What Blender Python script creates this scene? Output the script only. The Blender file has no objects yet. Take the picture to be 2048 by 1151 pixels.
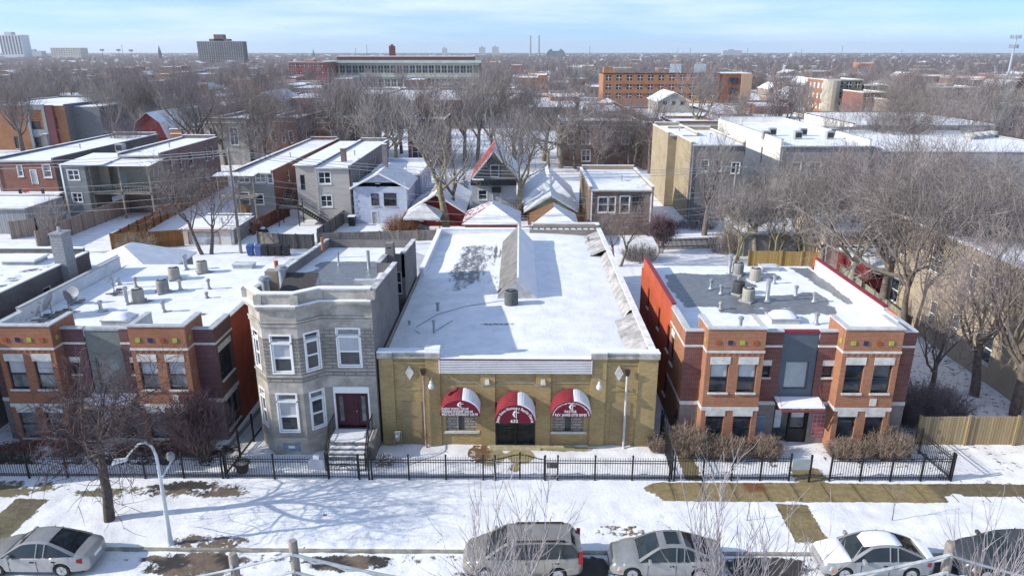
import bpy, math, random
from mathutils import Vector, Matrix, noise as NZ
R = math.radians
S = bpy.context.scene
COL = S.collection
rnd = random.Random(7)

# ------------------------------------------------------------------ camera model (photo pixels 2048 x 1151 -> world)
F, H = 1430.0, 21.0
PITCH, YAW = math.atan(471 / F), R(0.64)
_sp, _cp, _st, _ct = math.sin(PITCH), math.cos(PITCH), math.sin(YAW), math.cos(YAW)
FW, RT, UP = Vector((-_st*_cp, _ct*_cp, -_sp)), Vector((_ct, _st, 0)), Vector((-_st*_sp, _ct*_sp, _cp))
def _ray(px, py): return FW + RT*((px-1024)/F) - UP*((py-575.5)/F)
def G(px, py, z=0.0):
    """point of the plane at height z seen at a photo pixel"""
    r = _ray(px, py); t = (z-H)/r.z
    return Vector((r.x*t, r.y*t, z))
def W(px, py, Y):
    """point of the vertical plane y=Y seen at a photo pixel"""
    r = _ray(px, py); t = Y/r.y
    return Vector((r.x*t, Y, H+r.z*t))
def PRJ(x, y, z):
    d = Vector((x, y, z-H)); w = d.dot(FW)
    return (1024+F*d.dot(RT)/w, 575.5-F*d.dot(UP)/w)

# ------------------------------------------------------------------ mesh builder
class MB:
    def __init__(s): s.v, s.f, s.mi = [], [], []
    def add(s, vs, fs, m=0):
        n = len(s.v); s.v += [tuple(p) for p in vs]
        s.f += [tuple(i+n for i in f) for f in fs]; s.mi += [m]*len(fs)
    def quad(s, a, b, c, d, m=0): s.add([a, b, c, d], [(0, 1, 2, 3)], m)
    def hexa(s, b4, t4, m=0):
        s.add(list(b4)+list(t4), [(3, 2, 1, 0), (4, 5, 6, 7), (0, 1, 5, 4), (1, 2, 6, 5), (2, 3, 7, 6), (3, 0, 4, 7)], m)
    def box(s, x0, x1, y0, y1, z0, z1, m=0):
        if x1 < x0: x0, x1 = x1, x0
        if y1 < y0: y0, y1 = y1, y0
        if z1 < z0: z0, z1 = z1, z0
        s.hexa([(x0, y0, z0), (x1, y0, z0), (x1, y1, z0), (x0, y1, z0)], [(x0, y0, z1), (x1, y0, z1), (x1, y1, z1), (x0, y1, z1)], m)
    def bar(s, p, q, w, h, m=0):
        """box beam from p to q, w across (horizontal), h high"""
        p, q = Vector(p), Vector(q); d = (q-p).normalized()
        a = d.cross(Vector((0, 0, 1)))
        a = a.normalized() if a.length > 1e-4 else Vector((1, 0, 0))
        b = a.cross(d).normalized()
        c = [(-a*w-b*h)/2, (a*w-b*h)/2, (a*w+b*h)/2, (-a*w+b*h)/2]
        s.hexa([p+c[0], p+c[1], p+c[2], p+c[3]], [q+c[0], q+c[1], q+c[2], q+c[3]], m)
    def tube(s, pts, rad, n=8, m=0, cap=True):
        pts = [Vector(p) for p in pts]
        if not hasattr(rad, '__len__'): rad = [rad]*len(pts)
        rings = []; u = None
        for i, p in enumerate(pts):
            d = (pts[min(i+1, len(pts)-1)]-pts[max(i-1, 0)]).normalized()
            if u is None:
                u = d.cross(Vector((0.31, 0.17, 0.93)))
                if u.length < 1e-3: u = d.cross(Vector((1, 0, 0)))
            u = (u-d*u.dot(d)); u.normalize(); w = d.cross(u)
            rings.append([p+(u*math.cos(2*math.pi*k/n)+w*math.sin(2*math.pi*k/n))*rad[i] for k in range(n)])
        vs = [q for r in rings for q in r]; fs = []
        for i in range(len(pts)-1):
            for k in range(n):
                fs.append((i*n+k, i*n+(k+1) % n, (i+1)*n+(k+1) % n, (i+1)*n+k))
        if cap: fs += [tuple(range(n-1, -1, -1)), tuple(range((len(pts)-1)*n, len(pts)*n))]
        s.add(vs, fs, m)
    def lathe(s, c, prof, n=16, m=0, axis='z'):
        vs = []; c = Vector(c)
        for r, h in prof:
            for k in range(n):
                a = 2*math.pi*k/n; x, y = r*math.cos(a), r*math.sin(a)
                vs.append(c+(Vector((x, y, h)) if axis == 'z' else Vector((x, h, y)) if axis == 'y' else Vector((h, x, y))))
        fs = []
        for i in range(len(prof)-1):
            for k in range(n): fs.append((i*n+k, i*n+(k+1) % n, (i+1)*n+(k+1) % n, (i+1)*n+k))
        fs += [tuple(range(n-1, -1, -1)), tuple(range((len(prof)-1)*n, len(prof)*n))]
        s.add(vs, fs, m)
    def prism(s, poly, axis, lo, hi, m=0):
        """polygon in the plane across axis, swept from lo to hi"""
        def P(a, b, h): return (a, h, b) if axis == 'y' else (h, a, b) if axis == 'x' else (a, b, h)
        n = len(poly); vs = [P(a, b, lo) for a, b in poly]+[P(a, b, hi) for a, b in poly]
        fs = [tuple(range(n)), tuple(range(2*n-1, n-1, -1))]+[(i, n+i, n+(i+1) % n, (i+1) % n) for i in range(n)]
        s.add(vs, fs, m)
    def build(s, name, mats, parent=None, smooth=False, local=False, loc=None, bevel=0, angle=35):
        if not isinstance(mats, (list, tuple)): mats = [mats]
        me = bpy.data.meshes.new(name); o = bpy.data.objects.new(name, me); COL.objects.link(o)
        off = Vector((0, 0, 0))
        if parent is not None:
            o.parent = parent
            if not local:
                p = parent
                while p is not None: off = off+p.location; p = p.parent
        elif not local:
            if loc is None and s.v:
                xs = [p[0] for p in s.v]; ys = [p[1] for p in s.v]; zs = [p[2] for p in s.v]
                loc = ((min(xs)+max(xs))/2, (min(ys)+max(ys))/2, min(zs))
            off = Vector(loc or (0, 0, 0)); o.location = off
        ox, oy, oz = off
        me.from_pydata([(a-ox, b-oy, c-oz) for a, b, c in s.v], [], s.f)
        for m in mats: me.materials.append(m)
        if len(mats) > 1: me.polygons.foreach_set('material_index', s.mi)
        if smooth:
            me.polygons.foreach_set('use_smooth', [True]*len(me.polygons))
            try: me.set_sharp_from_angle(angle=R(angle))
            except Exception: pass
        me.update()
        if bevel:
            b = o.modifiers.new('bevel', 'BEVEL'); b.width = bevel; b.segments = 2; b.limit_method = 'ANGLE'
        return o

def tag(o, label=None, cat=None, group=None, kind=None):
    if label: o['label'] = label
    if cat: o['category'] = cat
    if group: o['group'] = group
    if kind: o['kind'] = kind
    return o
def thing(name, label, cat, loc, rz=0, group=None):
    o = bpy.data.objects.new(name, None); COL.objects.link(o); o.location = loc; o.rotation_euler = (0, 0, rz)
    o.empty_display_size = .3
    return tag(o, label, cat, group)
def dup(root, loc, rz=0, sc=1.0, label=None, group=None):
    def cp(o, par):
        c = o.copy(); COL.objects.link(c)
        if par is not None: c.parent = par
        for k in o.children: cp(k, c)
        return c
    r = cp(root, None); r.location = loc; r.rotation_euler = (0, 0, rz); r.scale = (sc, sc, sc)
    if label: r['label'] = label
    if group: r['group'] = group
    return r

# ------------------------------------------------------------------ materials
MATS = {}  # every material is made once, by name
def _nt(name):
    m = bpy.data.materials.new(name); m.use_nodes = True
    nt = m.node_tree; b = nt.nodes['Principled BSDF']
    MATS[name] = m
    return m, nt, b
def _n(nt, t, **kw):
    n = nt.nodes.new(t)
    for k, v in kw.items():
        if hasattr(n, k): setattr(n, k, v)
        else: n.inputs[k].default_value = v
    return n
def _math(nt, op, a, b=None, c=None):
    n = nt.nodes.new('ShaderNodeMath'); n.operation = op
    for i, x in enumerate((a, b, c)):
        if x is None: continue
        if isinstance(x, (int, float)): n.inputs[i].default_value = x
        else: nt.links.new(x, n.inputs[i])
    return n.outputs[0]
def _mix(nt, fac, a, b, mode='MIX'):
    n = nt.nodes.new('ShaderNodeMix'); n.data_type = 'RGBA'; n.blend_type = mode
    for i, x in ((0, fac), (6, a), (7, b)):
        if isinstance(x, (int, float)): n.inputs[i].default_value = x
        elif isinstance(x, (tuple, list)): n.inputs[i].default_value = (*x[:3], 1)
        else: nt.links.new(x, n.inputs[i])
    return n.outputs[2]
def _ramp(nt, x, lo, hi):
    n = nt.nodes.new('ShaderNodeMapRange'); n.interpolation_type = 'SMOOTHSTEP'
    n.inputs[1].default_value = lo; n.inputs[2].default_value = hi
    nt.links.new(x, n.inputs[0]); return n.outputs[0]
def _coord(nt, stretch=None):
    c = nt.nodes.new('ShaderNodeTexCoord').outputs['Object']
    if stretch:
        m = nt.nodes.new('ShaderNodeMapping'); m.inputs['Scale'].default_value = stretch
        nt.links.new(c, m.inputs[0]); c = m.outputs[0]
    return c
def _noise(nt, co, scale, detail=4, rough=.6):
    n = nt.nodes.new('ShaderNodeTexNoise'); n.inputs['Scale'].default_value = scale
    n.inputs['Detail'].default_value = detail; n.inputs['Roughness'].default_value = rough
    nt.links.new(co, n.inputs['Vector']); return n.outputs[0]
def _bump(nt, b, h, strength=.3, dist=.02):
    n = nt.nodes.new('ShaderNodeBump'); n.inputs['Strength'].default_value = strength; n.inputs['Distance'].default_value = dist
    nt.links.new(h, n.inputs['Height']); nt.links.new(n.outputs[0], b.inputs['Normal'])
def k(c, f): return tuple(min(1, x*f) for x in c)
def mat(name, c=0, rough=.75, var=.15, scale=2.5, bump=.15, bscale=25, metal=0, spec=.3, stretch=None, c2=None, coat=0):
    if name in MATS: return MATS[name]
    m, nt, b = _nt(name); co = _coord(nt, stretch)
    n1 = _ramp(nt, _noise(nt, co, scale, 5, .65), .3, .7)
    nt.links.new(_mix(nt, n1, k(c, 1-var), c2 or k(c, 1+var)), b.inputs['Base Color'])
    b.inputs['Roughness'].default_value = rough; b.inputs['Metallic'].default_value = metal
    b.inputs['Specular IOR Level'].default_value = spec
    if coat: b.inputs['Coat Weight'].default_value = coat; b.inputs['Coat Roughness'].default_value = .08
    if bump: _bump(nt, b, _noise(nt, co, bscale, 3), bump)
    return m
def _wallco(nt):
    """(along the wall, up) whichever way the wall faces"""
    co = _coord(nt); sp = nt.nodes.new('ShaderNodeSeparateXYZ'); nt.links.new(co, sp.inputs[0])
    ge = nt.nodes.new('ShaderNodeNewGeometry'); sn = nt.nodes.new('ShaderNodeSeparateXYZ'); nt.links.new(ge.outputs['True Normal'], sn.inputs[0])
    ax = _math(nt, 'ABSOLUTE', sn.outputs[0]); g = _math(nt, 'GREATER_THAN', ax, .55)
    u = _math(nt, 'ADD', _math(nt, 'MULTIPLY', sp.outputs[1], g), _math(nt, 'MULTIPLY', sp.outputs[0], _math(nt, 'SUBTRACT', 1.0, g)))
    cb = nt.nodes.new('ShaderNodeCombineXYZ'); nt.links.new(u, cb.inputs[0]); nt.links.new(sp.outputs[2], cb.inputs[1])
    return co, cb.outputs[0], u, sp.outputs[2]
def brick(name, c1, c2, mortar, bw=.22, rh=.075, ms=.011, dirt=.35, dirtc=None, rough=.85, bump=.5):
    if name in MATS: return MATS[name]
    m, nt, b = _nt(name); co, uv, u, z = _wallco(nt)
    t = nt.nodes.new('ShaderNodeTexBrick'); nt.links.new(uv, t.inputs['Vector'])
    t.inputs['Scale'].default_value = 1; t.inputs['Brick Width'].default_value = bw; t.inputs['Row Height'].default_value = rh
    t.inputs['Mortar Size'].default_value = ms; t.inputs['Mortar Smooth'].default_value = .2; t.inputs['Bias'].default_value = 0
    for key, c in (('Color1', c1), ('Color2', c2), ('Mortar', mortar)): t.inputs[key].default_value = (*c, 1)
    big = _ramp(nt, _noise(nt, co, .55, 6, .7), .35, .75)
    fine = _ramp(nt, _noise(nt, co, 5, 4, .7), .3, .7)
    base = _mix(nt, _math(nt, 'MULTIPLY', big, dirt), t.outputs[0], dirtc or k(c1, .45))
    base = _mix(nt, _math(nt, 'MULTIPLY', fine, .22), base, k(c2, .5))
    nt.links.new(base, b.inputs['Base Color']); b.inputs['Roughness'].default_value = rough; b.inputs['Specular IOR Level'].default_value = .2
    _bump(nt, b, _math(nt, 'SUBTRACT', 1.0, t.outputs[1]), bump, .01)
    return m
def boards(name, c, pitch=.14, vertical=True, var=.35, rough=.85, line=.1, linec=None, grime=.3):
    """fence boards (vertical) or clapboard siding (horizontal)"""
    if name in MATS: return MATS[name]
    m, nt, b = _nt(name); co, uv, u, z = _wallco(nt)
    q = _math(nt, 'DIVIDE', u if vertical else z, pitch)
    fr = _math(nt, 'FRACT', q); fl = _math(nt, 'FLOOR', q)
    wn = nt.nodes.new('ShaderNodeTexWhiteNoise'); wn.noise_dimensions = '1D'; nt.links.new(fl, wn.inputs['W'])
    col = _mix(nt, wn.outputs[0], k(c, 1-var), k(c, 1+var))
    st = _noise(nt, _coord(nt, (1, 1, .12) if vertical else (.3, .3, 1)), 9, 4, .7)
    col = _mix(nt, _math(nt, 'MULTIPLY', _ramp(nt, st, .35, .75), grime), col, k(c, .4))
    ed = _math(nt, 'LESS_THAN', fr, line)
    col = _mix(nt, ed, col, linec or k(c, .25))
    nt.links.new(col, b.inputs['Base Color']); b.inputs['Roughness'].default_value = rough; b.inputs['Specular IOR Level'].default_value = .2
    _bump(nt, b, fr, .4, .015)
    return m
def snowy(name, rough_under=.5, nscale=1.6, edge=.06, streak=None):
    """snow over a surface whose bare patches come from the mesh's 'under' colour attribute (rgb = what lies under, a = how bare)"""
    if name in MATS: return MATS[name]
    m, nt, b = _nt(name); co = _coord(nt, streak)
    at = nt.nodes.new('ShaderNodeAttribute'); at.attribute_name = 'under'
    c0 = _coord(nt)
    nz = _noise(nt, co, nscale, 7, .68)
    a = _math(nt, 'ADD', at.outputs['Alpha'], _math(nt, 'MULTIPLY', _math(nt, 'SUBTRACT', nz, .5), 1.1))
    bare = _ramp(nt, a, .5-edge, .5+edge)
    un = _mix(nt, _ramp(nt, _noise(nt, c0, 3.0, 6, .7), .3, .7), _mix(nt, 1, at.outputs['Color'], (.62, .62, .62), 'MULTIPLY'), at.outputs['Color'])
    sn = _mix(nt, _ramp(nt, _noise(nt, c0, .8, 5, .6), .3, .7), (.70, .71, .745), (.82, .83, .85))
    thin = _ramp(nt, _noise(nt, co, nscale*.55, 6, .7), .50, .82); sn = _mix(nt, _math(nt, 'MULTIPLY', thin, .42), sn, (.40, .40, .43))
    nt.links.new(_mix(nt, bare, sn, un), b.inputs['Base Color'])
    nt.links.new(_math(nt, 'ADD', _math(nt, 'MULTIPLY', bare, rough_under-.75), .75), b.inputs['Roughness'])
    b.inputs['Specular IOR Level'].default_value = .3
    h = _math(nt, 'ADD', _math(nt, 'MULTIPLY', _noise(nt, c0, 6, 5, .7), .5), _math(nt, 'MULTIPLY', bare, -.6))
    _bump(nt, b, h, .8, .08)
    return m
def glass(name, c=(.02, .024, .03), rough=.04):
    if name in MATS: return MATS[name]
    m, nt, b = _nt(name)
    co = _coord(nt); n = _noise(nt, co, 1.3, 2)
    nt.links.new(_mix(nt, _ramp(nt, n, .35, .65), c, k(c, 2.2)), b.inputs['Base Color'])
    b.inputs['Roughness'].default_value = rough; b.inputs['Specular IOR Level'].default_value = .6
    _bump(nt, b, n, .03, .05)
    return m

SNOW = mat('snow', (.78, .79, .82), .7, .05, 1.2, .25, 7, spec=.3)
SNOWP = snowy('patchy_snow', .6, 2.6, .05)
SNOWROOF = snowy('patchy_roof_snow', .28, 1.1, .05)
SNOWSTREAK = snowy('streaky_roof_snow', .4, 1.5, .13, (2.0, .6, 1))
IRON = mat('black_iron', (.018, .018, .02), .45, .2, bump=0)
STEEL = mat('galvanised_steel', (.42, .44, .46), .4, .15, metal=.6, bump=.05)
ALU = mat('painted_lamp_metal', (.55, .58, .60), .45, .1, bump=.05)
LIME = mat('limestone', (.55, .53, .49), .85, .18, 2)
WHITE = mat('white_paint', (.78, .78, .77), .6, .06, 3, .05)
GREYP = mat('grey_paint', (.33, .34, .35), .6, .1)
DARK = mat('dark_paint', (.03, .03, .034), .5, .2)
BLIND = mat('window_blind', (.42, .43, .45), .5, .12, 1.2, .05)
GL = glass('window_glass'); GL2 = glass('window_glass_curtained', (.10, .105, .11), .08)
CONC = mat('concrete', (.34, .31, .25), .9, .2, 1.5)
WOODB = mat('weathered_wood', (.25, .22, .19), .9, .3, 3, .3, 12, stretch=(1, 1, .2))
BARK = mat('tree_bark', (.14, .115, .10), .95, .35, 3, .4, 9)
BARKG = mat('mossy_bark', (.22, .195, .115), .95, .35, 3, .4, 9)
TWIG = mat('brown_twigs', (.20, .17, .155), .95, .3, .6, 0)
TWIGP = mat('purple_brown_twigs', (.215, .178, .18), .95, .3, .6, 0)
TWIGG = mat('grey_twigs', (.245, .22, .21), .95, .3, .6, 0)
TWIGF = mat('frosted_twigs', (.46, .41, .43), .9, .3, 1.5, 0)

# ------------------------------------------------------------------ walls, windows
def wall(mb, p0, p1, z0, z1, ops=(), depth=.16, m=0, mr=None):
    """one wall from p0 to p1 (outside on the right-hand side), with real openings (u0,u1,za,zb) and reveals"""
    p0, p1 = Vector((p0[0], p0[1], 0)), Vector((p1[0], p1[1], 0)); L = (p1-p0).length; d = (p1-p0)/L
    n = Vector((d.y, -d.x, 0)); mr = m if mr is None else mr
    P = lambda u, z, q=0: p0+d*u-n*q+Vector((0, 0, z))
    us = sorted({0, L, *[o[0] for o in ops], *[o[1] for o in ops]}); zs = sorted({z0, z1, *[o[2] for o in ops], *[o[3] for o in ops]})
    for i in range(len(us)-1):
        for j in range(len(zs)-1):
            cu, cz = (us[i]+us[i+1])/2, (zs[j]+zs[j+1])/2
            if any(o[0] < cu < o[1] and o[2] < cz < o[3] for o in ops): continue
            mb.quad(P(us[i], zs[j]), P(us[i+1], zs[j]), P(us[i+1], zs[j+1]), P(us[i], zs[j+1]), m)
    for a, b, c, e in [o[:4] for o in ops]:
        mb.quad(P(a, c), P(a, e), P(a, e, depth), P(a, c, depth), mr); mb.quad(P(b, e), P(b, c), P(b, c, depth), P(b, e, depth), mr)
        mb.quad(P(a, e), P(b, e), P(b, e, depth), P(a, e, depth), mr); mb.quad(P(b, c), P(a, c), P(a, c, depth), P(b, c, depth), mr)
def window(par, p0, p1, op, depth=.16, frame=None, pane=None, fw=.06, rail=True, sill=None, lintel=None, mull=0, blind=None, lh=.4, name='window', trim=0, bars=0):
    """a window part in an opening of the wall p0->p1: panes, with frame, sill and lintel below it"""
    p0, p1 = Vector((p0[0], p0[1], 0)), Vector((p1[0], p1[1], 0)); d = (p1-p0).normalized(); n = Vector((d.y, -d.x, 0))
    a, b, c, e = op[:4]; frame = frame or WHITE; pane = pane or GL
    P = lambda u, z, q=0: p0+d*u-n*q+Vector((0, 0, z))
    mb = MB(); zm = c+(e-c)*(blind if blind else .5)
    mb.quad(P(a, c, depth), P(b, c, depth), P(b, zm, depth), P(a, zm, depth), 0)
    mb.quad(P(a, zm, depth), P(b, zm, depth), P(b, e, depth), P(a, e, depth), 1)
    w = mb.build(name, [pane, BLIND if blind else pane], par)
    f = MB()
    def bb(u0, u1, za, zb, q0, q1): f.hexa([P(u0, za, q0), P(u1, za, q0), P(u1, za, q1), P(u0, za, q1)], [P(u0, zb, q0), P(u1, zb, q0), P(u1, zb, q1), P(u0, zb, q1)])
    q0, q1 = depth-.06, depth-.004
    bb(a, a+fw, c, e, q0, q1); bb(b-fw, b, c, e, q0, q1); bb(a+fw, b-fw, c, c+fw, q0, q1); bb(a+fw, b-fw, e-fw, e, q0, q1)
    if rail: zr = c+(e-c)*.5; bb(a+fw, b-fw, zr-fw/2, zr+fw/2, q0+.01, q1)
    for i in range(mull): u = a+(b-a)*(i+1)/(mull+1); bb(u-fw*.6, u+fw*.6, c+fw, e-fw, q0+.005, q1)
    for i in range(bars): u = a+(b-a)*(i+1)/(bars+1); bb(u-.015, u+.015, c+fw, e-fw, q0+.02, q1)
    if trim:
        bb(a-trim, a, c-trim, e+trim, -.03, 0); bb(b, b+trim, c-trim, e+trim, -.03, 0); bb(a, b, e, e+trim, -.03, 0); bb(a, b, c-trim, c, -.035, 0)
    f.build('frame', frame, w)
    if sill:
        f = MB(); bb(a-.05-trim, b+.05+trim, c-.1-trim, c-trim, -.09, depth-.07 if not trim else -.031); f.build('sill', sill, w)
    if lintel:
        f = MB(); bb(a-.04, b+.04, e, e+lh, -.025, .0); f.build('lintel', lintel, w)
    return w
def sheet(name, x0, x1, y0, y1, zf, under, m, parent=None, step=.3, hang=.0, thick=0.0):
    """a snow sheet as a grid; under(x,y) -> (r,g,b,bareness)"""
    nx = max(1, int((x1-x0)/step)); ny = max(1, int((y1-y0)/step)); mb = MB(); cols = []
    for j in range(ny+1):
        for i in range(nx+1):
            x, y = x0+(x1-x0)*i/nx, y0+(y1-y0)*j/ny
            mb.v.append((x, y, zf(x, y))); cols.append(under(x, y))
    for j in range(ny):
        for i in range(nx):
            a = j*(nx+1)+i; mb.f.append((a, a+1, a+nx+2, a+nx+1)); mb.mi.append(0)
    o = mb.build(name, m, parent, smooth=True)
    at = o.data.attributes.new('under', 'FLOAT_COLOR', 'POINT')
    at.data.foreach_set('color', [q for c in cols for q in c])
    return o
def nz(x, y, s=1.0, o=0.0): return NZ.noise(Vector((x*s+o, y*s-o*.7, o)))
def blob(x, y, cx, cy, rx, ry, soft=.35):
    """1 inside an ellipse, falling to 0 outside"""
    d = math.hypot((x-cx)/rx, (y-cy)/ry)
    return max(0.0, min(1.0, (1+soft-d)/(2*soft)))
def rect(x, y, x0, x1, y0, y1, soft=.2):
    return max(0, min(1, .5+min(x-x0, x1-x, y-y0, y1-y)/(2*soft)))

# ------------------------------------------------------------------ camera, sun, sky
cam = bpy.data.objects.new('camera', bpy.data.cameras.new('camera')); COL.objects.link(cam); S.camera = cam
cam.location = (0, 0, H); cam.data.sensor_width = 36; cam.data.lens = 36*F/2048; cam.data.clip_end = 40000; cam.data.clip_start = .5
cam.rotation_euler = (math.pi/2-PITCH, 0, YAW)
SUN_EL, SUN_AZ = R(27), R(12)          # light travels towards +x and a little towards +y
sd = Vector((math.cos(SUN_EL)*math.cos(SUN_AZ), math.cos(SUN_EL)*math.sin(SUN_AZ), -math.sin(SUN_EL)))
sun = bpy.data.objects.new('sun', bpy.data.lights.new('sun', 'SUN')); COL.objects.link(sun)
sun.data.energy = 3.3; sun.data.angle = R(.5); sun.data.color = (1, .94, .84); sun.location = (-60, 0, 60)
sun.rotation_euler = sd.to_track_quat('-Z', 'Y').to_euler()
wd = bpy.data.worlds.new('World'); S.world = wd; wd.use_nodes = True
nt = wd.node_tree; bg = nt.nodes['Background']
sky = nt.nodes.new('ShaderNodeTexSky'); sky.sky_type = 'NISHITA'; sky.sun_disc = False
sky.sun_elevation = SUN_EL; sky.sun_rotation = math.atan2(-sd.x, -sd.y)
sky.air_density = 1.0; sky.dust_density = .6; sky.ozone_density = 2.2; sky.altitude = 100
tc = nt.nodes.new('ShaderNodeTexCoord')
sx = nt.nodes.new('ShaderNodeSeparateXYZ'); nt.links.new(tc.outputs['Generated'], sx.inputs[0])
cbx = nt.nodes.new('ShaderNodeCombineXYZ'); nt.links.new(sx.outputs[0], cbx.inputs[0]); nt.links.new(sx.outputs[1], cbx.inputs[1])
nt.links.new(_math(nt, 'ADD', _math(nt, 'MULTIPLY', sx.outputs[2], .85), .13), cbx.inputs[2])
nrm = nt.nodes.new('ShaderNodeVectorMath'); nrm.operation = 'NORMALIZE'; nt.links.new(cbx.outputs[0], nrm.inputs[0]); nt.links.new(nrm.outputs[0], sky.inputs[0])
mp = nt.nodes.new('ShaderNodeMapping'); mp.inputs['Scale'].default_value = (1.5, 1.5, 17.0); mp.inputs['Rotation'].default_value = (0, R(4), 0)
nt.links.new(tc.outputs['Generated'], mp.inputs[0])
cn = _noise(nt, mp.outputs[0], 1.5, 6, .58)
cl = _ramp(nt, cn, .38, .72)
skc = _mix(nt, 1.0, sky.outputs[0], (.70, .785, .885), 'MULTIPLY')
out = _mix(nt, _math(nt, 'MULTIPLY', cl, .6), skc, (4.4, 4.8, 5.35))
nt.links.new(out, bg.inputs[0]); bg.inputs[1].default_value = .15
S.view_settings.view_transform = 'Standard'; S.view_settings.look = 'None'; S.view_settings.gamma = 1; S.view_settings.exposure = .83
S.cycles.use_denoising = True; S.cycles.denoiser = 'OPENIMAGEDENOISE'; S.cycles.denoising_input_passes = 'RGB_ALBEDO_NORMAL'; S.cycles.denoising_prefilter = 'NONE'; S.cycles.max_bounces = 5; S.cycles.diffuse_bounces = 3; S.cycles.glossy_bounces = 2
S.cycles.transmission_bounces = 2; S.cycles.transparent_max_bounces = 6; S.cycles.volume_bounces = 0
# ------------------------------------------------------------------ lettering
_GL = {}
def glyph(ch):
    if ch not in _GL:
        cu = bpy.data.curves.new('glyph', 'FONT'); cu.body = ch; cu.size = 1; cu.extrude = .02; cu.offset = .022; cu.resolution_u = 3
        o = bpy.data.objects.new('glyph', cu); COL.objects.link(o)
        dg = bpy.context.evaluated_depsgraph_get(); dg.update(); me = o.evaluated_get(dg).to_mesh()
        vs = [tuple(v.co) for v in me.vertices]; fs = [tuple(p.vertices) for p in me.polygons]
        bpy.data.objects.remove(o); bpy.data.curves.remove(cu)
        w = (max(v[0] for v in vs)+.09) if vs else .28
        _GL[ch] = (vs, fs, w)
    return _GL[ch]
def lettering(name, txt, org, size, m, parent, right=(1, 0, 0), up=(0, 0, 1), align='C', width=None, arc=None, sq=1.0):
    """text as mesh letters; arc=(radius,start_deg,end_deg) sets it along an arch about org"""
    r, u = Vector(right), Vector(up); n = r.cross(u); org = Vector(org); mb = MB()
    tot = sum(glyph(c)[2] for c in txt)*size; sx = 1
    if arc:
        rad, a0, a1 = arc; a = R(a0); span = R(a1-a0); sx = min(1.15, rad*abs(span)/tot)
        for c in txt:
            vs, fs, w = glyph(c); am = a+span*(w*size/2)/tot; rr = r*math.sin(-(am-math.pi/2))+u*math.cos(am-math.pi/2)
            tt = r*math.cos(am-math.pi/2)+u*math.sin(am-math.pi/2)
            o = org+rr*rad-tt*(w*size*sx/2)
            if vs: mb.add([org+r*(q-org).dot(r)+u*((q-org).dot(u)*sq)+n*(z*size) for q, z in ((o+tt*(x*size*sx)+rr*(y*size), z) for x, y, z in vs)], fs)
            a += span*w*size/tot
    else:
        if width: sx = width/tot; tot = width
        x0 = {'C': -tot/2, 'L': 0, 'R': -tot}[align]
        for c in txt:
            vs, fs, w = glyph(c)
            if vs: mb.add([org+r*(x0+x*size*sx)+u*(y*size)+n*(z*size) for x, y, z in vs], fs)
            x0 += w*size*sx
    return mb.build(name, m, parent)

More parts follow.
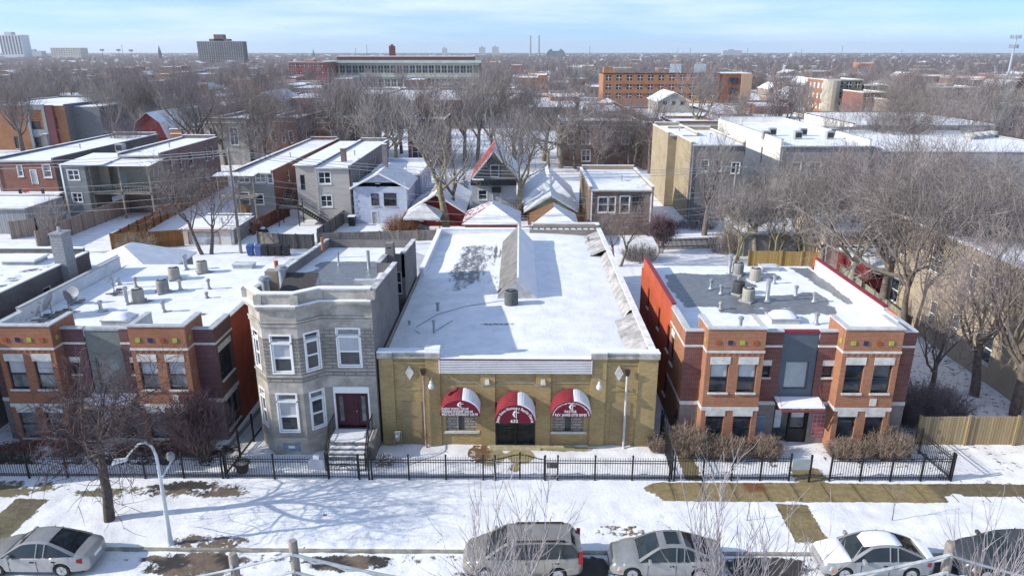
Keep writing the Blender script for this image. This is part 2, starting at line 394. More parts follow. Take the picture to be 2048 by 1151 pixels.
# ------------------------------------------------------------------ ground, street
TAN = (.30, .235, .12); WET = (.06, .055, .052); SOIL = (.19, .145, .11); GRASS = (.13, .11, .05); PAVE = (.13, .13, .135)
def gz(x, y):
    z = 0.0
    if y < 26.35: z = -.10
    elif y < 26.5: z = -.10+.10*(y-26.35)/.15
    if 9 < y < 80 and abs(x) < 70:
        e = min(1, (y-9)/2, (80-y)/4, (70-abs(x))/6)
        if 30.2 < y < 32: e *= .15
        z += e*(.04*nz(x, y, .7)+.04*nz(x, y, 2.1, 5)+.015*nz(x, y, 4.1, 2))
        if 26.5 < y < 30.2 or 32 < y < 35: z += .03*e
    return z
def gunder(x, y):
    c, a = GRASS, .0
    if y < 26.4:                                                   # street
        c, a = (.2, .185, .17), .24+.16*nz(x*.35, y*2.2, .9, 2)
        w = max(blob(x, y, -14.0, 25.5, 2.5, .8), blob(x, y, -7.4, 25.7, 1.9, .55), blob(x, y, -13, 24.7, 1.4, .5))
        if w > .05: c, a = (SOIL if nz(x, y, .8, 3) > -.05 else WET), .14+.5*w+.25*nz(x*.6, y, 1.3, 5)*w
        w = max(blob(x, y, 3.1, 25.3, .9, .9), blob(x, y, 10.7, 25.4, 2.0, 1.0), blob(x, y, 18, 25.6, .9, .9), blob(x, y, 0, 25, 2.6, .7), blob(x, y, 6.3, 25.2, 2.4, .8), blob(x, y, 15, 25.3, 2.4, .8))
        if w > .05: c, a = WET, .62*w+.1
        if 25.6 < y < 26.4: a += .16; pass
    elif y < 30.2:                                                 # parkway
        a = .20+.09*nz(x, y, .35, 4)+.12*nz(x, y, 1.7, 6)+.10*blob(x, y, 2, 28.2, 7, 1.6)-.08*blob(x, y, -6, 29, 6, 1.5)
        if blob(x, y, -14.2, 27.1, 2.4, .9) > .05: c, a = SOIL, .14+.42*blob(x, y, -13.8, 26.9, 2.1, .6)+.22*nz(x*.6, y, 1.3, 5)
        if blob(x, y, 4.6, 27.9, 1.0, .4) > .3: c, a = (.2, .13, .05), .47
        w = rect(x, y, 12.5+(30.2-y)*.02, 14.0, 27.2, 30.4, .08)
        if w > .4: c, a = (.26, .21, .11), w
        w = rect(x, y, -24.9, -23.2, 25.5, 30.4, .1)
        if w > .4: c, a = (.17, .15, .10), .75*w+.05
        tq = (y-26.6)/5.4; tx = -9.7+1.9*tq+.25*math.sin(y*2.1)
        if abs(x-tx) < .5 and nz(x, y, 2.9, 9) > .12: c, a = (.13, .12, .11), .44
        if abs(x+3.5-2.4*tq) < .4 and nz(x, y, 2.9, 19) > .15: c, a = (.13, .12, .11), .42
    elif y < 32.0:                                                 # pavement
        c = TAN if x < 20.9 else (.17, .14, .085)  # right end of the paving painted darker for the shade on it
        ex = 6.9+1.2*nz(y, 1, 1.1)
        a = rect(x, y+.12*nz(x, 3, 1.3), ex, 60, 30.3, 31.93, .1)*1.0
        if abs((x % 1.55)-.05) < .09: c = k(c, .7)
        if x > 20.4 and y < 30.9-.3*nz(x, 7, .9) and x > 21.2: a *= .35
        if abs(x-12.1) < .55 and y > 31: c = (.22, .10, .05)
        if x < -11:
            w = max(blob(x, y, -16.3, 31, 3.4, .8), blob(x, y, -19.8, 30.7, 3.6, .45), blob(x, y, -26, 31, 3.2, .8))
            c = (WET if nz(x, y, .7, 4) > -.1 else SOIL) if x > -18.6 else (.20, .175, .11); a = .52*w+.08+.3*nz(x*.5, y, 1.1, 3)*w
        if -1 < x < 6.5: a = max(a, .05)
    elif y < 35.5:                                                 # front yards
        a = .1+.05*nz(x, y, .5, 1)
        w = max(blob(x, y, -1.6, 34.3, .9, 1.0), blob(x, y, .1, 34.3, .8, .8), blob(x, y, -.2, 33.1, .32, .4), blob(x, y, 2.4, 35.1, 1.9, .3))
        if w > .05: c, a = (.38, .32, .17), .82*w+.04
        if blob(x, y, -2.2, 34.6, .5, .9) > .2: c, a = (.2, .12, .06), .6
        w = rect(x, y, 8.6, 9.6, 32, 35, .15)
        if w > .3: c, a = (.24, .2, .11), .7*w
        if x > 9.8 and y > 33.2 and (x < 14.2 or x > 16.6): c, a = (.10, .065, .05), .44+.2*nz(x, y, .9, 7)
        if 13.9 < x < 16.9 and y < 34: c, a = (.24, .2, .11), .6*blob(x, y, 15.1, 32.6, 1.0, 1.0)+.1
        if x < -15.4 and y > 33: c, a = (.06, .045, .035), .47+.25*nz(x, y, .8, 9)
        if x > 21.5: c, a = (.15, .11, .08), .36+.1*nz(x, y, .6, 2)
    else:
        c, a = (.16, .13, .10), .16+.12*nz(x, y, .11, 8)
        if x > 21.8 and y < 60: a = .40
        if x > 8 and y > 50: a = .30+.1*nz(x, y, .2)
    return (*c, a)
mb = MB(); cols = []
def ramp_axis(pts):
    o = [pts[0][0]]
    for (a, s), (b, _) in zip(pts, pts[1:]):
        n = max(1, round((b-a)/s)); o += [a+(b-a)*i/n for i in range(1, n+1)]
    return o
xs = ramp_axis([(-13000, 5000), (-8000, 6000), (-2000, 1600), (-400, 160), (-80, 3), (-34, .22), (34, 3), (80, 160), (400, 1600), (2000, 6000), (8000, 5000), (13000, 1)])
ys = ramp_axis([(-400, 300), (-100, 50), (9, 1.5), (22, .2), (36, 1.6), (80, 30), (200, 300), (800, 1500), (3000, 6000), (15000, 1)])
nx = len(xs)
for y in ys:
    for x in xs: mb.v.append((x, y, gz(x, y))); cols += gunder(x, y)
for j in range(len(ys)-1):
    for i in range(nx-1): a = j*nx+i; mb.f.append((a, a+1, a+nx+1, a+nx)); mb.mi.append(0)
o = mb.build('snowy_ground', SNOWP, loc=(0, 0, 0), smooth=True); o['kind'] = 'structure'
o.data.attributes.new('under', 'FLOAT_COLOR', 'POINT').data.foreach_set('color', cols)
mb = MB(); mb.box(-60, 60, 26.36, 26.52, -.3, .035); o = mb.build('kerb', mat('kerb_concrete', (.27, .25, .21), .9, .4, 1.5), loc=(0, 26, 0)); o['kind'] = 'structure'

mb = MB()
for i in range(16): u = 7.7+1.55*i; mb.box(u, u+.025, 30.36, 31.9, -.02, .016)
o = mb.build('pavement_joints', mat('joint_dark', (.10, .085, .05), .9), loc=(0, 31, 0)); o['kind'] = 'structure'

# ------------------------------------------------------------------ the two brick two-flats with projecting bays
def duplex(cx, label, pal):
    Yb, Yr, Ye = 35.1, 35.9, 50.3
    x0, x1 = cx-6.2, cx+6.22
    BO, DK, PANEL, SIDE, CAP, STONE = pal['bay'], pal['dark'], pal['panel'], pal['side'], pal['cap'], pal['base']
    t = thing('brick_two_flat', label, 'house', (cx, 43, 0))
    bays = ((cx-5.2, cx-2.15), (cx+2.0, cx+5.05)); pa, pb = cx-.92, cx+1.02
    # recessed front between the bays
    segs = [(x0, bays[0][0]), (bays[0][1], pa), (pb, bays[1][0]), (bays[1][1], x1)]
    sm = [[], [(.22, .72, 4.1, 4.78)], [(.4, .95, 4.1, 4.78)], []]
    for (a, b), ops in zip(segs, sm):
        mb = MB(); wall(mb, (a, Yr), (b, Yr), 2.62, 6.75, ops, .14, 0); wall(mb, (a, Yr), (b, Yr), -.2, 2.4, (), .1, 1)
        mb.box(a, b, Yr-.03, Yr+.1, 2.4, 2.62, 2); mb.box(a, b, Yr-.03, Yr+.1, 5.86, 5.98, 2); mb.box(a-.0, b+.0, Yr-.04, Yr+.28, 6.75, 6.83, 3); mb.build('recessed_front', [DK, STONE, LIME, CAP], t)
    for (a, b), ops in zip(segs, sm):
        for op in ops: window(t, (a, Yr), (b, Yr), op, .14, DARK, GL, .04, rail=False, sill=LIME, lintel=LIME, lh=.32)
    # centre panel, its window, the door and canopy
    mb = MB(); pw = (pa, Yr+.06), (pb, Yr+.06)
    wall(mb, *pw, 2.62, 6.66, [(.32, 1.6, 3.35, 4.98)], .12, 0); mb.box(pa, pb, Yr+.0, Yr+.3, 6.66, 6.8, 1)
    mb.build('entry_panel', [PANEL, pal['edge']], t)
    window(t, *pw, (.32, 1.6, 3.35, 4.98), .12, PANEL, pal['pane'], .05, rail=False)
    mb = MB(); mb.box(pa, pb, Yr+.22, Yr+.3, 0, 2.62, 0); mb.box(pa, pa+.5, Yr+.17, Yr+.22, .9, 2.0, 1); mb.box(pa+1.05, pb-.2, Yr+.17, Yr+.2, 1.55, 2.25, 1)
    d = mb.build('door', [GL, mat('posted_paper', (.5, .52, .54), .8)], t)
    mb = MB()
    for u in (pa, pa+.92, pb-.1): mb.box(u, u+.1, Yr+.1, Yr+.22, 0, 2.62)
    mb.box(pa+.1, pb-.1, Yr+.1, Yr+.215, 2.3, 2.42); mb.box(pa+1.02, pb-.1, Yr+.12, Yr+.215, .0, .85)
    mb.build('frame', IRON, d)
    mb = MB(); zc = 2.66
    mb.box(pa-.05, pb+.35, Yr-1.15, Yr-1.05, zc-.12, zc, 1); mb.box(pa-.05, pa+.03, Yr-1.05, Yr, zc-.12, zc, 1); mb.box(pb+.27, pb+.35, Yr-1.05, Yr, zc-.12, zc, 1)
    mb.box((pa+pb)/2, (pa+pb)/2+.08, Yr-1.05, Yr, zc-.12, zc-.01, 1)
    mb.hexa([(pa-.1, Yr-.98, zc+.02), (pb+.4, Yr-.98, zc+.02), (pb+.4, Yr, zc+.16), (pa-.1, Yr, zc+.16)], [(pa-.1, Yr-.96, zc+.1), (pb+.4, Yr-.96, zc+.1), (pb+.4, Yr, zc+.26), (pa-.1, Yr, zc+.26)], 0)
    for u in (pa, pb+.3): mb.tube([(u, Yr-1.0, zc), (u+.02, Yr, zc+1.0)], .014, 6, 1)
    mb.build('canopy', [SNOW, pal['canopy']], t)
    # bays
    wz = [(.28, 1.26, 3.55, 5.2), (1.78, 2.76, 3.55, 5.2), (.28, 1.26, .55, 2.12), (1.78, 2.76, .55, 2.12)]
    for bi, (a, b) in enumerate(bays):
        mb = MB(); w = b-a
        for p, q, ops in (((a, Yb), (b, Yb), wz), ((b, Yb), (b, Yr), ()), ((a, Yr), (a, Yb), ())):
            wall(mb, p, q, 2.66, 7.2, [o for o in ops if o[2] > 3], .16, 0); wall(mb, p, q, -.2, 2.45, [o for o in ops if o[2] < 3], .16, 0)
        mb.box(a-.03, b+.03, Yb-.03, Yr, 2.45, 2.66, 1); mb.box(a-.03, b+.03, Yb-.04, Yr, 5.86, 5.98, 1)
        for i in range(9): u = a+.15+i*(w-.5)/8; mb.box(u, u+.12, Yb-.03, Yb, 5.72, 5.86, 0)
        # parapet: front, two sides running back over the roof, coping
        yb = 37.2
        mb.box(a, a+.25, Yr, yb, 6.1, 7.2, 0); mb.box(b-.25, b, Yr, yb, 6.1, 7.2, 0)
        mb.box(a+.25, a+.28, Yb+.25, yb, 6.1, 7.2, 2); mb.box(b-.28, b-.25, Yb+.25, yb, 6.1, 7.2, 2); mb.box(a+.0, b-.0, Yb+.22, Yb+.25, 6.1, 7.2, 2)
        mb.box(a-.04, b+.04, Yb-.05, Yb+.28, 7.2, 7.28, 2); mb.box(a-.04, a+.28, Yb+.28, yb+.02, 7.2, 7.28, 2); mb.box(b-.28, b+.04, Yb+.28, yb+.02, 7.2, 7.28, 2)
        mb.box(a, a+.25, yb, yb+.03, 6.1, 7.2, 2); mb.box(b-.25, b, yb, yb+.03, 6.1, 7.2, 2)
        mb.box(a+1.85, a+2.2, Yb-.03, Yb, 2.78, 3.2, 1) if bi == 1 else None
        bay = mb.build('bay', [BO, LIME, CAP], t)
        for op in wz:
            window(bay, (a, Yb), (b, Yb), op, .16, DARK, GL if (bi+cx > 1) else GL2, .055, sill=LIME, lintel=LIME, blind=pal['blind'][bi] if op[2] > 3 else None, lh=.42 if op[2] > 3 else .35)
        tl = MB(); cs = [(.42, 2), (1.08, 1), (1.72, 0), (2.38, 2)] if bi == 0 else [(.35, 0), (1.0, 1), (1.66, 2), (2.34, 0)]
        for u, c in cs: tl.box(a+u, a+u+.24, Yb-.04, Yb, 6.32, 6.56, c)
        tl.box(*( (b, b+.03) if cx < 0 else (a-.03, a)), Yb+.3, Yb+.52, 6.32, 6.56, 0)
        tl.build('coloured_tiles', [mat('lime_tile', (.32, .36, .06), .4, .05), mat('blue_tile', (.02, .03, .08), .4, .3), mat('orange_tile', (.33, .085, .02), .5, .3)], bay)
    # side and rear walls
    mb = MB(); yl0, yl1 = (39.6, 49.6) if cx > 0 else (38.4, 49.2)
    lw = [] if cx < 0 else [(Ye-47.35, Ye-46.75, 4.1, 5.5), (Ye-43.4, Ye-42.8, 4.1, 5.5), (Ye-40.4, Ye-39.7, 3.9, 5.5)]
    lw = lw+[(a, b, 1.0, 2.4) for a, b, _, _ in lw]
    wall(mb, (x0, Ye), (x0, 39.6), -.2, 6.1, lw, .12, 0); mb.quad((x0, yl1, 6.1), (x0, 39.6, 6.1), (x0, 39.6, 6.95), (x0, yl1, 6.95), 0); mb.quad((x0, yl1, 6.1), (x0, yl1, 6.95), (x0+.22, yl1, 6.95), (x0+.22, yl1, 6.1), 0)
    fw_ = [(.5, 1.2, 3.6, 5.3)] if cx > 0 else []
    wall(mb, (x0, 39.6), (x0, Yr), -.2, 6.75, fw_, .12, 1)
    mb.box(x0-.03, x0, Yr, 39.6, 5.86, 5.98, 2); mb.box(x0-.03, x0, Yr, 39.6, 2.42, 2.62, 2)
    rw = [(.25, 1.95, 3.6, 5.3), (.25, 1.95, .5, 2.3)]
    wall(mb, (x1, Yr), (x1, 38.2), -.2, 6.75, rw, .16, 1); wall(mb, (x1, 38.2), (x1, Ye), -.2, 6.95 if cx > 0 else 6.6, (), .1, 0)
    mb.box(x1, x1+.03, Yr, 38.2, 5.86, 5.98, 2); mb.box(x1, x1+.03, Yr, 38.2, 2.42, 2.62, 2)
    wall(mb, (x1, Ye), (x0, Ye), -.2, 6.05, (), .1, 0)
    mb.build('side_walls', [SIDE, pal['sidebrick'], LIME], t)
    for op in rw: window(t, (x1, Yr), (x1, 38.2), op, .16, DARK, GL, .06, mull=1, sill=LIME, lintel=LIME, lh=.35, rail=False)
    for op in lw: window(t, (x0, Ye), (x0, 39.6), op, .12, DARK, GL, .05, sill=LIME)
    for op in fw_: window(t, (x0, 39.6), (x0, Yr), op, .12, DARK, GL, .05, sill=LIME, lintel=LIME)
    # parapets over the roof and the roof itself
    mb = MB()
    mb.box(x0, x0+.22, yl0, yl1, 6.95, 7.0, 1); mb.box(x0+.003, x0+.22, yl0, yl1-.003, 6.0, 6.95, 0); mb.box(x0-.03, x0+.25, yl0, yl1+.02, 7.0, 7.06, 1)
    mb.box(x0+.003, x0+.28, Yr+.28, yl0, 6.0, 6.75, 0); mb.box(x0-.03, x0+.32, Yr+.28, yl0-.0, 6.75, 6.83, 2)
    mb.build('roof_parapet', [mat('white_membrane', (.6, .61, .63), .6, .12, 1.0), pal['edge'], CAP], t); mb = MB()
    if cx > 0:
        mb.box(x1-.22, x1-.003, 39.3, 49.4, 6.0, 6.95, 0); mb.box(x1-.25, x1+.03, 39.3, 49.42, 6.95, 7.06, 1)
    else:
        mb.box(x1-.22, x1-.003, 38.2, Ye, 6.0, 6.45, 0); mb.box(x1-.25, x1+.03, 38.2, Ye, 6.6, 6.66, 2)
    mb.box(x1-.28, x1-.003, Yr+.28, 39.3 if cx > 0 else 38.2, 6.0, 6.75, 0); mb.box(x1-.32, x1+.03, Yr+.28, 39.3 if cx > 0 else 38.2, 6.75, 6.83, 2)
    mb.build('roof_parapet', [mat('white_membrane', (.6, .61, .63), .6, .12, 1.0), pal['edge'], CAP], t)
    def zf(x, y): return 6.16+.02*nz(x, y, .5)
    for (a, b) in ((x0+.25, x1-.25),): sheet('roof', a, b, Yr+.28, Ye+.03, zf, pal['under'], SNOWROOF, t, .22)
    mb = MB(); mb.box(x0+.1, x1-.1, Ye-.25, Ye+.04, 5.95, 6.12); mb.build('roof_edge', CAP, t)
    for a, b in bays: sheet('bay_roof', a+.28, b-.28, Yb+.25, 37.2, lambda x, y: 6.45+.02*nz(x, y, 1), lambda x, y: (.1, .1, .11, .03), SNOWROOF, t, .3)
    return t
def rb_under(x, y):
    q = max(rect(x+.5*nz(x, y, .6), y+.5*nz(x, y, .7, 2), 9.95, 15.6, 41.0, 48.3, .5), rect(x+.5*nz(x, y, .6), y+.4*nz(x, y, .7, 2), 12.0, 19.4, 40.2, 44.2, .45), .8*rect(x, y+.3*nz(x, y, .8), 15.4, 18.2, 47.2, 48.6, .35))
    q -= .22*max(0, nz(x, y, .55, 11)*2.2)+max(0, (42.6-y))*.25*max(0, min(1, (13.5-x)/2))+.75*blob(x, y, 16.1, 44.4, 1.7, .7)+.5*blob(x, y, 15.6, 41.3, 1.2, .3)
    w = rect(x, y, 19.6+(49-y)*.10, 21.0, 42, 50, .35); q = max(q*.97, .8*w, .45*blob(x, y, 16.6, 37.4, .8, .5))
    return (.19, .20, .215, q)  # membrane grey lightened to stand in for sky sheen on the wet patch
    a = rect(x+.5*nz(x, y, .6), y+.5*nz(x, y, .7, 2), 9.9, 18.9, 40.3, 48.2, .5)
    a = max(a*.95, 0.0)
    if x < 11.2: a -= max(0, (43.0-y))*.2
    if x > 15.4 and y > 43.6: a -= .75*rect(x, y, 15.4, 22, 43.9, 47.0, .4)
    if x > 17.3 and y < 43.6: a -= .25
    w = rect(x, y, 19.3+(49-y)*.13, 21.0, 43, 50, .4); a = max(a, .75*w)
    if abs(x-16.6) < .7 and y < 38: a = max(a, .4)
    return (.085, .09, .10, a)
LBO = [(-23.4, 42.1, .6), (-22.8, 44.0, .6), (-23.3, 46.8, .6), (-22.1, 48.4, .6), (-26.0, 43.6, .5), (-27.3, 39.4, .6), (-25.3, 45, .3), (-22.1, 44.5, .3), (-20.3, 44.7, .3), (-25, 40.3, .3), (-21.2, 40.3, .3), (-18, 45, .5), (-19, 40, .4)]
PUR = brick('purple_brick', (.095, .032, .040), (.135, .05, .056), (.25, .19, .19))
PURSIDE = brick('brown_side_brick', (.11, .045, .035), (.15, .065, .045), (.24, .18, .16))
MEMB = mat('metal_coping', (.5, .5, .5), .5, .15, 2)
rb = duplex(15.15, 'red and orange brick house with bare grey patch on its snowy flat roof', dict(
    bay=brick('orange_brick', (.28, .10, .047), (.36, .135, .065), (.42, .28, .2), dirt=.25), dark=brick('dark_red_brick', (.115, .034, .028), (.16, .05, .038), (.30, .2, .18)),
    panel=mat('slate_blue_panel', (.085, .105, .13), .55, .08), side=mat('orange_stucco', (.37, .072, .028), .8, .15, .8), cap=MEMB, base=mat('mauve_block', (.23, .19, .175), .9, .12, 2),
    edge=mat('red_metal_edge', (.20, .02, .03), .45, .1), pane=mat('pale_blind_pane', (.33, .37, .38), .25, .1, 1.2, 0, spec=.6), canopy=mat('red_steel', (.2, .05, .045), .5), blind=(.5, None),
    under=rb_under, sidebrick=brick('side_orange_brick', (.25, .085, .04), (.32, .12, .055), (.4, .26, .18))))
lb = duplex(-22.8, 'orange and purple brick house with satellite dishes on its white roof', dict(
    bay=brick('rust_brick', (.27, .09, .046), (.34, .125, .062), (.38, .25, .18), dirt=.3), dark=PUR,
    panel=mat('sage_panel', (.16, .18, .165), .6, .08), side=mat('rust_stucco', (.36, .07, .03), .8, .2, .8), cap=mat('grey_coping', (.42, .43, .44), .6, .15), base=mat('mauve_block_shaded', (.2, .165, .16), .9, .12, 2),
    edge=mat('zinc_edge', (.36, .38, .39), .5, .15), pane=GL2, canopy=mat('cream_steel', (.45, .4, .22), .5), blind=(.55, .5),
    under=lambda x, y: (.16, .165, .18, -.02+.1*nz(x, y, .3)+.5*max(blob(x, y, a, b, r_*1.6, r_, .6) for a, b, r_ in LBO)), sidebrick=PURSIDE))
# glass-block panels beside the right-hand entrance
mb = MB(); mb.box(13.15, 13.75, 35.85, 35.9, .5, 1.75); mb.build('glass_block_panel', mat('blue_glass_block', (.20, .25, .31), .3, .2, 4), rb)
mb = MB(); f = MB(); mb.box(16.42, 17.1, 35.86, 35.9, .45, 1.85); mb.build('red_lattice_panel', mat('pale_block', (.45, .33, .34), .7), rb)
for i in range(3):
    for j in range(5): f.box(16.46+i*.215, 16.62+i*.215, 35.835, 35.86, .5+j*.27, .7+j*.27)
f.build('red_lattice', mat('red_lattice_paint', (.33, .09, .1), .6), rb)

# ------------------------------------------------------------------ greystone house
def greystone():
    st = brick('greystone_blocks', (.345, .315, .275), (.40, .365, .32), (.27, .25, .225), .75, .34, .012, .65, (.16, .145, .13), bump=.3)
    rough = brick('rock_face_stone', (.29, .265, .235), (.41, .375, .33), (.17, .155, .14), .62, .2, .03, .7, (.12, .11, .10), bump=1.0)
    smooth = mat('smooth_limestone', (.36, .33, .29), .85, .3, 1.1, .2, 14)
    side = brick('grey_common_brick', (.17, .155, .15), (.23, .21, .2), (.26, .25, .24), .21, .075, .016, .55, (.08, .075, .075), bump=.7)
    t = thing('greystone_house', 'grey stone two-flat with angled bay and snowy parapet beside yellow brick church', 'house', (-11, 42, 0))
    Y0, Yb, Ye = 35.2, 34.3, 51.5; xl, xr = -14.4, -7.75
    P = [(xl, Y0+.35), (-13.35, Yb), (-11.5, Yb), (-10.45, Y0), (xr, Y0)]
    fr = [[(.32, 1.0, 4.95, 7.05), (.32, 1.0, 1.5, 3.65)], [(.42, 1.44, 4.95, 7.05), (.42, 1.44, 1.47, 3.69)], [(.36, 1.12, 4.95, 7.05), (.36, 1.12, 1.5, 3.65)], [(.75, 1.95, 4.93, 7.1), (.36, 2.2, 1.15, 3.7)]]
    mb = MB()
    for i in range(4):
        ops = fr[i]
        bands = [(-.2, 1.0, 2), (1.0, 1.3, 0), (1.3, 3.7, 0), (3.7, 4.35, 2), (4.35, 4.75, 1), (4.75, 6.9 if i < 3 else 7.15, 1), (6.9 if i < 3 else 7.15, 8.6, 2)]
        for z0, z1, m in bands:
            oo = [(a, b, max(c, z0), min(e, z1)) for a, b, c, e in ops if c < z1 and e > z0]
            wall(mb, P[i], P[i+1], z0, z1, oo, .14, m)
    mb.build('stone_front', [st, rough, smooth], t)
    # string courses, cornice, parapet following the bay
    def off(q):
        o = []
        for i, p in enumerate(P):
            n = Vector((0, 0))
            for j in (i-1, i):
                if 0 <= j < 4: d = (Vector(P[j+1])-Vector(P[j])).normalized(); n += Vector((d.y, -d.x))
            n.normalize(); o.append(Vector(p)+n*q)
        return o
    def course(mb, q0, q1, z0, z1, m=0):
        A, B = off(q0), off(q1)
        for i in range(4):
            mb.hexa([(*B[i], z0), (*B[i+1], z0), (*A[i+1], z0), (*A[i], z0)], [(*B[i], z1), (*B[i+1], z1), (*A[i+1], z1), (*A[i], z1)], m)
    for q1, za, zb in ((.05, 4.68, 4.8), (.05, .95, 1.08), (.06, 7.55, 7.68), (.09, 7.75, 7.84)): mb = MB(); course(mb, 0, q1, za, zb); mb.build('string_course', smooth, t)
    mb = MB()
    course(mb, 0, .16, 8.42, 8.58); course(mb, 0, .26, 8.58, 8.7); course(mb, 0, .24, 8.70, 8.76, 1)
    course(mb, -.25, .02, 8.76, 9.26, 0); course(mb, -.3, .08, 9.26, 9.34, 0); course(mb, -.28, .07, 9.34, 9.40, 1)
    for i in range(5):
        q = off(.03)[i]; mb.box(q.x-.2, q.x+.2, q.y-.06, q.y+.25, 8.76, 9.26, 0)
    mb.build('cornice', [smooth, SNOW], t)
    for i in range(4):
        for op in fr[i]:
            if i == 3 and op[2] < 2: continue
            z = op[3]-.42
            w = window(t, P[i], P[i+1], (op[0], op[1], op[2], z-.03), .1, WHITE, GL, .09, trim=.07, blind=.45 if i in (1, 3) else None)
            window(t, P[i], P[i+1], (op[0], op[1], z+.03, op[3]), .1, WHITE, GL2, .06, rail=False, trim=.07, name='transom_window')
    # door
    mb = MB(); a, b = P[3][0]+.36, P[3][0]+2.2; y = Y0
    mb.box(a+.02, b-.02, y+.1, y+.16, 1.15, 3.35, 0); mb.box(a+.62, b-.6, y+.06, y+.1, 1.2, 3.3, 0)
    mb.box(a+.2, a+.42, y+.08, y+.1, 1.6, 3.1, 1); mb.box(b-.42, b-.2, y+.08, y+.1, 1.6, 3.1, 1)
    d = mb.build('door', [mat('plum_door_paint', (.055, .013, .022), .45, .12), GL2], t)
    mb = MB(); mb.box(a-.06, a+.02, y-.04, y+.14, 1.15, 3.7); mb.box(b-.02, b+.06, y-.04, y+.14, 1.15, 3.7); mb.box(a+.02, b-.02, y-.04, y+.14, 3.35, 3.72)
    mb.build('frame', WHITE, d)
    mb = MB(); mb.lathe((b-.68, y+.03, 2.2), [(.0, -.02), (.04, 0), (.04, .05), (0, .06)], 8); mb.build('handle', STEEL, d)
    # basement windows
    mb = MB(); mb.box(-12.9, -11.95, Yb-.02, Yb+.02, .25, .75); mb.build('glass_block_window', mat('blue_glass_block', (.2, .25, .31)), t)
    mb = MB(); mb.box(-12.6, -12.25, Yb-.035, Yb-.02, .45, .6); mb.build('basement_vent', WHITE, t)
    # brick flanks with a light-well notch on the church side
    mb = MB()
    def zt(y): return 9.0-(y-35.2)*.075
    def flank(x, ya, yb_, flip=False):
        v = [(x, ya, -.2), (x, yb_, -.2), (x, yb_, zt(yb_)), (x, ya, zt(ya))]
        mb.quad(*(v if not flip else v[::-1]))
    flank(xr, Y0, 43.2); flank(-8.8, 43.2, 46.2); flank(xr, 46.2, Ye); flank(xl, Y0+.35, Ye, True)
    for (xa, xb, y) in ((xr, -8.8, 43.2),): mb.quad((xa, y, -.2), (xb, y, -.2), (xb, y, zt(y)), (xa, y, zt(y)))
    wall(mb, (-8.8, 46.2), (xr, 46.2), -.2, zt(46.2), [(.25, .8, 5.3, 6.9)], .1)
    wall(mb, (xr, Ye), (xl, Ye), -.2, zt(Ye))
    # parapet thickness
    for x0_, x1_, ya, yb_ in ((xr-.22, xr-.003, Y0+.3, 43.2), (-9.02, -8.803, 43.2, 46.2), (xr-.22, xr-.003, 46.2, Ye), (xl+.003, xl+.22, Y0+.6, Ye)):
        mb.hexa([(x0_, ya, 6.5), (x1_, ya, 6.5), (x1_, yb_, 6.5), (x0_, yb_, 6.5)], [(x0_, ya, zt(ya)-.003), (x1_, ya, zt(ya)-.003), (x1_, yb_, zt(yb_)-.003), (x0_, yb_, zt(yb_)-.003)])
    mb.build('brick_flank', side, t)
    window(t, (-8.8, 46.2), (xr, 46.2), (.25, .8, 5.3, 6.9), .1, WHITE, GL, .06)
    mb = MB()
    def cop(x0_, x1_, ya, yb_):
        mb.hexa([(x0_, ya, zt(ya)), (x1_, ya, zt(ya)), (x1_, yb_, zt(yb_)), (x0_, yb_, zt(yb_))], [(x0_, ya, zt(ya)+.07), (x1_, ya, zt(ya)+.07), (x1_, yb_, zt(yb_)+.07), (x0_, yb_, zt(yb_)+.07)])
    cop(xr-.27, xr+.04, Y0+.3, 43.25); cop(xr-.27, xr+.04, 46.15, Ye); cop(-9.07, -8.76, 43.25, 46.15); cop(xl-.04, xl+.26, Y0+.6, Ye)
    mb.build('coping', mat('worn_coping', (.40, .39, .385), .9, .4, 1.2, c2=(.75, .75, .77)), t)
    def un(x, y):
        a = rect(x+.4*nz(x, y, .6), y+.3*nz(x, y, .5, 3), -13.4, -8.9, 38.6, 46.6+.5*nz(x, 0, .4), .45)
        return (.20, .21, .23, .9*a-.25*max(0, nz(x, y, .7, 3)))  # lighter grey paints in the sky reflected by the wet roofing
    sheet('roof', xl+.2, -8.9, Y0+.3, Ye, lambda x, y: zt(y)-.62, un, SNOWROOF, t, .25)
    sheet('roof_strip', -8.9, xr-.2, Y0+.3, 43.2, lambda x, y: zt(y)-.62, un, SNOWROOF, t, .25)
    sheet('roof_strip', -8.9, xr-.2, 46.2, Ye, lambda x, y: zt(y)-.62, lambda x, y: (.1, .1, .1, 0), SNOWROOF, t, .25)
    # roof hatch, vents, chimneys
    mb = MB(); zr = 8.1
    mb.prism([(36.3, zr), (38.4, zr), (38.2, zr+1.15), (37.9, zr+1.2), (36.2, zr+.35)], 'x', -13.0, -11.2, 0)
    mb.quad((-13.03, 36.15, zr+.38), (-11.17, 36.15, zr+.38), (-11.17, 37.95, zr+1.26), (-13.03, 37.95, zr+1.26), 1)
    mb.build('roof_hatch', [mat('stained_render', (.36, .36, .35), .9, .4, 1.5), mat('hatch_slats', (.06, .055, .055), .8, .4, 6, stretch=(1, 6, 1))], t)
    for x, y, h, r in ((-13.7, 36.5, 1.25, .2), (-13.15, 37.7, 1.5, .2)):
        mb = MB(); mb.lathe((x, y, 8.1), [(r+.08, 0), (r, .12), (r, h), (r+.14, h+.02), (r+.14, h+.12), (r, h+.14), (r+.05, h+.22), (0, h+.26)], 14); mb.build('vent_pipe', STEEL, t, smooth=True)
    for x, y, h, r in ((-9.79, 44.4, 1.35, .11), (-12.0, 45.4, 1.0, .07)): mb = MB(); mb.lathe((x, y, 7.5), [(r+.1, 0), (r, .15), (r, h), (r+.02, h+.02), (0, h+.03)], 12); mb.build('vent_pipe', STEEL, t, smooth=True)
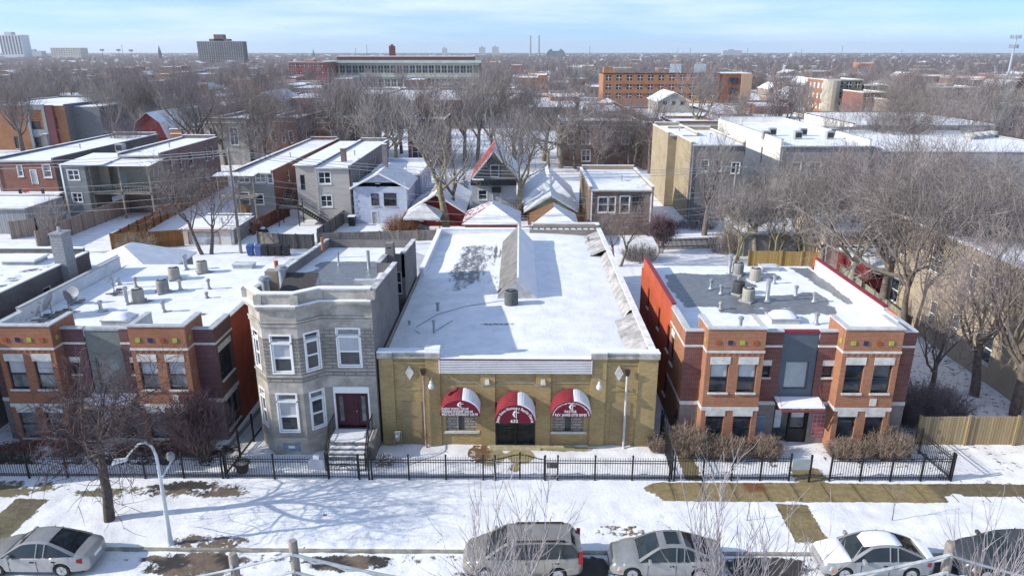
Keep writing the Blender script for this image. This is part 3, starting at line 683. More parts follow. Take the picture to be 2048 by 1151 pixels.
    mb = MB(); mb.box(-9.7, -8.4, 39.7, 40.1, 7.6, 8.35); mb.build('skylight_curb', mat('skylight_metal', (.42, .44, .46), .5), t)
    mb = MB(); mb.hexa([(-8.95, 45.6, 7.3), (-8.35, 45.6, 7.3), (-8.35, 46.6, 7.3), (-8.95, 46.6, 7.3)], [(-8.9, 45.7, 9.0), (-8.4, 45.7, 9.0), (-8.4, 46.3, 9.0), (-8.9, 46.3, 9.0)]); mb.box(-8.78, -8.5, 45.68, 45.7, 8.3, 8.75, 1)
    mb.build('chimney', [side, DARK], t)
    mb = MB(); mb.box(xl+.05, xl+.75, 38.3, 38.9, 7.6, 9.3); mb.build('chimney', brick('tan_common_brick', (.3, .23, .16), (.36, .28, .2), (.3, .28, .26)), t)
    mb = MB(); mb.lathe((-14.1, 39.6, 8.6), [(.12, 0), (.12, .9), (.14, .95), (0, .96)], 10, 0); mb.lathe((-13.6, 47.6, 8.0), [(.1, 0), (.1, .9), (0, .91)], 10, 0)
    mb.build('clay_flue', mat('orange_clay', (.45, .15, .06), .8), t)
    # stoop, steps and rails
    mb = MB(); sx0, sx1 = -10.3, -7.8
    mb.box(sx0, sx1, 33.75, Y0-.003, -.2, 1.12, 0); mb.box(sx0+.05, sx1-.2, 33.8, Y0-.05, 1.12, 1.16, 1)
    mb.box(sx1-.2, sx1, 33.75, Y0-.05, 1.12, 1.25, 0)
    for i in range(5):
        zt_ = 1.12*(5-i)/6; y1 = 33.75-.2*i; mb.box(sx0+.15, sx1-.3, y1-.2, y1, -.2, zt_-.06, 0); mb.box(sx0+.18, sx1-.33, y1-.19, y1-.0, zt_-.06, zt_, 1)
    mb.build('stoop', [mat('stoop_concrete', (.22, .20, .18), .9, .3), SNOW], t)
    for x in (sx0+.12, sx1-.28):
        mb = MB(); mb.bar((x, Y0-.1, 2.1), (x, 33.8, 2.1), .05, .05); mb.bar((x, 33.8, 2.1), (x, 32.75, 1.0), .05, .05); mb.bar((x, 33.8, 1.3), (x, 32.75, .2), .04, .04); mb.bar((x, Y0-.1, 1.3), (x, 33.8, 1.3), .03, .03)
        for yy in [33.8+i*.14 for i in range(10)]: mb.bar((x, yy, 1.16), (x, yy, 2.1), .02, .02)
        for i in range(8): yy = 33.7-.13*i; zz = (33.8-yy)*1.05; mb.bar((x, yy, 1.3-zz), (x, yy, 2.1-zz), .02, .02)
        mb.bar((x, 33.8, 1.12), (x, 33.8, 2.2), .06, .06); mb.bar((x, 32.75, 0), (x, 32.75, 1.1), .06, .06); mb.build('stair_railing', IRON, t)
greystone()

# ------------------------------------------------------------------ church
YB = brick('yellow_brick', (.41, .295, .125), (.53, .395, .185), (.27, .205, .12), dirt=.65, dirtc=(.19, .13, .06))
YBD = brick('brown_yellow_brick', (.34, .245, .12), (.41, .30, .155), (.27, .21, .13), dirt=.5, dirtc=(.15, .11, .06))
def church():
    t = thing('church', 'low yellow brick church with three burgundy arched awnings', 'church', (0, 50, 0))
    Yf, Yw, x0, x1, Ye = 35.4, 35.52, -7.62, 7.5, 65.0
    mb = MB()
    ops = [(3.56, 5.24, .9, 2.75), (6.3, 8.52, .02, 2.62), (9.5, 11.2, .9, 2.75)]
    wall(mb, (x0, Yw), (x1, Yw), -.2, 5.35, ops, .14, 0)
    pil = [(-7.62, -6.85), (-5.1, -4.33), (-2.13, -1.32), (.9, 1.72), (3.91, 4.73), (6.45, 7.5)]
    for i, (a, b) in enumerate(pil):
        zt = 5.35 if i in (0, 1, 4, 5) else 4.5
        mb.box(a, b, Yf, Yw-.003, -.2, zt, 0)
    # sunk panels and brick frames of the end bays
    for a, b in ((-6.85, -5.1), (4.73, 6.45)):
        for za, zb in ((3.05, 3.2), (4.95, 5.12)): mb.box(a+.25, b-.25, Yw-.04, Yw-.003, za+.35, zb+.35, 0) if za < 4 else mb.box(a, b, Yw-.05, Yw-.003, za, zb, 0)
        mb.box(a+.3, b-.3, Yw-.035, Yw-.004, .1, 2.7, 1)
    mb.build('brick_front', [YB, YBD], t)
    for a, b in ((-7.66, -4.3), (3.88, 7.54)):
        mb = MB()
        mb.box(a, b, Yf-.06, Yw+.25, 5.35, 5.47, 0); mb.box(a+.03, b-.03, Yf-.0, Yw+.25, 5.47, 5.6, 0); mb.box(a, b, Yf-.05, Yw+.28, 5.6, 5.68, 0); mb.box(a+.01, b-.01, Yf-.04, Yw+.3, 5.68, 5.76, 1)
        for a2, b2 in ((-7.68, -6.85), (-5.1, -4.28)) if a < 0 else ((3.86, 4.73), (6.45, 7.56)):
            mb.box(a2, b2, Yf-.1, Yf-.06, 5.35, 5.68, 0); mb.box(a2, b2, Yf-.1, Yf-.04, 5.68, 5.765, 1)
        if a < 0: mb.box(-5.1, -4.28, Yf-.08, Yw+.32, 5.76, 5.92, 1)
        mb.build('stone_coping', [mat('old_limestone', (.36, .34, .30), .9, .3), SNOW], t)
    mb = MB(); a, b = -4.33, 3.91; n = 8; pts = []
    for i in range(n): z = 4.52+.78*i/n; pts += [(Yf-.13, z), (Yf-.12, z+.05), (Yf+.02, z+.055), (Yf-.02, z+.0975)]
    for (ya, za), (yb_, zb) in zip(pts, pts[1:]): mb.quad((a, ya, za), (b, ya, za), (b, yb_, zb), (a, yb_, zb))
    mb.box(a-.02, a+.04, Yf-.13, Yf, 4.5, 5.34); mb.box(b-.04, b+.02, Yf-.13, Yf, 4.5, 5.34); mb.box(a, b, Yf-.05, Yf+.1, 5.25, 5.31)
    mb.build('metal_fascia', mat('white_metal_siding', (.62, .62, .63), .5, .1, 1.0), t)
    mb = MB(); mb.box(a, b, Yf-.14, Yf-.1, 5.3, 5.345); mb.build('maroon_edge', mat('maroon_trim', (.12, .02, .03), .6), t)
    mb = MB(); mb.box(a, b, Yf-.1, Yf+.3, 5.31, 5.38); mb.build('edge_snow', SNOW, t)
    # flanks and rear
    mb = MB(); wall(mb, (x0, Ye), (x0, Yw), -.2, 5.1); wall(mb, (x1, Yw), (x1, Ye), -.2, 5.4); wall(mb, (x1, Ye), (x0, Ye), -.2, 5.4)
    mb.box(x1-.3, x1-.003, Yw+.3, Ye-.003, 4.2, 5.4); mb.box(x0+.003, x0+.3, 52, Ye-.003, 4.2, 5.3, 1); mb.box(x0+.3, .9, Ye-.35, Ye-.003, 4.2, 5.4, 1); mb.box(.9, x1-.3, Ye-.35, Ye-.003, 4.2, 5.4)
    mb.box(1.2, 7.3, Ye+.002, Ye+.5, -.2, 5.75)
    mb.build('brick_flank', [brick('church_common_brick', (.26, .22, .18), (.33, .28, .23), (.3, .28, .26), dirt=.5, dirtc=(.12, .11, .1)), mat('snowy_membrane', (.70, .71, .74), .7, .1, 1.5)], t)
    mb = MB()
    y = Yw+.35
    while y < Ye: mb.box(x1-.34, x1+.04, y, y+.55, 5.4, 5.47+.02*rnd.random(), 0); y += .58
    mb.box(x0-.03, x0+.34, 52, Ye, 5.3, 5.38, 1); mb.box(x0+.34, .9, Ye-.38, Ye+.03, 5.4, 5.5, 1); mb.box(.9, x1-.34, Ye-.38, Ye+.0, 5.4, 5.44, 0)
    mb.box(1.1, 7.4, Ye+.45, Ye+.75, 5.75, 5.85, 1); mb.box(7.1, 7.4, Ye+.0, Ye+.45, 5.75, 5.85, 1)
    for i in range(11): xx = 1.1+.58*i; mb.box(xx, xx+.06, Ye-.4, Ye+.01, 5.44, 5.5, 2)
    mb.build('coping_tiles', [mat('glazed_coping', (.72, .72, .73), .6, .15), SNOW, DARK], t)
    # roof
    def zr(x, y): return 4.72+.35*(1-(x/7.5)**2)+.1*rect(x, y, -9, 9, 34, 37.0, .6)+.05*nz(x, y, .35)
    def un(x, y):
        c = (.17, .17, .175); a = -.12
        w = max(.95*rect(x+.5*nz(x, y, .9), y+1.8*nz(x, y, .35, 4), -5.4, -1.9, 49.5, 60.5, .9), blob(x+.3*nz(x, y, 1.2), y+1.5*nz(x, y, .4, 4), -3.9, 53.5, 1.9, 6.0, .4), blob(x, y+1.2*nz(x, y, .5, 2), -2.6, 57.5, 1.5, 4.2, .4), .8*blob(x, y, -2.2, 49.5, .9, 2.6, .4))
        if w > 0: a = -.12+.72*w-.22*max(0, (x+4)/2.7)+(.22 if x > -2.7 and abs((x*2.2) % 1-.5) < .2 else 0)
        if rect(x, y, -2.6, -1.5, 47, 51, .3) > .3: a = .32
        w = max(blob(x, y, -1.4, 41.3, 1.6, .25), blob(x, y, -.9, 40.2, 1.2, .5)*.6)
        if w > .05: a = max(a, .52*w); 
        if x > 5.9:
            w = max(rect(x, y, 6.1, 7.4, 58, 64.5, .3), .7*rect(x, y, 6.2+.5*nz(y, 2, .5), 7.4, 36.5, 43, .4), .6*rect(x, y, 6.7, 7.4, 43, 58, .2))
            if w > .05: c = (.30, .28, .27) if y < 50 else (.24, .205, .19); a = max(a, .8*w-.05)
        return (*c, a)
    sheet('roof', x0+.02, x1-.28, Yf+.15, Ye-.3, zr, un, SNOWSTREAK, t, .2)
    # peeled membrane folded over the parapet
    mb = MB()
    for y0_, y1_, w in ((36.8, 42.5, .95), (57.5, 64.3, 1.1), (43, 57, .35)):
        n = 14; pr = None
        for i in range(n+1):
            y = y0_+(y1_-y0_)*i/n; ww = w*(1+.25*nz(y, 1, .9)); q = [(7.18, y, 5.41), (7.05-.1*ww, y, 5.33+.05*nz(y, 4, 1.5)), (7.0-ww*.7, y, 4.98+.06*nz(y, 8, 1.7)), (7.0-ww, y, zr(7-ww, y)+.02)]
            if pr:
                for (a_, b_, c_, d_) in zip(pr, pr[1:], q[1:], q): mb.quad(a_, d_, c_, b_)
            pr = q
    mb.build('loose_membrane', mat('dirty_membrane', (.36, .34, .33), .7, .4, 1.2, .3, 4), t)
    # ridge monitor
    mb = MB(); ya, yb_ = 46.1, 61.5; xa, xm, xb, zb, zt = -1.55, -.12, 1.3, 5.0, 6.55
    mb.quad((xa, yb_, zb), (xa, ya, zb), (xm, ya, zt), (xm, yb_, zt), 0); mb.quad((xb, ya, zb), (xb, yb_, zb), (xm, yb_, zt), (xm, ya, zt), 1)
    mb.add([(xa, ya, zb), (xb, ya, zb), (xm, ya, zt)], [(0, 1, 2)], 2); mb.add([(xb, yb_, zb), (xa, yb_, zb), (xm, yb_, zt)], [(0, 1, 2)], 2)
    mb.box(xm-.06, xm+.06, ya-.03, yb_, zt-.02, zt+.06, 1); mb.box(xa-.03, xb+.03, ya-.02, yb_+.02, 4.6, zb-.003, 2)
    mb.build('ridge_monitor', [mat('weathered_boards', (.105, .10, .095), .9, .45, 2.4, .4, 14, stretch=(.5, 2.6, .5), c2=(.29, .28, .275)), SNOW, mat('monitor_metal', (.45, .46, .48), .5, .2)], t)
    # windows filled with stone, slit of glass
    fs = brick('field_stone', (.34, .28, .25), (.42, .36, .32), (.13, .11, .1), .5, .17, .025, .4, bump=.9)
    for u0, u1, za, zb_ in (ops[0], ops[2]):
        a, b = x0+u0, x0+u1; m_ = (a+b)/2
        mb = MB(); mb.box(a, m_-.17, Yw+.06, Yw+.13, za, zb_); mb.box(m_+.17, b, Yw+.06, Yw+.13, za, zb_)
        w = mb.build('window', fs, t)
        mb = MB(); mb.box(m_-.17, m_+.17, Yw+.1, Yw+.13, za, zb_); mb.build('pane', mat('dark_slit_glass', (.05, .055, .06), .15), w)
        mb = MB(); mb.box(a-.12, b+.18, Yw-.1, Yw+.05, za-.14, za-.0); mb.build('sill', LIME, w)
    # doors with iron gates
    mb = MB(); a, b = x0+6.3, x0+8.52
    mb.box(a+.1, b-.1, Yw+.1, Yw+.135, .02, 2.6, 0)
    d = mb.build('door', [mat('door_glass', (.035, .04, .04), .06, .3)], t)
    mb = MB(); m_ = (a+b)/2
    for u in (a, m_-.05, b-.1): mb.box(u, u+.1, Yf-.02, Yw+.1, .02, 2.6)
    for z in (.06, 1.0, 2.0, 2.2, 2.45): mb.box(a+.1, b-.1, Yf+.0, Yf+.04, z, z+.045)
    for i in range(1, 22): u = a+.1+(b-a-.2)*i/22; mb.box(u-.008, u+.008, Yf+.01, Yf+.03, .06, .45 if i % 2 else 2.2)
    mb.build('iron_gate', IRON, d)
    mb = MB(); mb.box(a-.35, b+.3, Yf-.55, Yf-.003, -.2, .06, 0); mb.box(b-.1, b+2.2, Yf-.3, Yf-.004, -.2, .05, 0); mb.build('door_step', mat('pale_step_stone', (.38, .34, .22), .9, .25), t)
    # awnings
    AW = mat('burgundy_canvas', (.135, .008, .023), .7, .12, 2); AWT = mat('faded_red_canvas', (.19, .02, .03), .75, .25, 1.3)
    def awning(cx, r, zb, ht, proj, kind):
        n = 22; mb = MB(); yf = Yf-proj
        ar = [math.pi*i/n for i in range(n+1)]
        Fp = [(cx-r*math.cos(q), yf, zb+ht*math.sin(q)) for q in ar]; Bp = [(cx-r*math.cos(q), Yf-.01, zb+(ht+.30)*math.sin(q)) for q in ar]
        mb.add(Fp, [tuple(range(n, -1, -1))[::-1]], 0)
        for i in range(n): mb.quad(Fp[i+1], Fp[i], Bp[i], Bp[i+1], 1)
        mb.add([(p[0], yf+.02, p[2]-.0) for p in Fp], [tuple(range(n, -1, -1))], 0)
        o = mb.build('awning', [AW, AWT], t, smooth=True, angle=50)
        mb = MB(); i0 = 12
        for i in range(i0, n-1):
            def up(p, q, h=.05): return (p[0]+.02+h*.5, p[1], p[2]+h)
            m0 = .08+.25*rnd.random() if i < i0+2 else .04
            A, B = Vector(Fp[i]), Vector(Bp[i]); C_, D = Vector(Fp[i+1]), Vector(Bp[i+1])
            a0, b0, c0, d0 = A.lerp(B, .03), A.lerp(B, 1-m0*.5), C_.lerp(D, .03), C_.lerp(D, .97)
            mb.hexa([a0, c0, d0, b0], [up(a0, 0), up(c0, 0, .05 if i < n-2 else .01), up(d0, 0, .05 if i < n-2 else .01), up(b0, 0)])
        mb.build('snow_cap', SNOW, o, smooth=True)
        L = WHITE; yl = yf-.01
        # cross and flame emblem
        ez = zb+ht*(.60 if kind == 0 else .50 if kind == 2 else .34); s = .46*(1 if kind == 1 else .66 if kind == 0 else .78); ex = cx+.03
        mb = MB(); mb.box(ex+.03, ex+.065, yl-.015, yl, ez-s*.15, ez+s); mb.box(ex-.02, ex+.2, yl-.015, yl, ez+s*.58, ez+s*.66)
        mb.prism([(ex+.0, ez+s*.98), (ex-.1, ez+s*.7), (ex-.16, ez+s*.4), (ex-.1, ez+s*.12), (ex+.0, ez-.02), (ex-.03, ez+s*.3), (ex-.06, ez+s*.45), (ex-.01, ez+s*.7)], 'y', yl-.015, yl)
        mb.build('cross_and_flame', L, o)
        if kind == 0:
            for i, (s_, wd_) in enumerate((('SUNDAY SCHOOL 9:30 AM', 1.45), ('MORNING WORSHIP 11:00 AM', 1.68), ('BIBLE CLASS WEDNESDAY 6:30 PM', 1.95))):
                lettering('lettering', s_, (cx-r+.12, yl, zb+.365-.165*i), .20, L, o, align='L', width=wd_)
        elif kind == 1:
            lettering('lettering', 'Jasper Stone Missionary Baptist Church', (cx, yl, zb-.02), .22, L, o, arc=(r*.80, 176, 4), sq=ht/r)
            lettering('lettering', '632', (cx-.02, yl, zb+.05), .25, L, o)
        else:
            lettering('lettering', 'I can do everything through Him who gives me strength. Phil 4:13', (cx, yl, zb), .13, L, o, arc=(r*.87, 176, 4), sq=ht/r)
            lettering('lettering', 'PASTOR', (cx-.02, yl, zb+.25), .21, L, o, width=.66); lettering('lettering', 'REV. JAMES OTIS GIVES', (cx, yl, zb+.05), .20, L, o, width=1.72)
    awning(-3.21, 1.08, 2.38, .92, .95, 0); awning(-.23, 1.10, 2.04, 1.08, 1.1, 1); awning(2.79, 1.08, 2.36, .92, .95, 2)
    # downspouts, diamonds, lamps, conduit, gas meter
    RU = mat('rusty_pipe', (.38, .36, .34), .6, .1, 1.4, c2=(.22, .09, .035)); RG = mat('grey_downspout', (.5, .5, .5), .5, .1)
    for x, m_ in ((-5.2, RU), (5.83, RG)):
        mb = MB(); mb.tube([(x, Yf-.12, 4.5), (x, Yf-.12, .1), (x+.03, Yf-.2, .0)], .065, 10, 0); mb.hexa([(x-.09, Yf-.2, 4.42), (x+.09, Yf-.2, 4.42), (x+.09, Yf, 4.42), (x-.09, Yf, 4.42)], [(x-.14, Yf-.26, 4.75), (x+.14, Yf-.26, 4.75), (x+.14, Yf, 4.75), (x-.14, Yf, 4.75)], 1)
        mb.build('downspout', [m_, mat('dark_rust', (.05, .03, .025), .8)], t, smooth=True)
    for x in (-5.98, 5.42):
        mb = MB(); mb.prism([(x-.24, 4.45), (x, 4.02), (x+.24, 4.45), (x, 4.9)], 'y', Yw-.07, Yw-.003); mb.build('diamond_stone', LIME, t)
    for x in (-4.75, 4.3):
        mb = MB(); mb.tube([(x+.1, Yf, 4.2), (x+.02, Yf-.35, 4.3), (x, Yf-.5, 4.2)], .03, 8, 0); mb.lathe((x, Yf-.5, 3.78), [(0, 0), (.13, .02), (.16, .1), (.15, .22), (.09, .27), (.08, .42), (.03, .46)], 14, 1)
        mb.build('wall_lamp', [STEEL, mat('lamp_glass', (.6, .62, .64), .2, .05)], t, smooth=True)
    for x in (-1.75, 1.3):
        mb = MB(); mb.hexa([(x-.13, Yf-.2, 3.88), (x+.13, Yf-.2, 3.88), (x+.13, Yf, 3.88), (x-.13, Yf, 3.88)], [(x-.1, Yf-.1, 4.12), (x+.1, Yf-.1, 4.12), (x+.1, Yf, 4.12), (x-.1, Yf, 4.12)]); mb.build('flood_lamp', mat('lamp_box', (.5, .47, .43), .6), t)
    mb = MB()
    for a, b in ((-3.9, -2.3), (-1.2, .8), (1.8, 3.8)): mb.tube([(a, Yw-.03, 3.86), (b, Yw-.03, 3.86)], .02, 6)
    for a in (-2.2, .85): mb.tube([(a-.1, Yw-.03, 3.86), (a+.1, Yf-.03, 3.74), (a+.85, Yf-.03, 3.74), (a+1.0, Yw-.03, 3.84)], .02, 6)
    mb.build('conduit', STEEL, t)
    mb = MB(); x = -6.78; mb.tube([(x-.2, Yf-.12, 0), (x-.2, Yf-.12, .95), (x+.2, Yf-.12, .95), (x+.2, Yf-.12, 0)], .025, 8, 0); mb.lathe((x, Yf-.28, .45), [(.0, 0), (.14, .03), (.16, .15), (.14, .3), (0, .34)], 12, 0, 'z'); mb.box(x-.13, x+.13, Yf-.2, Yf-.02, .7, .95, 0)
    mb.build('gas_meter', mat('meter_grey', (.33, .33, .33), .5), t, smooth=True)
    # little things on the roof
    for x, y, h, r in ((-5.36, 44.1, .55, .1), (-5.17, 40.2, .8, .07), (-6.9, 41.8, .25, .06), (6.07, 62.2, .5, .16)):
        mb = MB(); mb.lathe((x, y, zr(x, y)-.1), [(r, 0), (r, h), (r+.04, h+.02), (r+.04, h+.1), (0, h+.12)], 10); mb.build('roof_vent', GREYP, t)
    mb = MB()
    for pts in ([(-6.4, 41.2), (-5.3, 43.3), (-3.6, 44.6), (-1.0, 45.6)], [(-5.1, 40.4), (-4.2, 42.0)], [(-6.4, 40.7), (-6.0, 40.1)]):
        mb.tube([(x, y, zr(x, y)+.03) for x, y in pts], .014, 5)
    mb.build('roof_cable', DARK, t)
church()
# ------------------------------------------------------------------ iron fences
def iron_fence(label, p0, p1, h=1.45, group=None, gate=None, spacing=2.0, name='iron_fence', snow=False):
    p0, p1 = Vector((p0[0], p0[1], 0)), Vector((p1[0], p1[1], 0)); L = (p1-p0).length; d = (p1-p0)/L
    t = thing(name, label, 'fence', tuple((p0+p1)/2), group=group)
    n = max(1, round(L/spacing)); pk = MB(); P = lambda u, z: p0+d*u+Vector((0, 0, z))
    us = [L*i/n for i in range(n+1)]
    if gate: us = sorted([u for u in us if not gate[0]-.5 < u < gate[1]+.5]+[gate[0], gate[1]])
    def rails(a, b, mb, zz=(.16, .24, h-.32, h-.18)):
        for z in zz: mb.bar(P(a, z), P(b, z), .035, .035)
    for a, b in zip(us, us[1:]):
        if gate and abs(a-gate[0]) < .01: continue
        rails(a, b, pk)
        m = max(2, round((b-a)/.13))
        for i in range(1, m): pk.bar(P(a+(b-a)*i/m, .08), P(a+(b-a)*i/m, h), .02, .02)
    pk.build('picket_panel', IRON, t)
    for u in us:
        q = MB(); q.box(-.04, .04, -.04, .04, -.1, h+.08); q.hexa([(-.055, -.055, h+.08), (.055, -.055, h+.08), (.055, .055, h+.08), (-.055, .055, h+.08)], [(-.01, -.01, h+.16), (.01, -.01, h+.16), (.01, .01, h+.16), (-.01, .01, h+.16)])
        q.v = [(a+P(u, 0).x, b+P(u, 0).y, c) for a, b, c in q.v]; q.build('post', IRON, t)
    if gate:
        a, b, kind = gate; g = MB(); m = (a+b)/2
        leaves = ((a+.06, m-.02), (m+.02, b-.06)) if kind == 'arch' else ((a+.06, b-.06),)
        for x0, x1 in leaves:
            rails(x0, x1, g, (.16, h-.3) if kind == 'arch' else (.16, .9, h-.05))
            for u in (x0, x1): g.bar(P(u, .08), P(u, h+(.3 if kind == 'arch' and abs(u-m) < .1 else .1)), .05, .05)
            k_ = max(3, round((x1-x0)/.13)); pr = None
            for i in range(k_+1):
                u = x0+(x1-x0)*i/k_; e = .28*math.cos((u-m)/(b-a)*math.pi)**2 if kind == 'arch' else 0
                g.bar(P(u, .1), P(u, h-.05+e), .02, .02)
                if pr: g.bar(pr, P(u, h-.12+e), .035, .035)
                pr = P(u, h-.12+e)
        if kind == 'scroll':
            for s in (.28, .48):
                c = P(m, .55); prev = None
                for i in range(15):
                    q = math.pi*i/14; pt = c+d*math.cos(q)*s+Vector((0, 0, math.sin(q)*s*.8))
                    if prev: g.bar(prev, pt, .025, .025)
                    prev = pt
        g.build('gate', IRON, t)
    return t
fg = 'black iron fences along the pavement'
iron_fence('black iron picket fence in front of the house with satellite dishes', (-29.5, 31.95), (-15.35, 31.98), group=fg, spacing=2.05)
iron_fence('black iron fence with scroll gate before the greystone house steps', (-15.1, 31.98), (-7.75, 32.0), 1.35, fg, (5.25, 6.85, 'scroll'), 2.2)
iron_fence('long black iron fence with arched double gate in front of the church', (-7.6, 32.0), (7.75, 32.03), 1.35, fg, (6.35, 8.95, 'arch'))
iron_fence('black iron fence with gap in front of the bare patch roof house', (8.0, 32.05), (13.9, 32.08), 1.5, fg, spacing=1.6)
iron_fence('black iron fence ending at the corner before the wooden fence', (16.0, 32.1), (22.25, 32.15), 1.5, fg, spacing=1.6)
sg = 'iron fences running back between the houses'
iron_fence('iron side fence running back beside the greystone house', (-15.25, 32.1), (-15.0, 37.6), 1.6, sg)
iron_fence('iron side fence between the church and the orange wall', (7.9, 32.2), (8.15, 36.6), 1.55, sg)
iron_fence('iron side fence running back from the corner by the wooden fence', (22.25, 32.3), (21.7, 37.2), 1.5, sg)
iron_fence('short iron gate closing the gap beside the orange wall', (8.2, 36.3), (8.9, 36.3), 1.7, sg)
t = thing('gate_sign', 'grey blank sign board on post by the open gate gap', 'sign', (14.4, 32.0, 0))
mb = MB(); mb.box(13.95, 14.85, 31.96, 32.0, .75, 1.35); mb.build('board', mat('grey_sign', (.32, .36, .36), .6, .1), t)
mb = MB(); mb.box(14.86, 14.95, 31.96, 32.05, -.1, 1.6); mb.build('post', IRON, t)
mb = MB(); mb.box(1.42, 1.98, 31.93, 31.96, .78, 1.12); tag(mb.build('fence_plaque', mat('black_plaque', (.05, .05, .05), .5)), 'small black plaque hung on the church fence beside the gate', 'sign')
t = thing('mailbox', 'pale grey metal mailbox on the fence by the stone steps', 'mailbox', (-10.35, 31.9, 0))
mb = MB(); mb.box(-10.75, -9.95, 31.7, 31.93, .75, 1.2, 0); mb.prism([(-10.75, 1.2), (-9.95, 1.2), (-10.0, 1.3), (-10.7, 1.3)], 'y', 31.7, 31.93, 0); mb.build('box', mat('mailbox_grey', (.4, .4, .42), .5), t)
mb = MB(); mb.box(-10.5, -10.2, 31.75, 31.9, 1.31, 1.5); mb.build('newspaper', WHITE, t)
t = thing('planter_pot', 'dark round planter pot with snow by the side fence corner', 'planter', (-14.55, 32.6, 0))
mb = MB(); mb.lathe((-14.55, 32.6, 0), [(.25, 0), (.36, .5), (.42, .52), (.42, .6), (.36, .6), (.34, .52)], 18); mb.build('pot', mat('dark_clay', (.05, .045, .045), .7), t, smooth=True)
mb = MB(); mb.lathe((-14.55, 32.6, .5), [(.34, 0), (.3, .05), (0, .08)], 14); mb.build('soil', mat('snowy_soil', (.2, .18, .17), .9, .4, 6), t)

# ------------------------------------------------------------------ street lamp, poles, wires
t = thing('street_lamp', 'silver gooseneck street lamp on the kerb by the leafless street tree', 'street lamp', (-15.65, 26.75, 0))
bx, by = -15.65, 26.75
def onlamp(px, py): return W(px, py, by)
pts = [onlamp(*p) for p in ((328, 1000), (318, 940), (312, 910), (304, 892), (290, 884), (276, 888), (262, 903), (250, 918))]
mb = MB(); base = Vector((bx, by, -.05)); mb.tube([base, base.lerp(pts[0], .5), *pts], [.12, .10, .085, .07, .062, .055, .05, .045, .04, .035], 12); mb.lathe((bx, by, -.1), [(.2, 0), (.2, .12), (.14, .2), (.13, .5)], 12)
mb.build('pole', ALU, t, smooth=True)
e = pts[-1]; mb = MB(); mb.hexa([e+Vector(q) for q in ((.1, -.1, -.06), (.1, .1, -.06), (-.55, .17, -.22), (-.55, -.17, -.22))], [e+Vector(q) for q in ((.1, -.07, .07), (.1, .07, .07), (-.5, .12, -.02), (-.5, -.12, -.02))]); mb.build('lamp_head', ALU, t, bevel=.03)
mb = MB(); q = onlamp(321, 960); mb.tube([q, q+Vector((.15, .5, .35)), q+Vector((.2, .75, .5))], .04, 8, 0); mb.lathe(q+Vector((.2, .75, .5)), [(.06, 0), (.15, .1), (.19, .24), (.14, .4), (.04, .46)], 14, 1); mb.build('pavement_lamp', [ALU, mat('globe_glass', (.22, .235, .24), .25, .2)], t, smooth=True)
tops = [(585, 1080), (465, 1106), (1902, 1083)]
pl = ['tall wooden pole top with snowy wires, right of the shorter pole', 'shorter wooden pole top standing left of the wired pole', 'wooden pole top leaning in front of the dark grey car']
pp = []
for i, (px, py) in enumerate(tops):
    q = W(px, py, 17.0); pp.append(q)
    t = thing('utility_pole', pl[i], 'pole', (q.x, 17.0, -.1), group='wooden poles along the near kerb')
    mb = MB(); mb.tube([(q.x+(.25 if i == 2 else .04), 17.0, -.2), (q.x, 17.0, q.z-.06), (q.x, 17.0, q.z)], [.17, .125, .10], 12); mb.build('shaft', mat('grey_pole_wood', (.25, .215, .18), .9, .35, 3, .4, 16, stretch=(2, 2, .15)), t, smooth=True)
    mb = MB()
    for z in (.35, .95): mb.lathe((q.x, 17.0-.14, q.z-z), [(.02, -.08), (.05, 0), (.02, .08)], 8)
    mb.build('insulator', STEEL, t)
WIRE = mat('frosty_cable', (.40, .42, .43), .5, .2, 3)
def cable(label, a, b, sag, r=.02, m=None, n=24, loops=0, cat='cable', group='overhead wires'):
    a, b = Vector(a), Vector(b); pts = []
    for i in range(n+1):
        s = i/n; p = a.lerp(b, s); p.z -= sag*4*s*(1-s); pts.append(p)
    mb = MB(); mb.tube(pts, r, 6)
    if loops:
        pts2 = [p+Vector((0, .05*math.sin(i*2.1), .05*math.cos(i*2.1)-.06)) for i, p in enumerate(pts)]; mb.tube(pts2, r*.7, 5)
    o = mb.build('overhead_wire', m or WIRE, smooth=True); tag(o, label, cat, group); return o
pg = 'thick wires strung between the near poles'
cable('thick frosted cable bundle, the upper one between the two tall poles', pp[0]-Vector((0, .14, .35)), pp[2]-Vector((0, .14, .3)), 1.5, .045, loops=1, n=60, group=pg)
cable('thick frosted cable, the lower one between the two tall poles', pp[0]-Vector((0, .14, .95)), pp[2]-Vector((0, .14, .9)), 1.6, .04, loops=1, n=60, group=pg)
for j, (z0, z1) in enumerate(((.35, .6), (.95, 1.25))):
    cable(('upper', 'lower')[j]+' frosted cable sagging left from the tall pole past the shorter pole', pp[0]-Vector((0, .14, z0)), (-24, 16.8, pp[0].z-z1), 1.4, .035, n=40, group=pg)
    cable(('upper', 'lower')[j]+' frosted cable leaving the right pole across the dark car', pp[2]-Vector((0, .14, z0)), (30, 16.8, pp[2].z-z1), 1.5, .035, n=40, group=pg)

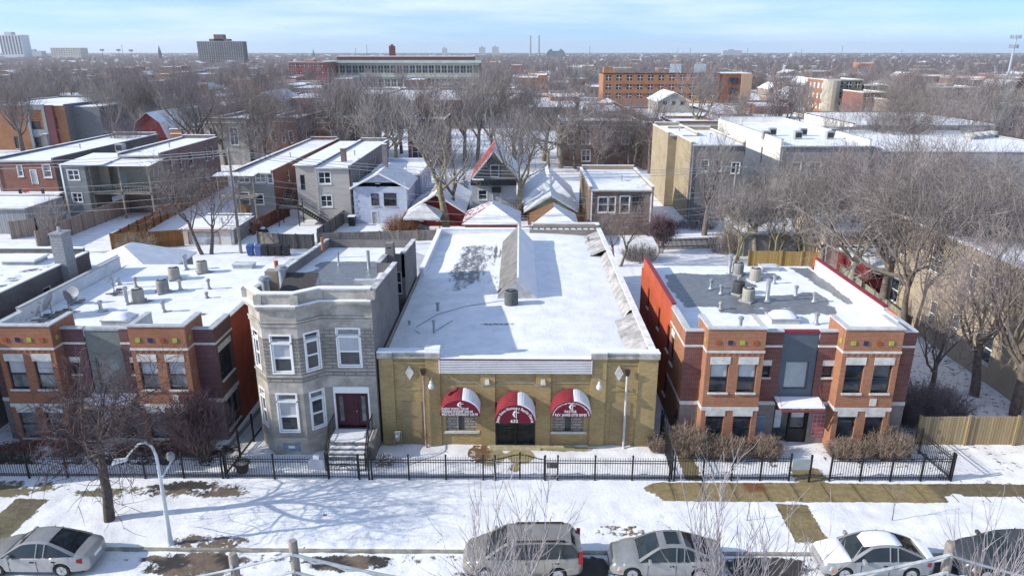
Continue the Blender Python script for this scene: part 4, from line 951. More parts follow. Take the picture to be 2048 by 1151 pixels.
# ------------------------------------------------------------------ cars
TYRE = mat('tyre_rubber', (.02, .02, .021), .85, .3); RIM = mat('alloy_rim', (.45, .46, .47), .35, .1, metal=.7, bump=0)
CGL = mat('car_glass', (.018, .024, .026), .05, .3, .8, 0, spec=.6); RED = mat('red_lens', (.28, .01, .015), .2, .15, bump=0); AMB = mat('amber_lens', (.6, .2, .02), .25, bump=0); CLR = mat('clear_lens', (.5, .52, .53), .12, .2, bump=0, spec=.6)
TRIM = mat('car_trim', (.015, .015, .017), .5)
def interp(tab, x):
    for (a, p), (b, q) in zip(tab, tab[1:]):
        if x <= b: s = max(0, (x-a)/(b-a)); s = s*s*(3-2*s); return p+(q-p)*s
    return tab[-1][1]
def car(label, cat, name, x_front, yc, L, Wd, prof, gh, roofw, wheels, paint, group, snow=None, sunroof=False, rack=False, yaw=math.pi, wr=.33):
    """prof: (x,z) of bonnet/belt/boot line; gh: (x,z) of screen base, roof front, roof back, rear base; x from the nose back"""
    t = thing(name, label, cat, (x_front+L/2, yc+.22, -.10), yaw, group)
    hw = Wd/2; X = lambda s: L/2-s                                     # s = metres behind the nose
    def w(s): e = abs(s-L/2)/(L/2); return hw*(1-.20*e**7-.05*e**2)
    ss = sorted(set([L*i/46 for i in range(47)]+[wx+wr*1.13*math.cos(math.pi*i/10) for wx in wheels for i in range(11)]+[.02, .06, .12, .2, L-.02, L-.06, L-.12]))
    ra = wr*1.13; bm = MB(); rows = []
    for s in ss:
        zt = interp(prof, s); e = max(0, 1-min(s, L-s)/.16); zb = .22+.10*e*e; ww = w(s)*(1-.10*e*e); zt -= .10*e*e
        for wx in wheels:
            if abs(s-wx) < ra: zb = max(zb, wr-.02+math.sqrt(ra*ra-(s-wx)**2))
        hh = zt-zb
        half = [(ww*.90, zb), (ww*.985, zb+.10*hh), (ww, zb+.45*hh), (ww*.985, zb+.72*hh), (ww*.955, zb+.90*hh), (ww*.86, zb+.985*hh), (ww*.5, zt+.025), (0, zt+.035)]
        rows.append([(X(s), y, z) for y, z in half]+[(X(s), -y, z) for y, z in half[-2::-1]])
    m_ = len(rows[0]); bm.v = [p for r in rows for p in r]
    for i in range(len(rows)-1):
        for j in range(m_-1): bm.f.append((i*m_+j, i*m_+j+1, (i+1)*m_+j+1, (i+1)*m_+j)); bm.mi.append(0)
    bm.f += [tuple(range(m_)), tuple(range(len(bm.v)-1, len(bm.v)-m_-1, -1))]; bm.mi += [0, 0]
    body = bm.build('body', paint, t, smooth=True, local=True, angle=40)
    # underbody and wheel wells
    ub = MB(); ub.box(-L/2+.25, L/2-.25, -hw*.85, hw*.85, .2, .55); ub.build('underbody', TRIM, body, local=True)
    # cabin: roof skin, side glass, screens
    (a0, z0), (a1, z1), (b1, y1), (b0, y0) = gh
    st = [a0+(a1-a0)*i/5 for i in range(6)]+[a1+(b1-a1)*i/8 for i in range(1, 9)]+[b1+(b0-b1)*i/5 for i in range(1, 6)]
    def zr(s):
        if s < a1: q = (s-a0)/(a1-a0); return z0+(z1-z0)*(q*(1.18-.18*q))
        if s > b1: q = (b0-s)/(b0-b1); return y0+(y1-y0)*(q*(1.18-.18*q))
        q = (s-a1)/(b1-a1); return z1+(y1-z1)*q+.055*math.sin(math.pi*q)
    sk, gl = MB(), MB(); P = []
    for s in st:
        zt = zr(s); zb = interp(prof, s)-.01; f = max(0, min(1, (zt-zb)/(max(z1, y1)-zb)))
        yb = w(s)*.93; yr = yb+(hw*roofw-yb)*f
        P.append((s, yb, zb, yr, zt))
    for (s, yb, zb, yr, zt), (s2, yb2, zb2, yr2, zt2) in zip(P, P[1:]):
        scr = s2 <= a1+.01 or s >= b1-.01
        for sg_ in (1, -1):
            A = [(X(s), sg_*yb, zb), (X(s), sg_*yr, zt-.03), (X(s2), sg_*yr2, zt2-.03), (X(s2), sg_*yb2, zb2)]
            gl.quad(*(A if sg_ > 0 else A[::-1]))
            B = [(X(s), sg_*yr, zt-.03), (X(s), sg_*yr*.8, zt+.012), (X(s2), sg_*yr2*.8, zt2+.012), (X(s2), sg_*yr2, zt2-.03)]
            (sk).quad(*(B if sg_ > 0 else B[::-1]))
        T = [(X(s), yr*.8, zt+.012), (X(s), 0, zt+.03), (X(s2), 0, zt2+.03), (X(s2), yr2*.8, zt2+.012)]
        T2 = [(X(s), 0, zt+.03), (X(s), -yr*.8, zt+.012), (X(s2), -yr2*.8, zt2+.012), (X(s2), 0, zt2+.03)]
        for q in (T, T2): (gl if scr else sk).quad(*q)
    sk.build('roof', paint, body, smooth=True, local=True); gl.build('windows', CGL, t, smooth=True, local=True, angle=30)
    # pillars, door seams, handles, mirrors
    pb = MB()
    def at(s): 
        zt = zr(s); zb = interp(prof, s)-.01; f = max(0, min(1, (zt-zb)/(max(z1, y1)-zb))); yb = w(s)*.93; return yb, zb, yb+(hw*roofw-yb)*f, zt
    for sg_ in (1, -1):
        for s in (a0+(b0-a0)*.50, a0+(b0-a0)*.80 if rack else b1-.1):
            yb, zb, yr, zt = at(s); pb.bar((X(s), sg_*(yb+.006), zb), (X(s+.03), sg_*(yr+.006), zt-.03), .03, .09)
    pb.build('pillars', paint if not rack else TRIM, body, local=True)
    db = MB()
    for sg_ in (1, -1):
        for s in (a0+.35, a0+(b0-a0)*.50, min(b0-.35, wheels[1]-.25)):
            zt = interp(prof, s); db.box(X(s)-.008, X(s)+.008, sg_*w(s)*.99, sg_*(w(s)+.004), .32, zt-.16)
        for s in (a0+(b0-a0)*.44, a0+(b0-a0)*.74): db.box(X(s)-.09, X(s)+.09, sg_*w(s)*.99, sg_*(w(s)+.025), interp(prof, s)-.22, interp(prof, s)-.18)
    db.build('door_seams', TRIM, body, local=True)
    for sg_ in (1, -1):
        mm = MB(); s = a0+.42; mm.box(X(s)-.06, X(s)+.08, sg_*w(s)*.95, sg_*(w(s)+.19), interp(prof, s)-.02, interp(prof, s)+.15); mm.build('wing_mirror', paint, t, local=True, bevel=.03)
    # wheels
    for s in wheels:
        for sg_ in (1, -1):
            y = sg_*(w(s)-.12); wm = MB()
            wm.lathe((X(s), y, wr), [(wr*.6, -.1), (wr*.94, -.105), (wr, -.07), (wr, .07), (wr*.94, .105), (wr*.6, .1)], 26, 0, 'y')
            wh = wm.build('wheel', TYRE, t, smooth=True, local=True)
            rm = MB(); c = Vector((X(s), y+sg_*.085, wr))
            rm.lathe((X(s), y+sg_*.06, wr), [(wr*.66, -.01), (wr*.66, .01)], 20, 1, 'y')
            rm.lathe(c, [(wr*.58, -.015), (wr*.66, -.02), (wr*.66, .02), (wr*.60, .02)], 20, 0, 'y')
            for q in range(6):
                an = q*math.pi/3; rm.bar(c, c+Vector((math.cos(an)*wr*.62, 0, math.sin(an)*wr*.62)), .075, .05)
            rm.lathe(c, [(.0, -.02), (.06, -.02), (.06, .03), (0, .035)], 10, 0, 'y')
            rm.build('rim', [RIM, TRIM], wh, local=True)
    # lamps, plate, grille
    zf, zb_ = interp(prof, .15), interp(prof, L-.1)
    for sg_ in (1, -1):
        hm = MB(); y0_, y1_ = sg_*hw*.50, sg_*hw*.90
        hm.hexa([(X(.04), y0_, zf-.26), (X(.30), y1_, zf-.24), (X(.5), y1_, zf-.22), (X(.3), y0_, zf-.22)], [(X(.10), y0_, zf-.08), (X(.36), y1_*1.0, zf-.06), (X(.62), y1_*.99, zf-.04), (X(.3), y0_, zf-.04)], 0)
        hm.build('headlight', CLR, t, local=True)
        hm = MB(); hm.box(X(.52), X(.36), sg_*w(.45)*.9, sg_*(w(.45)+.006), zf-.30, zf-.20); hm.build('side_marker', AMB, t, local=True)
        hm = MB(); e = L-.02
        hm.hexa([(X(e), sg_*hw*.55, zb_-.30), (X(e-.22), sg_*(w(e-.22)+.012), zb_-.32), (X(e-.42), sg_*(w(e-.42)+.012), zb_-.24), (X(e-.2), sg_*hw*.5, zb_-.25)], [(X(e-.02), sg_*hw*.55, zb_-.07), (X(e-.22), sg_*(w(e-.22)+.004), zb_-.08), (X(e-.40), sg_*(w(e-.4)+.004), zb_-.10), (X(e-.2), sg_*hw*.5, zb_-.06)]) if not rack else hm.box(X(e), X(e-.16), sg_*hw*.74, sg_*(w(e-.2)+.015), zb_-.30, zb_+.25)
        hm.build('taillight', RED, t, local=True)
    pm = MB(); pm.box(X(L)-.02, X(L)+.03, -.26, .26, .62, .76); pm.build('number_plate', WHITE, t, local=True)
    pm = MB(); pm.box(X(0)-.06, X(0)+.015, -hw*.45, hw*.45, .5, zf-.22); pm.build('grille', TRIM, t, local=True)
    if sunroof:
        q = MB(); s = a1+.3; q.box(X(s+.55), X(s), -.38, .38, zr(s)+.0, zr(s+.3)+.05); q.build('sunroof', CGL, t, local=True)
    if rack:
        q = MB()
        for sg_ in (1, -1):
            yy = sg_*hw*roofw*.86
            q.bar((X(a1+.4), yy, zr(a1+.4)+.07), (X(b1-.3), yy, zr(b1-.3)+.07), .05, .045)
            for s in (a1+.4, (a1+b1)/2, b1-.3): q.box(X(s)-.05, X(s)+.05, yy-.025, yy+.025, zr(s)-.02, zr(s)+.07)
        q.build('roof_rails', TRIM, t, local=True)
    if snow:
        q = MB(); rows = []
        sn = [a1-.25]+[a1+(b1-a1)*i/8 for i in range(9)]+[b1+.25]
        for s in sn:
            zt = zr(s); r_ = hw*roofw*(.80 if s not in (sn[0], sn[-1]) else .6); th = .09 if s not in (sn[0], sn[-1]) else .01
            rows.append([(X(s), r_*v, zt+.02+th*(1-abs(v)**4)) for v in (-1, -.8, -.4, 0, .4, .8, 1)])
        q.v = [p for r_ in rows for p in r_]
        for i in range(len(rows)-1):
            for j in range(6): q.f.append((i*7+j, (i+1)*7+j, (i+1)*7+j+1, i*7+j+1)); q.mi.append(0)
        q.build('snow_cover', SNOW, t, smooth=True, local=True)
        for (s0, s1, th) in ((.12, a0-.02, .07), (b0+.05, L-.06, .07)):
            q = MB(); base = 0; k_ = 8
            for i in range(k_+1):
                s = s0+(s1-s0)*i/k_; zt = interp(prof, s)
                for v in (-1, -.75, -.35, 0, .35, .75, 1): q.v.append((X(s), w(s)*.90*v, zt+.035+(th if 0 < i < k_ else 0)*(1-abs(v)**4)-.03*abs(v)**3))
            for i in range(k_):
                for j in range(6): q.f.append((base+i*7+j, base+(i+1)*7+j, base+(i+1)*7+j+1, base+i*7+j+1)); q.mi.append(0)
            q.build('snow_cover', SNOW, t, smooth=True, local=True)
    return t
def paint(n, c, rough=.35, metal=.45): return mat(n, c, rough, .13, 1.2, .02, 8, metal=metal, coat=.4)
cg = 'cars parked along the kerb'
SED = [(0, .62), (.25, .78), (1.2, .93), (1.6, .97), (3.2, .99), (4.2, 1.02), (4.75, .97), (4.86, .85)]
SGH = ((1.2, .93), (2.05, 1.44), (3.15, 1.47), (4.25, 1.03))
car('silver saloon parked under the street tree, its rear towards the lamp', 'car', 'parked_car', -23.0, 25.35, 4.83, 1.8, SED, SGH, .66, (.92, 3.72), paint('silver_paint', (.33, .33, .325)), cg)
car('pale gold minivan with roof rails and dark windows', 'minivan', 'parked_minivan', -2.35, 25.4, 5.05, 1.95, [(0, .72), (.3, .88), (1.1, 1.06), (1.5, 1.10), (4.9, 1.14), (5.05, 1.0)], ((.95, 1.03), (1.85, 1.66), (4.55, 1.72), (5.0, 1.14)), .74, (.95, 4.0), paint('champagne_paint', (.30, .28, .24)), cg, rack=True)
car('silver saloon with open dark sunroof parked behind the minivan', 'car', 'parked_car', 3.85, 25.4, 4.85, 1.8, SED, SGH, .66, (.92, 3.74), paint('pale_silver_paint', (.31, .31, .30)), cg, sunroof=True)
car('white saloon with snow on its roof, bonnet and boot', 'car', 'parked_car', 12.75, 25.5, 4.75, 1.78, SED, SGH, .66, (.92, 3.7), paint('white_car_paint', (.27, .275, .285), .3, .1), cg, snow=True)
car('dark grey car at the right edge behind the snowy saloon', 'car', 'parked_car', 18.65, 25.5, 4.7, 1.85, [(0, .68), (.3, .86), (1.2, 1.0), (1.6, 1.03), (4.4, 1.07), (4.7, .95)], ((1.1, .98), (1.95, 1.52), (3.6, 1.56), (4.5, 1.07)), .68, (.92, 3.65), paint('graphite_paint', (.075, .08, .085)), cg)

# ------------------------------------------------------------------ things standing on the roofs
def condenser(label, x, y, z, r=.38, h=.72, m=None, group='air conditioners on the roofs'):
    t = thing('air_conditioner', label, 'air conditioner', (x, y, z), rnd.random(), group); m = m or mat('ac_beige', (.38, .36, .31), .5, .1)
    pr = [(r*.98, 0)]
    for i in range(10): z_ = .06+(h-.16)*i/10; pr += [(r, z_), (r, z_+.045), (r*.93, z_+.05), (r*.93, z_+.075)]
    pr += [(r, h-.08), (r*.97, h), (r*.86, h+.02)]
    mb = MB(); mb.lathe((0, 0, .06), pr, 16); mb.build('casing', m, t, local=True)
    mb = MB(); mb.lathe((0, 0, h+.06), [(r*.82, .012), (r*.82, .03), (0, .06)], 16, 0); mb.build('fan_grille', DARK, t, local=True)
    mb = MB(); mb.lathe((0, 0, h+.09), [(.16, .0), (.16, .04), (0, .06)], 12); mb.build('fan_motor', m, t, local=True)
    mb = MB(); mb.box(-r*1.1, r*1.1, -r*1.1, r*1.1, -.06, .06); mb.build('base_pad', mat('pad_plastic', (.3, .3, .3), .8), t, local=True)
zr6 = 6.2
condenser('black condenser standing on the bare grey patch, left of its pale twin', 14.15, 44.0, zr6, m=mat('ac_dark', (.07, .07, .075), .5))
condenser('pale ribbed condenser beside the black one on the bare patch', 14.35, 42.6, zr6)
condenser('beige condenser at the back of the bare patch roof, nearer of the pair', 16.15, 47.0, zr6)
condenser('grey-beige condenser at the back of the bare patch roof, farther of the pair', 15.35, 48.3, zr6, m=mat('ac_greybeige', (.30, .29, .27), .5, .2))
condenser('pale condenser on the white roof, front one of the middle pair', -23.85, 42.0, zr6)
condenser('darker condenser on the white roof, rear one of the middle pair', -23.2, 43.9, zr6, m=mat('ac_grey', (.27, .27, .26), .5, .2))
condenser('pale condenser on the white roof, left of the far pair', -23.75, 46.7, zr6)
condenser('pale condenser on the white roof, farthest one beside a vent stack', -22.5, 48.3, zr6)
condenser('dark green-grey condenser in front of the church roof ridge', -.55, 44.9, 4.95, .46, 1.0, mat('ac_church', (.13, .14, .14), .5, .2))
def vents(label_root, items, parent_z=zr6):
    for x, y, h, r, lab in items:
        t = MB(); t.lathe((x, y, parent_z), [(r*2, 0), (r*1.1, .1), (r, .12), (r, h), (r*1.6, h+.01), (r*1.6, h+.13), (r*.9, h+.18), (0, h+.2)], 12)
        o = t.build('roof_vent', STEEL if r > .08 else mat('vent_paint', (.33, .32, .31), .6), smooth=True); tag(o, lab, 'vent', 'vents on the flat roofs')
vents('', [(14.75, 48.3, 1.25, .13, 'tall steel flue at the rear of the bare patch roof'), (15.5, 42.5, 1.3, .13, 'tall steel flue right of the pale ribbed condenser'), (12.6, 44.9, .5, .09, 'short vent on the bare patch, leftmost'), (13.0, 43.9, .45, .09, 'short capped vent near the leftmost vent of the bare patch'),
 (17.7, 43.6, .5, .09, 'vent at the right of the bare patch, rear one'), (18.4, 42.4, .45, .09, 'vent at the right of the bare patch, front one'), (17.2, 46.2, .4, .09, 'capped vent on snow right of the beige condensers'), (12.2, 41.0, .3, .08, 'little vent on snow at the left front of the bare patch'),
 (12.5, 37.9, .5, .1, 'capped vent behind the left orange bay'), (17.05, 38.6, .5, .1, 'capped vent beside the right orange bay'), (14.6, 45.6, .45, .06, 'thin pipe between the four condensers'),
 (-24.0, 49.0, .9, .13, 'steel stack beside the farthest condenser on the white roof'), (-25.5, 44.9, .5, .08, 'vent left of the darker condenser on the white roof'), (-22.3, 44.4, .5, .09, 'vent right of the darker condenser on the white roof'), (-20.5, 44.6, .5, .08, 'vent far right on the white roof'), (-24.3, 41.5, .95, .1, 'tall vent in front of the middle condensers'),
 (-27.0, 45.5, .25, .1, 'stubby vent near the tall satellite dish'), (-25.2, 40.2, .5, .1, 'vent in front of the dish on the white roof'), (-21.4, 40.2, .5, .1, 'vent behind the right rust brick bay'), (-19.9, 42.8, .2, .08, 'stubby vent at the right of the white roof')])
def hatch(label, x0, x1, y0, y1, z, dome):
    t = thing('skylight', label, 'skylight', ((x0+x1)/2, (y0+y1)/2, z), group='skylights and hatches')
    mb = MB(); mb.box(x0, x1, y0, y1, z-.1, z+.32); mb.box(x0-.05, x1+.05, y0-.05, y1+.05, z+.32, z+.38); mb.build('curb', mat('skylight_metal', (.42, .44, .46), .5), t)
    mb = MB(); cx, cy = (x0+x1)/2, (y0+y1)/2; hx, hy = (x1-x0)/2*.95, (y1-y0)/2*.95; n = 6
    for j in range(n+1):
        for i in range(n+1):
            u, v = -1+2*i/n, -1+2*j/n; mb.v.append((cx+hx*u, cy+hy*v, z+.38+dome*(1-u**4)*(1-v**4)))
    for j in range(n):
        for i in range(n): a = j*(n+1)+i; mb.f.append((a, a+1, a+n+2, a+n+1)); mb.mi.append(0)
    mb.build('dome', SNOW if dome > .1 else mat('hatch_lid', (.55, .56, .57), .5), t, smooth=True)
hatch('snowy dome skylight behind the slate blue panel', 14.5, 16.1, 38.6, 39.7, 6.1, .3); hatch('flat roof hatch at the rear of the bare patch roof', 17.3, 18.5, 49.0, 49.9, 6.1, .03)
hatch('snowy dome skylight behind the sage green panel', -23.9, -22.3, 37.9, 39.0, 6.1, .3); hatch('flat roof hatch at the rear of the white roof', -20.7, -19.3, 49.2, 50.0, 6.1, .03)
def dish(label, x, y, z, r, az, tilt, m, h=.9):
    t = thing('satellite_dish', label, 'satellite dish', (x, y, z), az, 'satellite dishes on the white roof')
    c = Vector((0, 0, h)); ax = Vector((math.cos(tilt), 0, math.sin(tilt))); u = Vector((0, 1, 0)); v = ax.cross(u)
    mb = MB(); n = 20; pr = [(0, 0), (r*.5, .05), (r, .2*r)]; vs = []; fs = []
    for q in (0, -.02):
        for rr, d in pr[1:]:
            for k_ in range(n): a = 2*math.pi*k_/n; vs.append(c+ax*(d*.8+q)+(u*math.cos(a)+v*math.sin(a)*.92)*rr)
        vs.append(c+ax*q)
    s = 2*n+1
    for b in (0, s):
        for k_ in range(n): k2 = (k_+1) % n; fs += [(b+k_, b+k2, b+n+k2, b+n+k_), (b+2*n, b+k2, b+k_)]
    for k_ in range(n): k2 = (k_+1) % n; fs.append((n+k_, n+k2, s+n+k2, s+n+k_))
    mb.add(vs, fs); mb.build('reflector', m, t, smooth=True, local=True)
    mb = MB(); mb.tube([(-.02, 0, 0), (-.02, 0, h*.8), tuple(c-ax*.04)], .035, 8); e = c+ax*r*1.0-v*r*.15+Vector((0, 0, -r*.25)); mb.tube([tuple(c-Vector((0, 0, r*.85))), tuple(e)], .018, 6); mb.bar(tuple(e), tuple(e-ax*.14), .1, .1); mb.build('mast', GREYP, t, local=True)
    mb = MB(); mb.box(-.5, .5, -.04, .04, 0, .06); mb.box(-.04, .04, -.5, .5, 0, .06); mb.box(-.45, -.1, -.42, -.2, .06, .22); mb.box(-.4, 0, .2, .42, .06, .22); mb.build('ballast_base', mat('grey_block', (.2, .2, .2), .9), t, local=True)
DG, DD = mat('dish_grey', (.32, .33, .35), .5, .08), mat('dish_dark', (.12, .12, .13), .5, .1)
dish('tall grey satellite dish in the middle of the white roof', -26.2, 43.5, zr6, .55, R(200), R(28), DG, 1.05)
dish('pale satellite dish, largest of the cluster behind the left bay', -27.6, 39.3, zr6, .62, R(190), R(20), DG, .95)
dish('dark satellite dish in the cluster behind the left bay', -26.9, 39.9, zr6, .55, R(20), R(25), DD, .9)
dish('small low dish in front of the cluster behind the left bay', -27.9, 38.7, zr6, .4, R(200), R(20), DG, .55)
dish('small dish seen edge-on by the metal parapet', -27.6, 41.6, zr6, .42, R(265), R(25), DG, .7)
# ------------------------------------------------------------------ houses of the middle distance
def grid4(mb_cols, a, b, c, d, under, n=8):
    """bilinear grid a-b-c-d; returns (verts, faces, colours)"""
    a, b, c, d = map(Vector, (a, b, c, d)); vs, fs, cs = [], [], []
    for j in range(n+1):
        for i in range(n+1):
            p = a.lerp(b, i/n).lerp(d.lerp(c, i/n), j/n); vs.append(p); cs.append(under(p.x, p.y))
    for j in range(n):
        for i in range(n): q = j*(n+1)+i; fs.append((q, q+1, q+n+2, q+n+1))
    return vs, fs, cs
def snow_faces(name, quads, under, parent, m=None, n=8, loc=None):
    mb = MB(); cols = []
    for q in quads:
        vs, fs, cs = grid4(None, *q, under, n); mb.add(vs, fs); cols += cs
    o = mb.build(name, m or SNOWP, parent)
    o.data.attributes.new('under', 'FLOAT_COLOR', 'POINT').data.foreach_set('color', [x for c in cols for x in c])
    return o
def bare(c, base=.1, amp=.25, s=.25, o=0.0):
    return lambda x, y: (*c, base+amp*nz(x, y, s, o))
RBR = brick('mid_red_brick', (.20, .062, .042), (.26, .09, .06), (.3, .22, .19), dirt=.4)
BRB = brick('mid_brown_brick', (.15, .09, .075), (.21, .13, .105), (.28, .24, .22), dirt=.5)
GRB = brick('mid_grey_brick', (.17, .16, .16), (.23, .215, .21), (.28, .27, .27), dirt=.4)
DKB = brick('mid_dark_brick', (.095, .085, .085), (.14, .125, .12), (.25, .24, .235), .24, .085, .018, dirt=.5, bump=.8)
TNB = brick('mid_tan_brick', (.30, .22, .15), (.37, .28, .19), (.3, .27, .24), dirt=.45)
YLB = brick('mid_yellow_brick', (.36, .285, .18), (.43, .345, .22), (.33, .29, .23), dirt=.6, dirtc=(.17, .14, .10))
ORB = brick('mid_orange_brick', (.33, .125, .055), (.40, .165, .075), (.36, .24, .16), dirt=.3)
GRS = boards('grey_siding', (.25, .26, .26), .13, False, .08)
BGS = boards('beige_siding', (.52, .49, .45), .13, False, .06)
WHS = boards('white_siding', (.55, .57, .58), .14, False, .05)
BLS = mat('pale_blue_stucco', (.48, .53, .64), .85, .08, 1.2)
GST = mat('grey_stone', (.33, .31, .28), .9, .25, 1.2)
GLF = mat('far_window_glass', (.045, .05, .058), .12, .4, .5, 0, spec=.5)
def gable_tri(mb, x0, x1, y, z0, z1, m, xm=None): mb.add([(x0, y, z0), (x1, y, z0), ((x0+x1)/2 if xm is None else xm, y, z1)], [(0, 1, 2)], m)
def house(label, cat, x0, x1, Y0, Y1, h, wm, sm=None, front=(), side=0, roof='flat', rh=1.6, under=((.1, .1, .105), .12), frame=None, name='house', group=None, chim=(), fine=True, sideside=None, drop=.0, eave=.35, gm=None, under2=None, parapet=.35, copm=None, floors=2, sz=None):
    """front: list of (x0,x1,z0,z1[,kind]) in world units on the plane Y0"""
    t = thing(name, label, cat, ((x0+x1)/2, (Y0+Y1)/2, 0), group=group)
    sm = sm or wm; frame = frame or WHITE; mb = MB()
    fops = [(max(.05, a-x0), min(x1-x0-.05, b-x0), c, min(d, h-.08)) for a, b, c, d, *_ in front]
    wall(mb, (x0, Y0), (x1, Y0), -.2, h, fops, .1, 0)
    vis = sideside or ('E' if (x0+x1)/2 < 0 else 'W'); sops = []
    if side:
        L = Y1-Y0
        for i in range(side):
            for f in range(floors):
                c = (i+.5+.25*math.sin(i*2.3+f))/side*L; fh = h/floors; w_ = .85 if (i+f) % 3 else 1.3
                sops.append((c-w_/2, c+w_/2, f*fh+fh*.30, f*fh+fh*.80))
    if vis == 'E': wall(mb, (x1, Y0), (x1, Y1), -.2, h-drop*0, sops, .1, 1); wall(mb, (x0, Y1), (x0, Y0), -.2, h, (), .1, 1)
    else:
        so = [(Y1-Y0-b, Y1-Y0-a, c, d) for a, b, c, d in sops]; wall(mb, (x0, Y1), (x0, Y0), -.2, h, so, .1, 1); wall(mb, (x1, Y0), (x1, Y1), -.2, h, (), .1, 1)
    wall(mb, (x1, Y1), (x0, Y1), -.2, h, (), .1, 1)
    c, a = under; un = bare(c, a, .28, .22, x0); ov = eave
    xm = (x0+x1)/2
    if roof == 'gable':
        for y in (Y0, Y1): gable_tri(mb, x0, x1, y, h, h+rh, 2 if gm else 0)
    w_ = mb.build('wall', [wm, sm, gm or wm], t)
    if roof == 'flat':
        o = snow_faces('roof', [((x0+.2, Y0+.02, h+.06), (x1-.2, Y0+.02, h+.06), (x1-.2, Y1-.2, h+.06+.1), (x0+.2, Y1-.2, h+.06+.1))], un, t, SNOWROOF, 12)
        q = MB()
        for xa, xb in ((x0-.04, x0+.24), (x1-.24, x1+.04)):
            q.box(xa, xb, Y0+.0, Y1, h, h+parapet, 0); q.box(xa-.03, xb+.03, Y0-.02, Y1, h+parapet, h+parapet+.08, 1)
        q.box(x0+.24, x1-.24, Y1-.25, Y1, h, h+parapet+.3, 0); q.box(x0+.2, x1-.2, Y1-.3, Y1+.04, h+parapet+.3, h+parapet+.38, 1)
        q.box(x0+.24, x1-.24, Y0-.12, Y0+.02, h-.06, h+.07, 2)
        q.build('parapet', [sm, copm or SNOW, frame], t)
    elif roof == 'front':                                               # facade raised towards us, roof behind it
        o = snow_faces('roof', [((x0+.2, Y0+.3, h-.3), (x1-.2, Y0+.3, h-.3), (x1-.2, Y1, h-.6), (x0+.2, Y1, h-.6))], un, t, SNOWROOF, 10)
        q = MB(); q.box(x0, x1, Y0, Y0+.3, h, h+.35, 0); q.box(x0-.06, x1+.06, Y0-.1, Y0+.34, h+.35, h+.47, 1)
        for xa, xb in ((x0, x0+.25), (x1-.25, x1)): q.box(xa, xb, Y0+.3, Y1, h-.6, h+.02, 0); q.box(xa-.02, xb+.02, Y0+.34, Y1, h+.02, h+.1, 1)
        q.box(x0-.05, x1+.05, Y0-.12, Y0-.003, h-.55, h-.4, 2)
        q.build('parapet', [sm, SNOW, frame], t)
    elif roof in ('gable', 'hip'):
        c2, a2 = under2 or under; un2 = bare(c2, a2, .28, .3, x1); e0, e1 = Y0-ov, Y1+ov; dz = rh/(xm-x0)*ov
        yr0, yr1 = (e0, e1) if roof == 'gable' else (e0+(x1-x0)*.42, e1-(x1-x0)*.42)
        zr_ = h+rh+.08; ze = h-dz+.08
        snow_faces('roof', [((x0-ov, e1, ze), (x0-ov, e0, ze), (xm, yr0, zr_), (xm, yr1, zr_))], un, t)
        snow_faces('roof', [((x1+ov, e0, ze), (x1+ov, e1, ze), (xm, yr1, zr_), (xm, yr0, zr_))], un2, t)
        if roof == 'hip':
            snow_faces('roof', [((x0-ov, e0, ze), (x1+ov, e0, ze), (xm, yr0, zr_), (xm, yr0, zr_-.001))], un2, t)
            snow_faces('roof', [((x1+ov, e1, ze), (x0-ov, e1, ze), (xm, yr1, zr_), (xm, yr1, zr_-.001))], un2, t)
            q = MB(); q.box(x0-ov, x1+ov, e0, e1, ze-.16, ze-.02); q.build('fascia', frame, t)
        else:
            q = MB()
            for sgn in (-1, 1):
                for y in (e0, e1): q.bar((xm, y, zr_-.1), (xm+sgn*(xm-x0+ov), y, ze-.1), .1, .2)
                q.bar((xm+sgn*(xm-x0+ov), e0, ze-.1), (xm+sgn*(xm-x0+ov), e1, ze-.1), .08, .16)
            q.build('fascia', frame, t)
    elif roof == 'gambrel':
        ov = .3; za, zb = h+rh*.62, h+rh; xa = x0+(xm-x0)*.32; xb = x1-(xm-x0)*.32
        for y, fl in ((Y0, 0), (Y1, 1)): q = MB(); q.add([(x0, y, h), (x1, y, h), (xb, y, za), (xm, y, zb), (xa, y, za)], [(0, 1, 2, 3, 4)]); q.build('gable_end', wm, t)
        snow_faces('roof', [((x0-.1, Y1, h), (x0-.1, Y0-ov, h), (xa, Y0-ov, za+.05), (xa, Y1, za+.05)), ((x1+.1, Y0-ov, h), (x1+.1, Y1, h), (xb, Y1, za+.05), (xb, Y0-ov, za+.05))], bare((.15, .15, .17), .42, .2, .4), t)
        snow_faces('roof', [((xa, Y1, za+.06), (xa, Y0-ov, za+.06), (xm, Y0-ov, zb+.06), (xm, Y1, zb+.06)), ((xb, Y0-ov, za+.06), (xb, Y1, za+.06), (xm, Y1, zb+.06), (xm, Y0-ov, zb+.06))], bare((.2, .2, .2), .05), t)
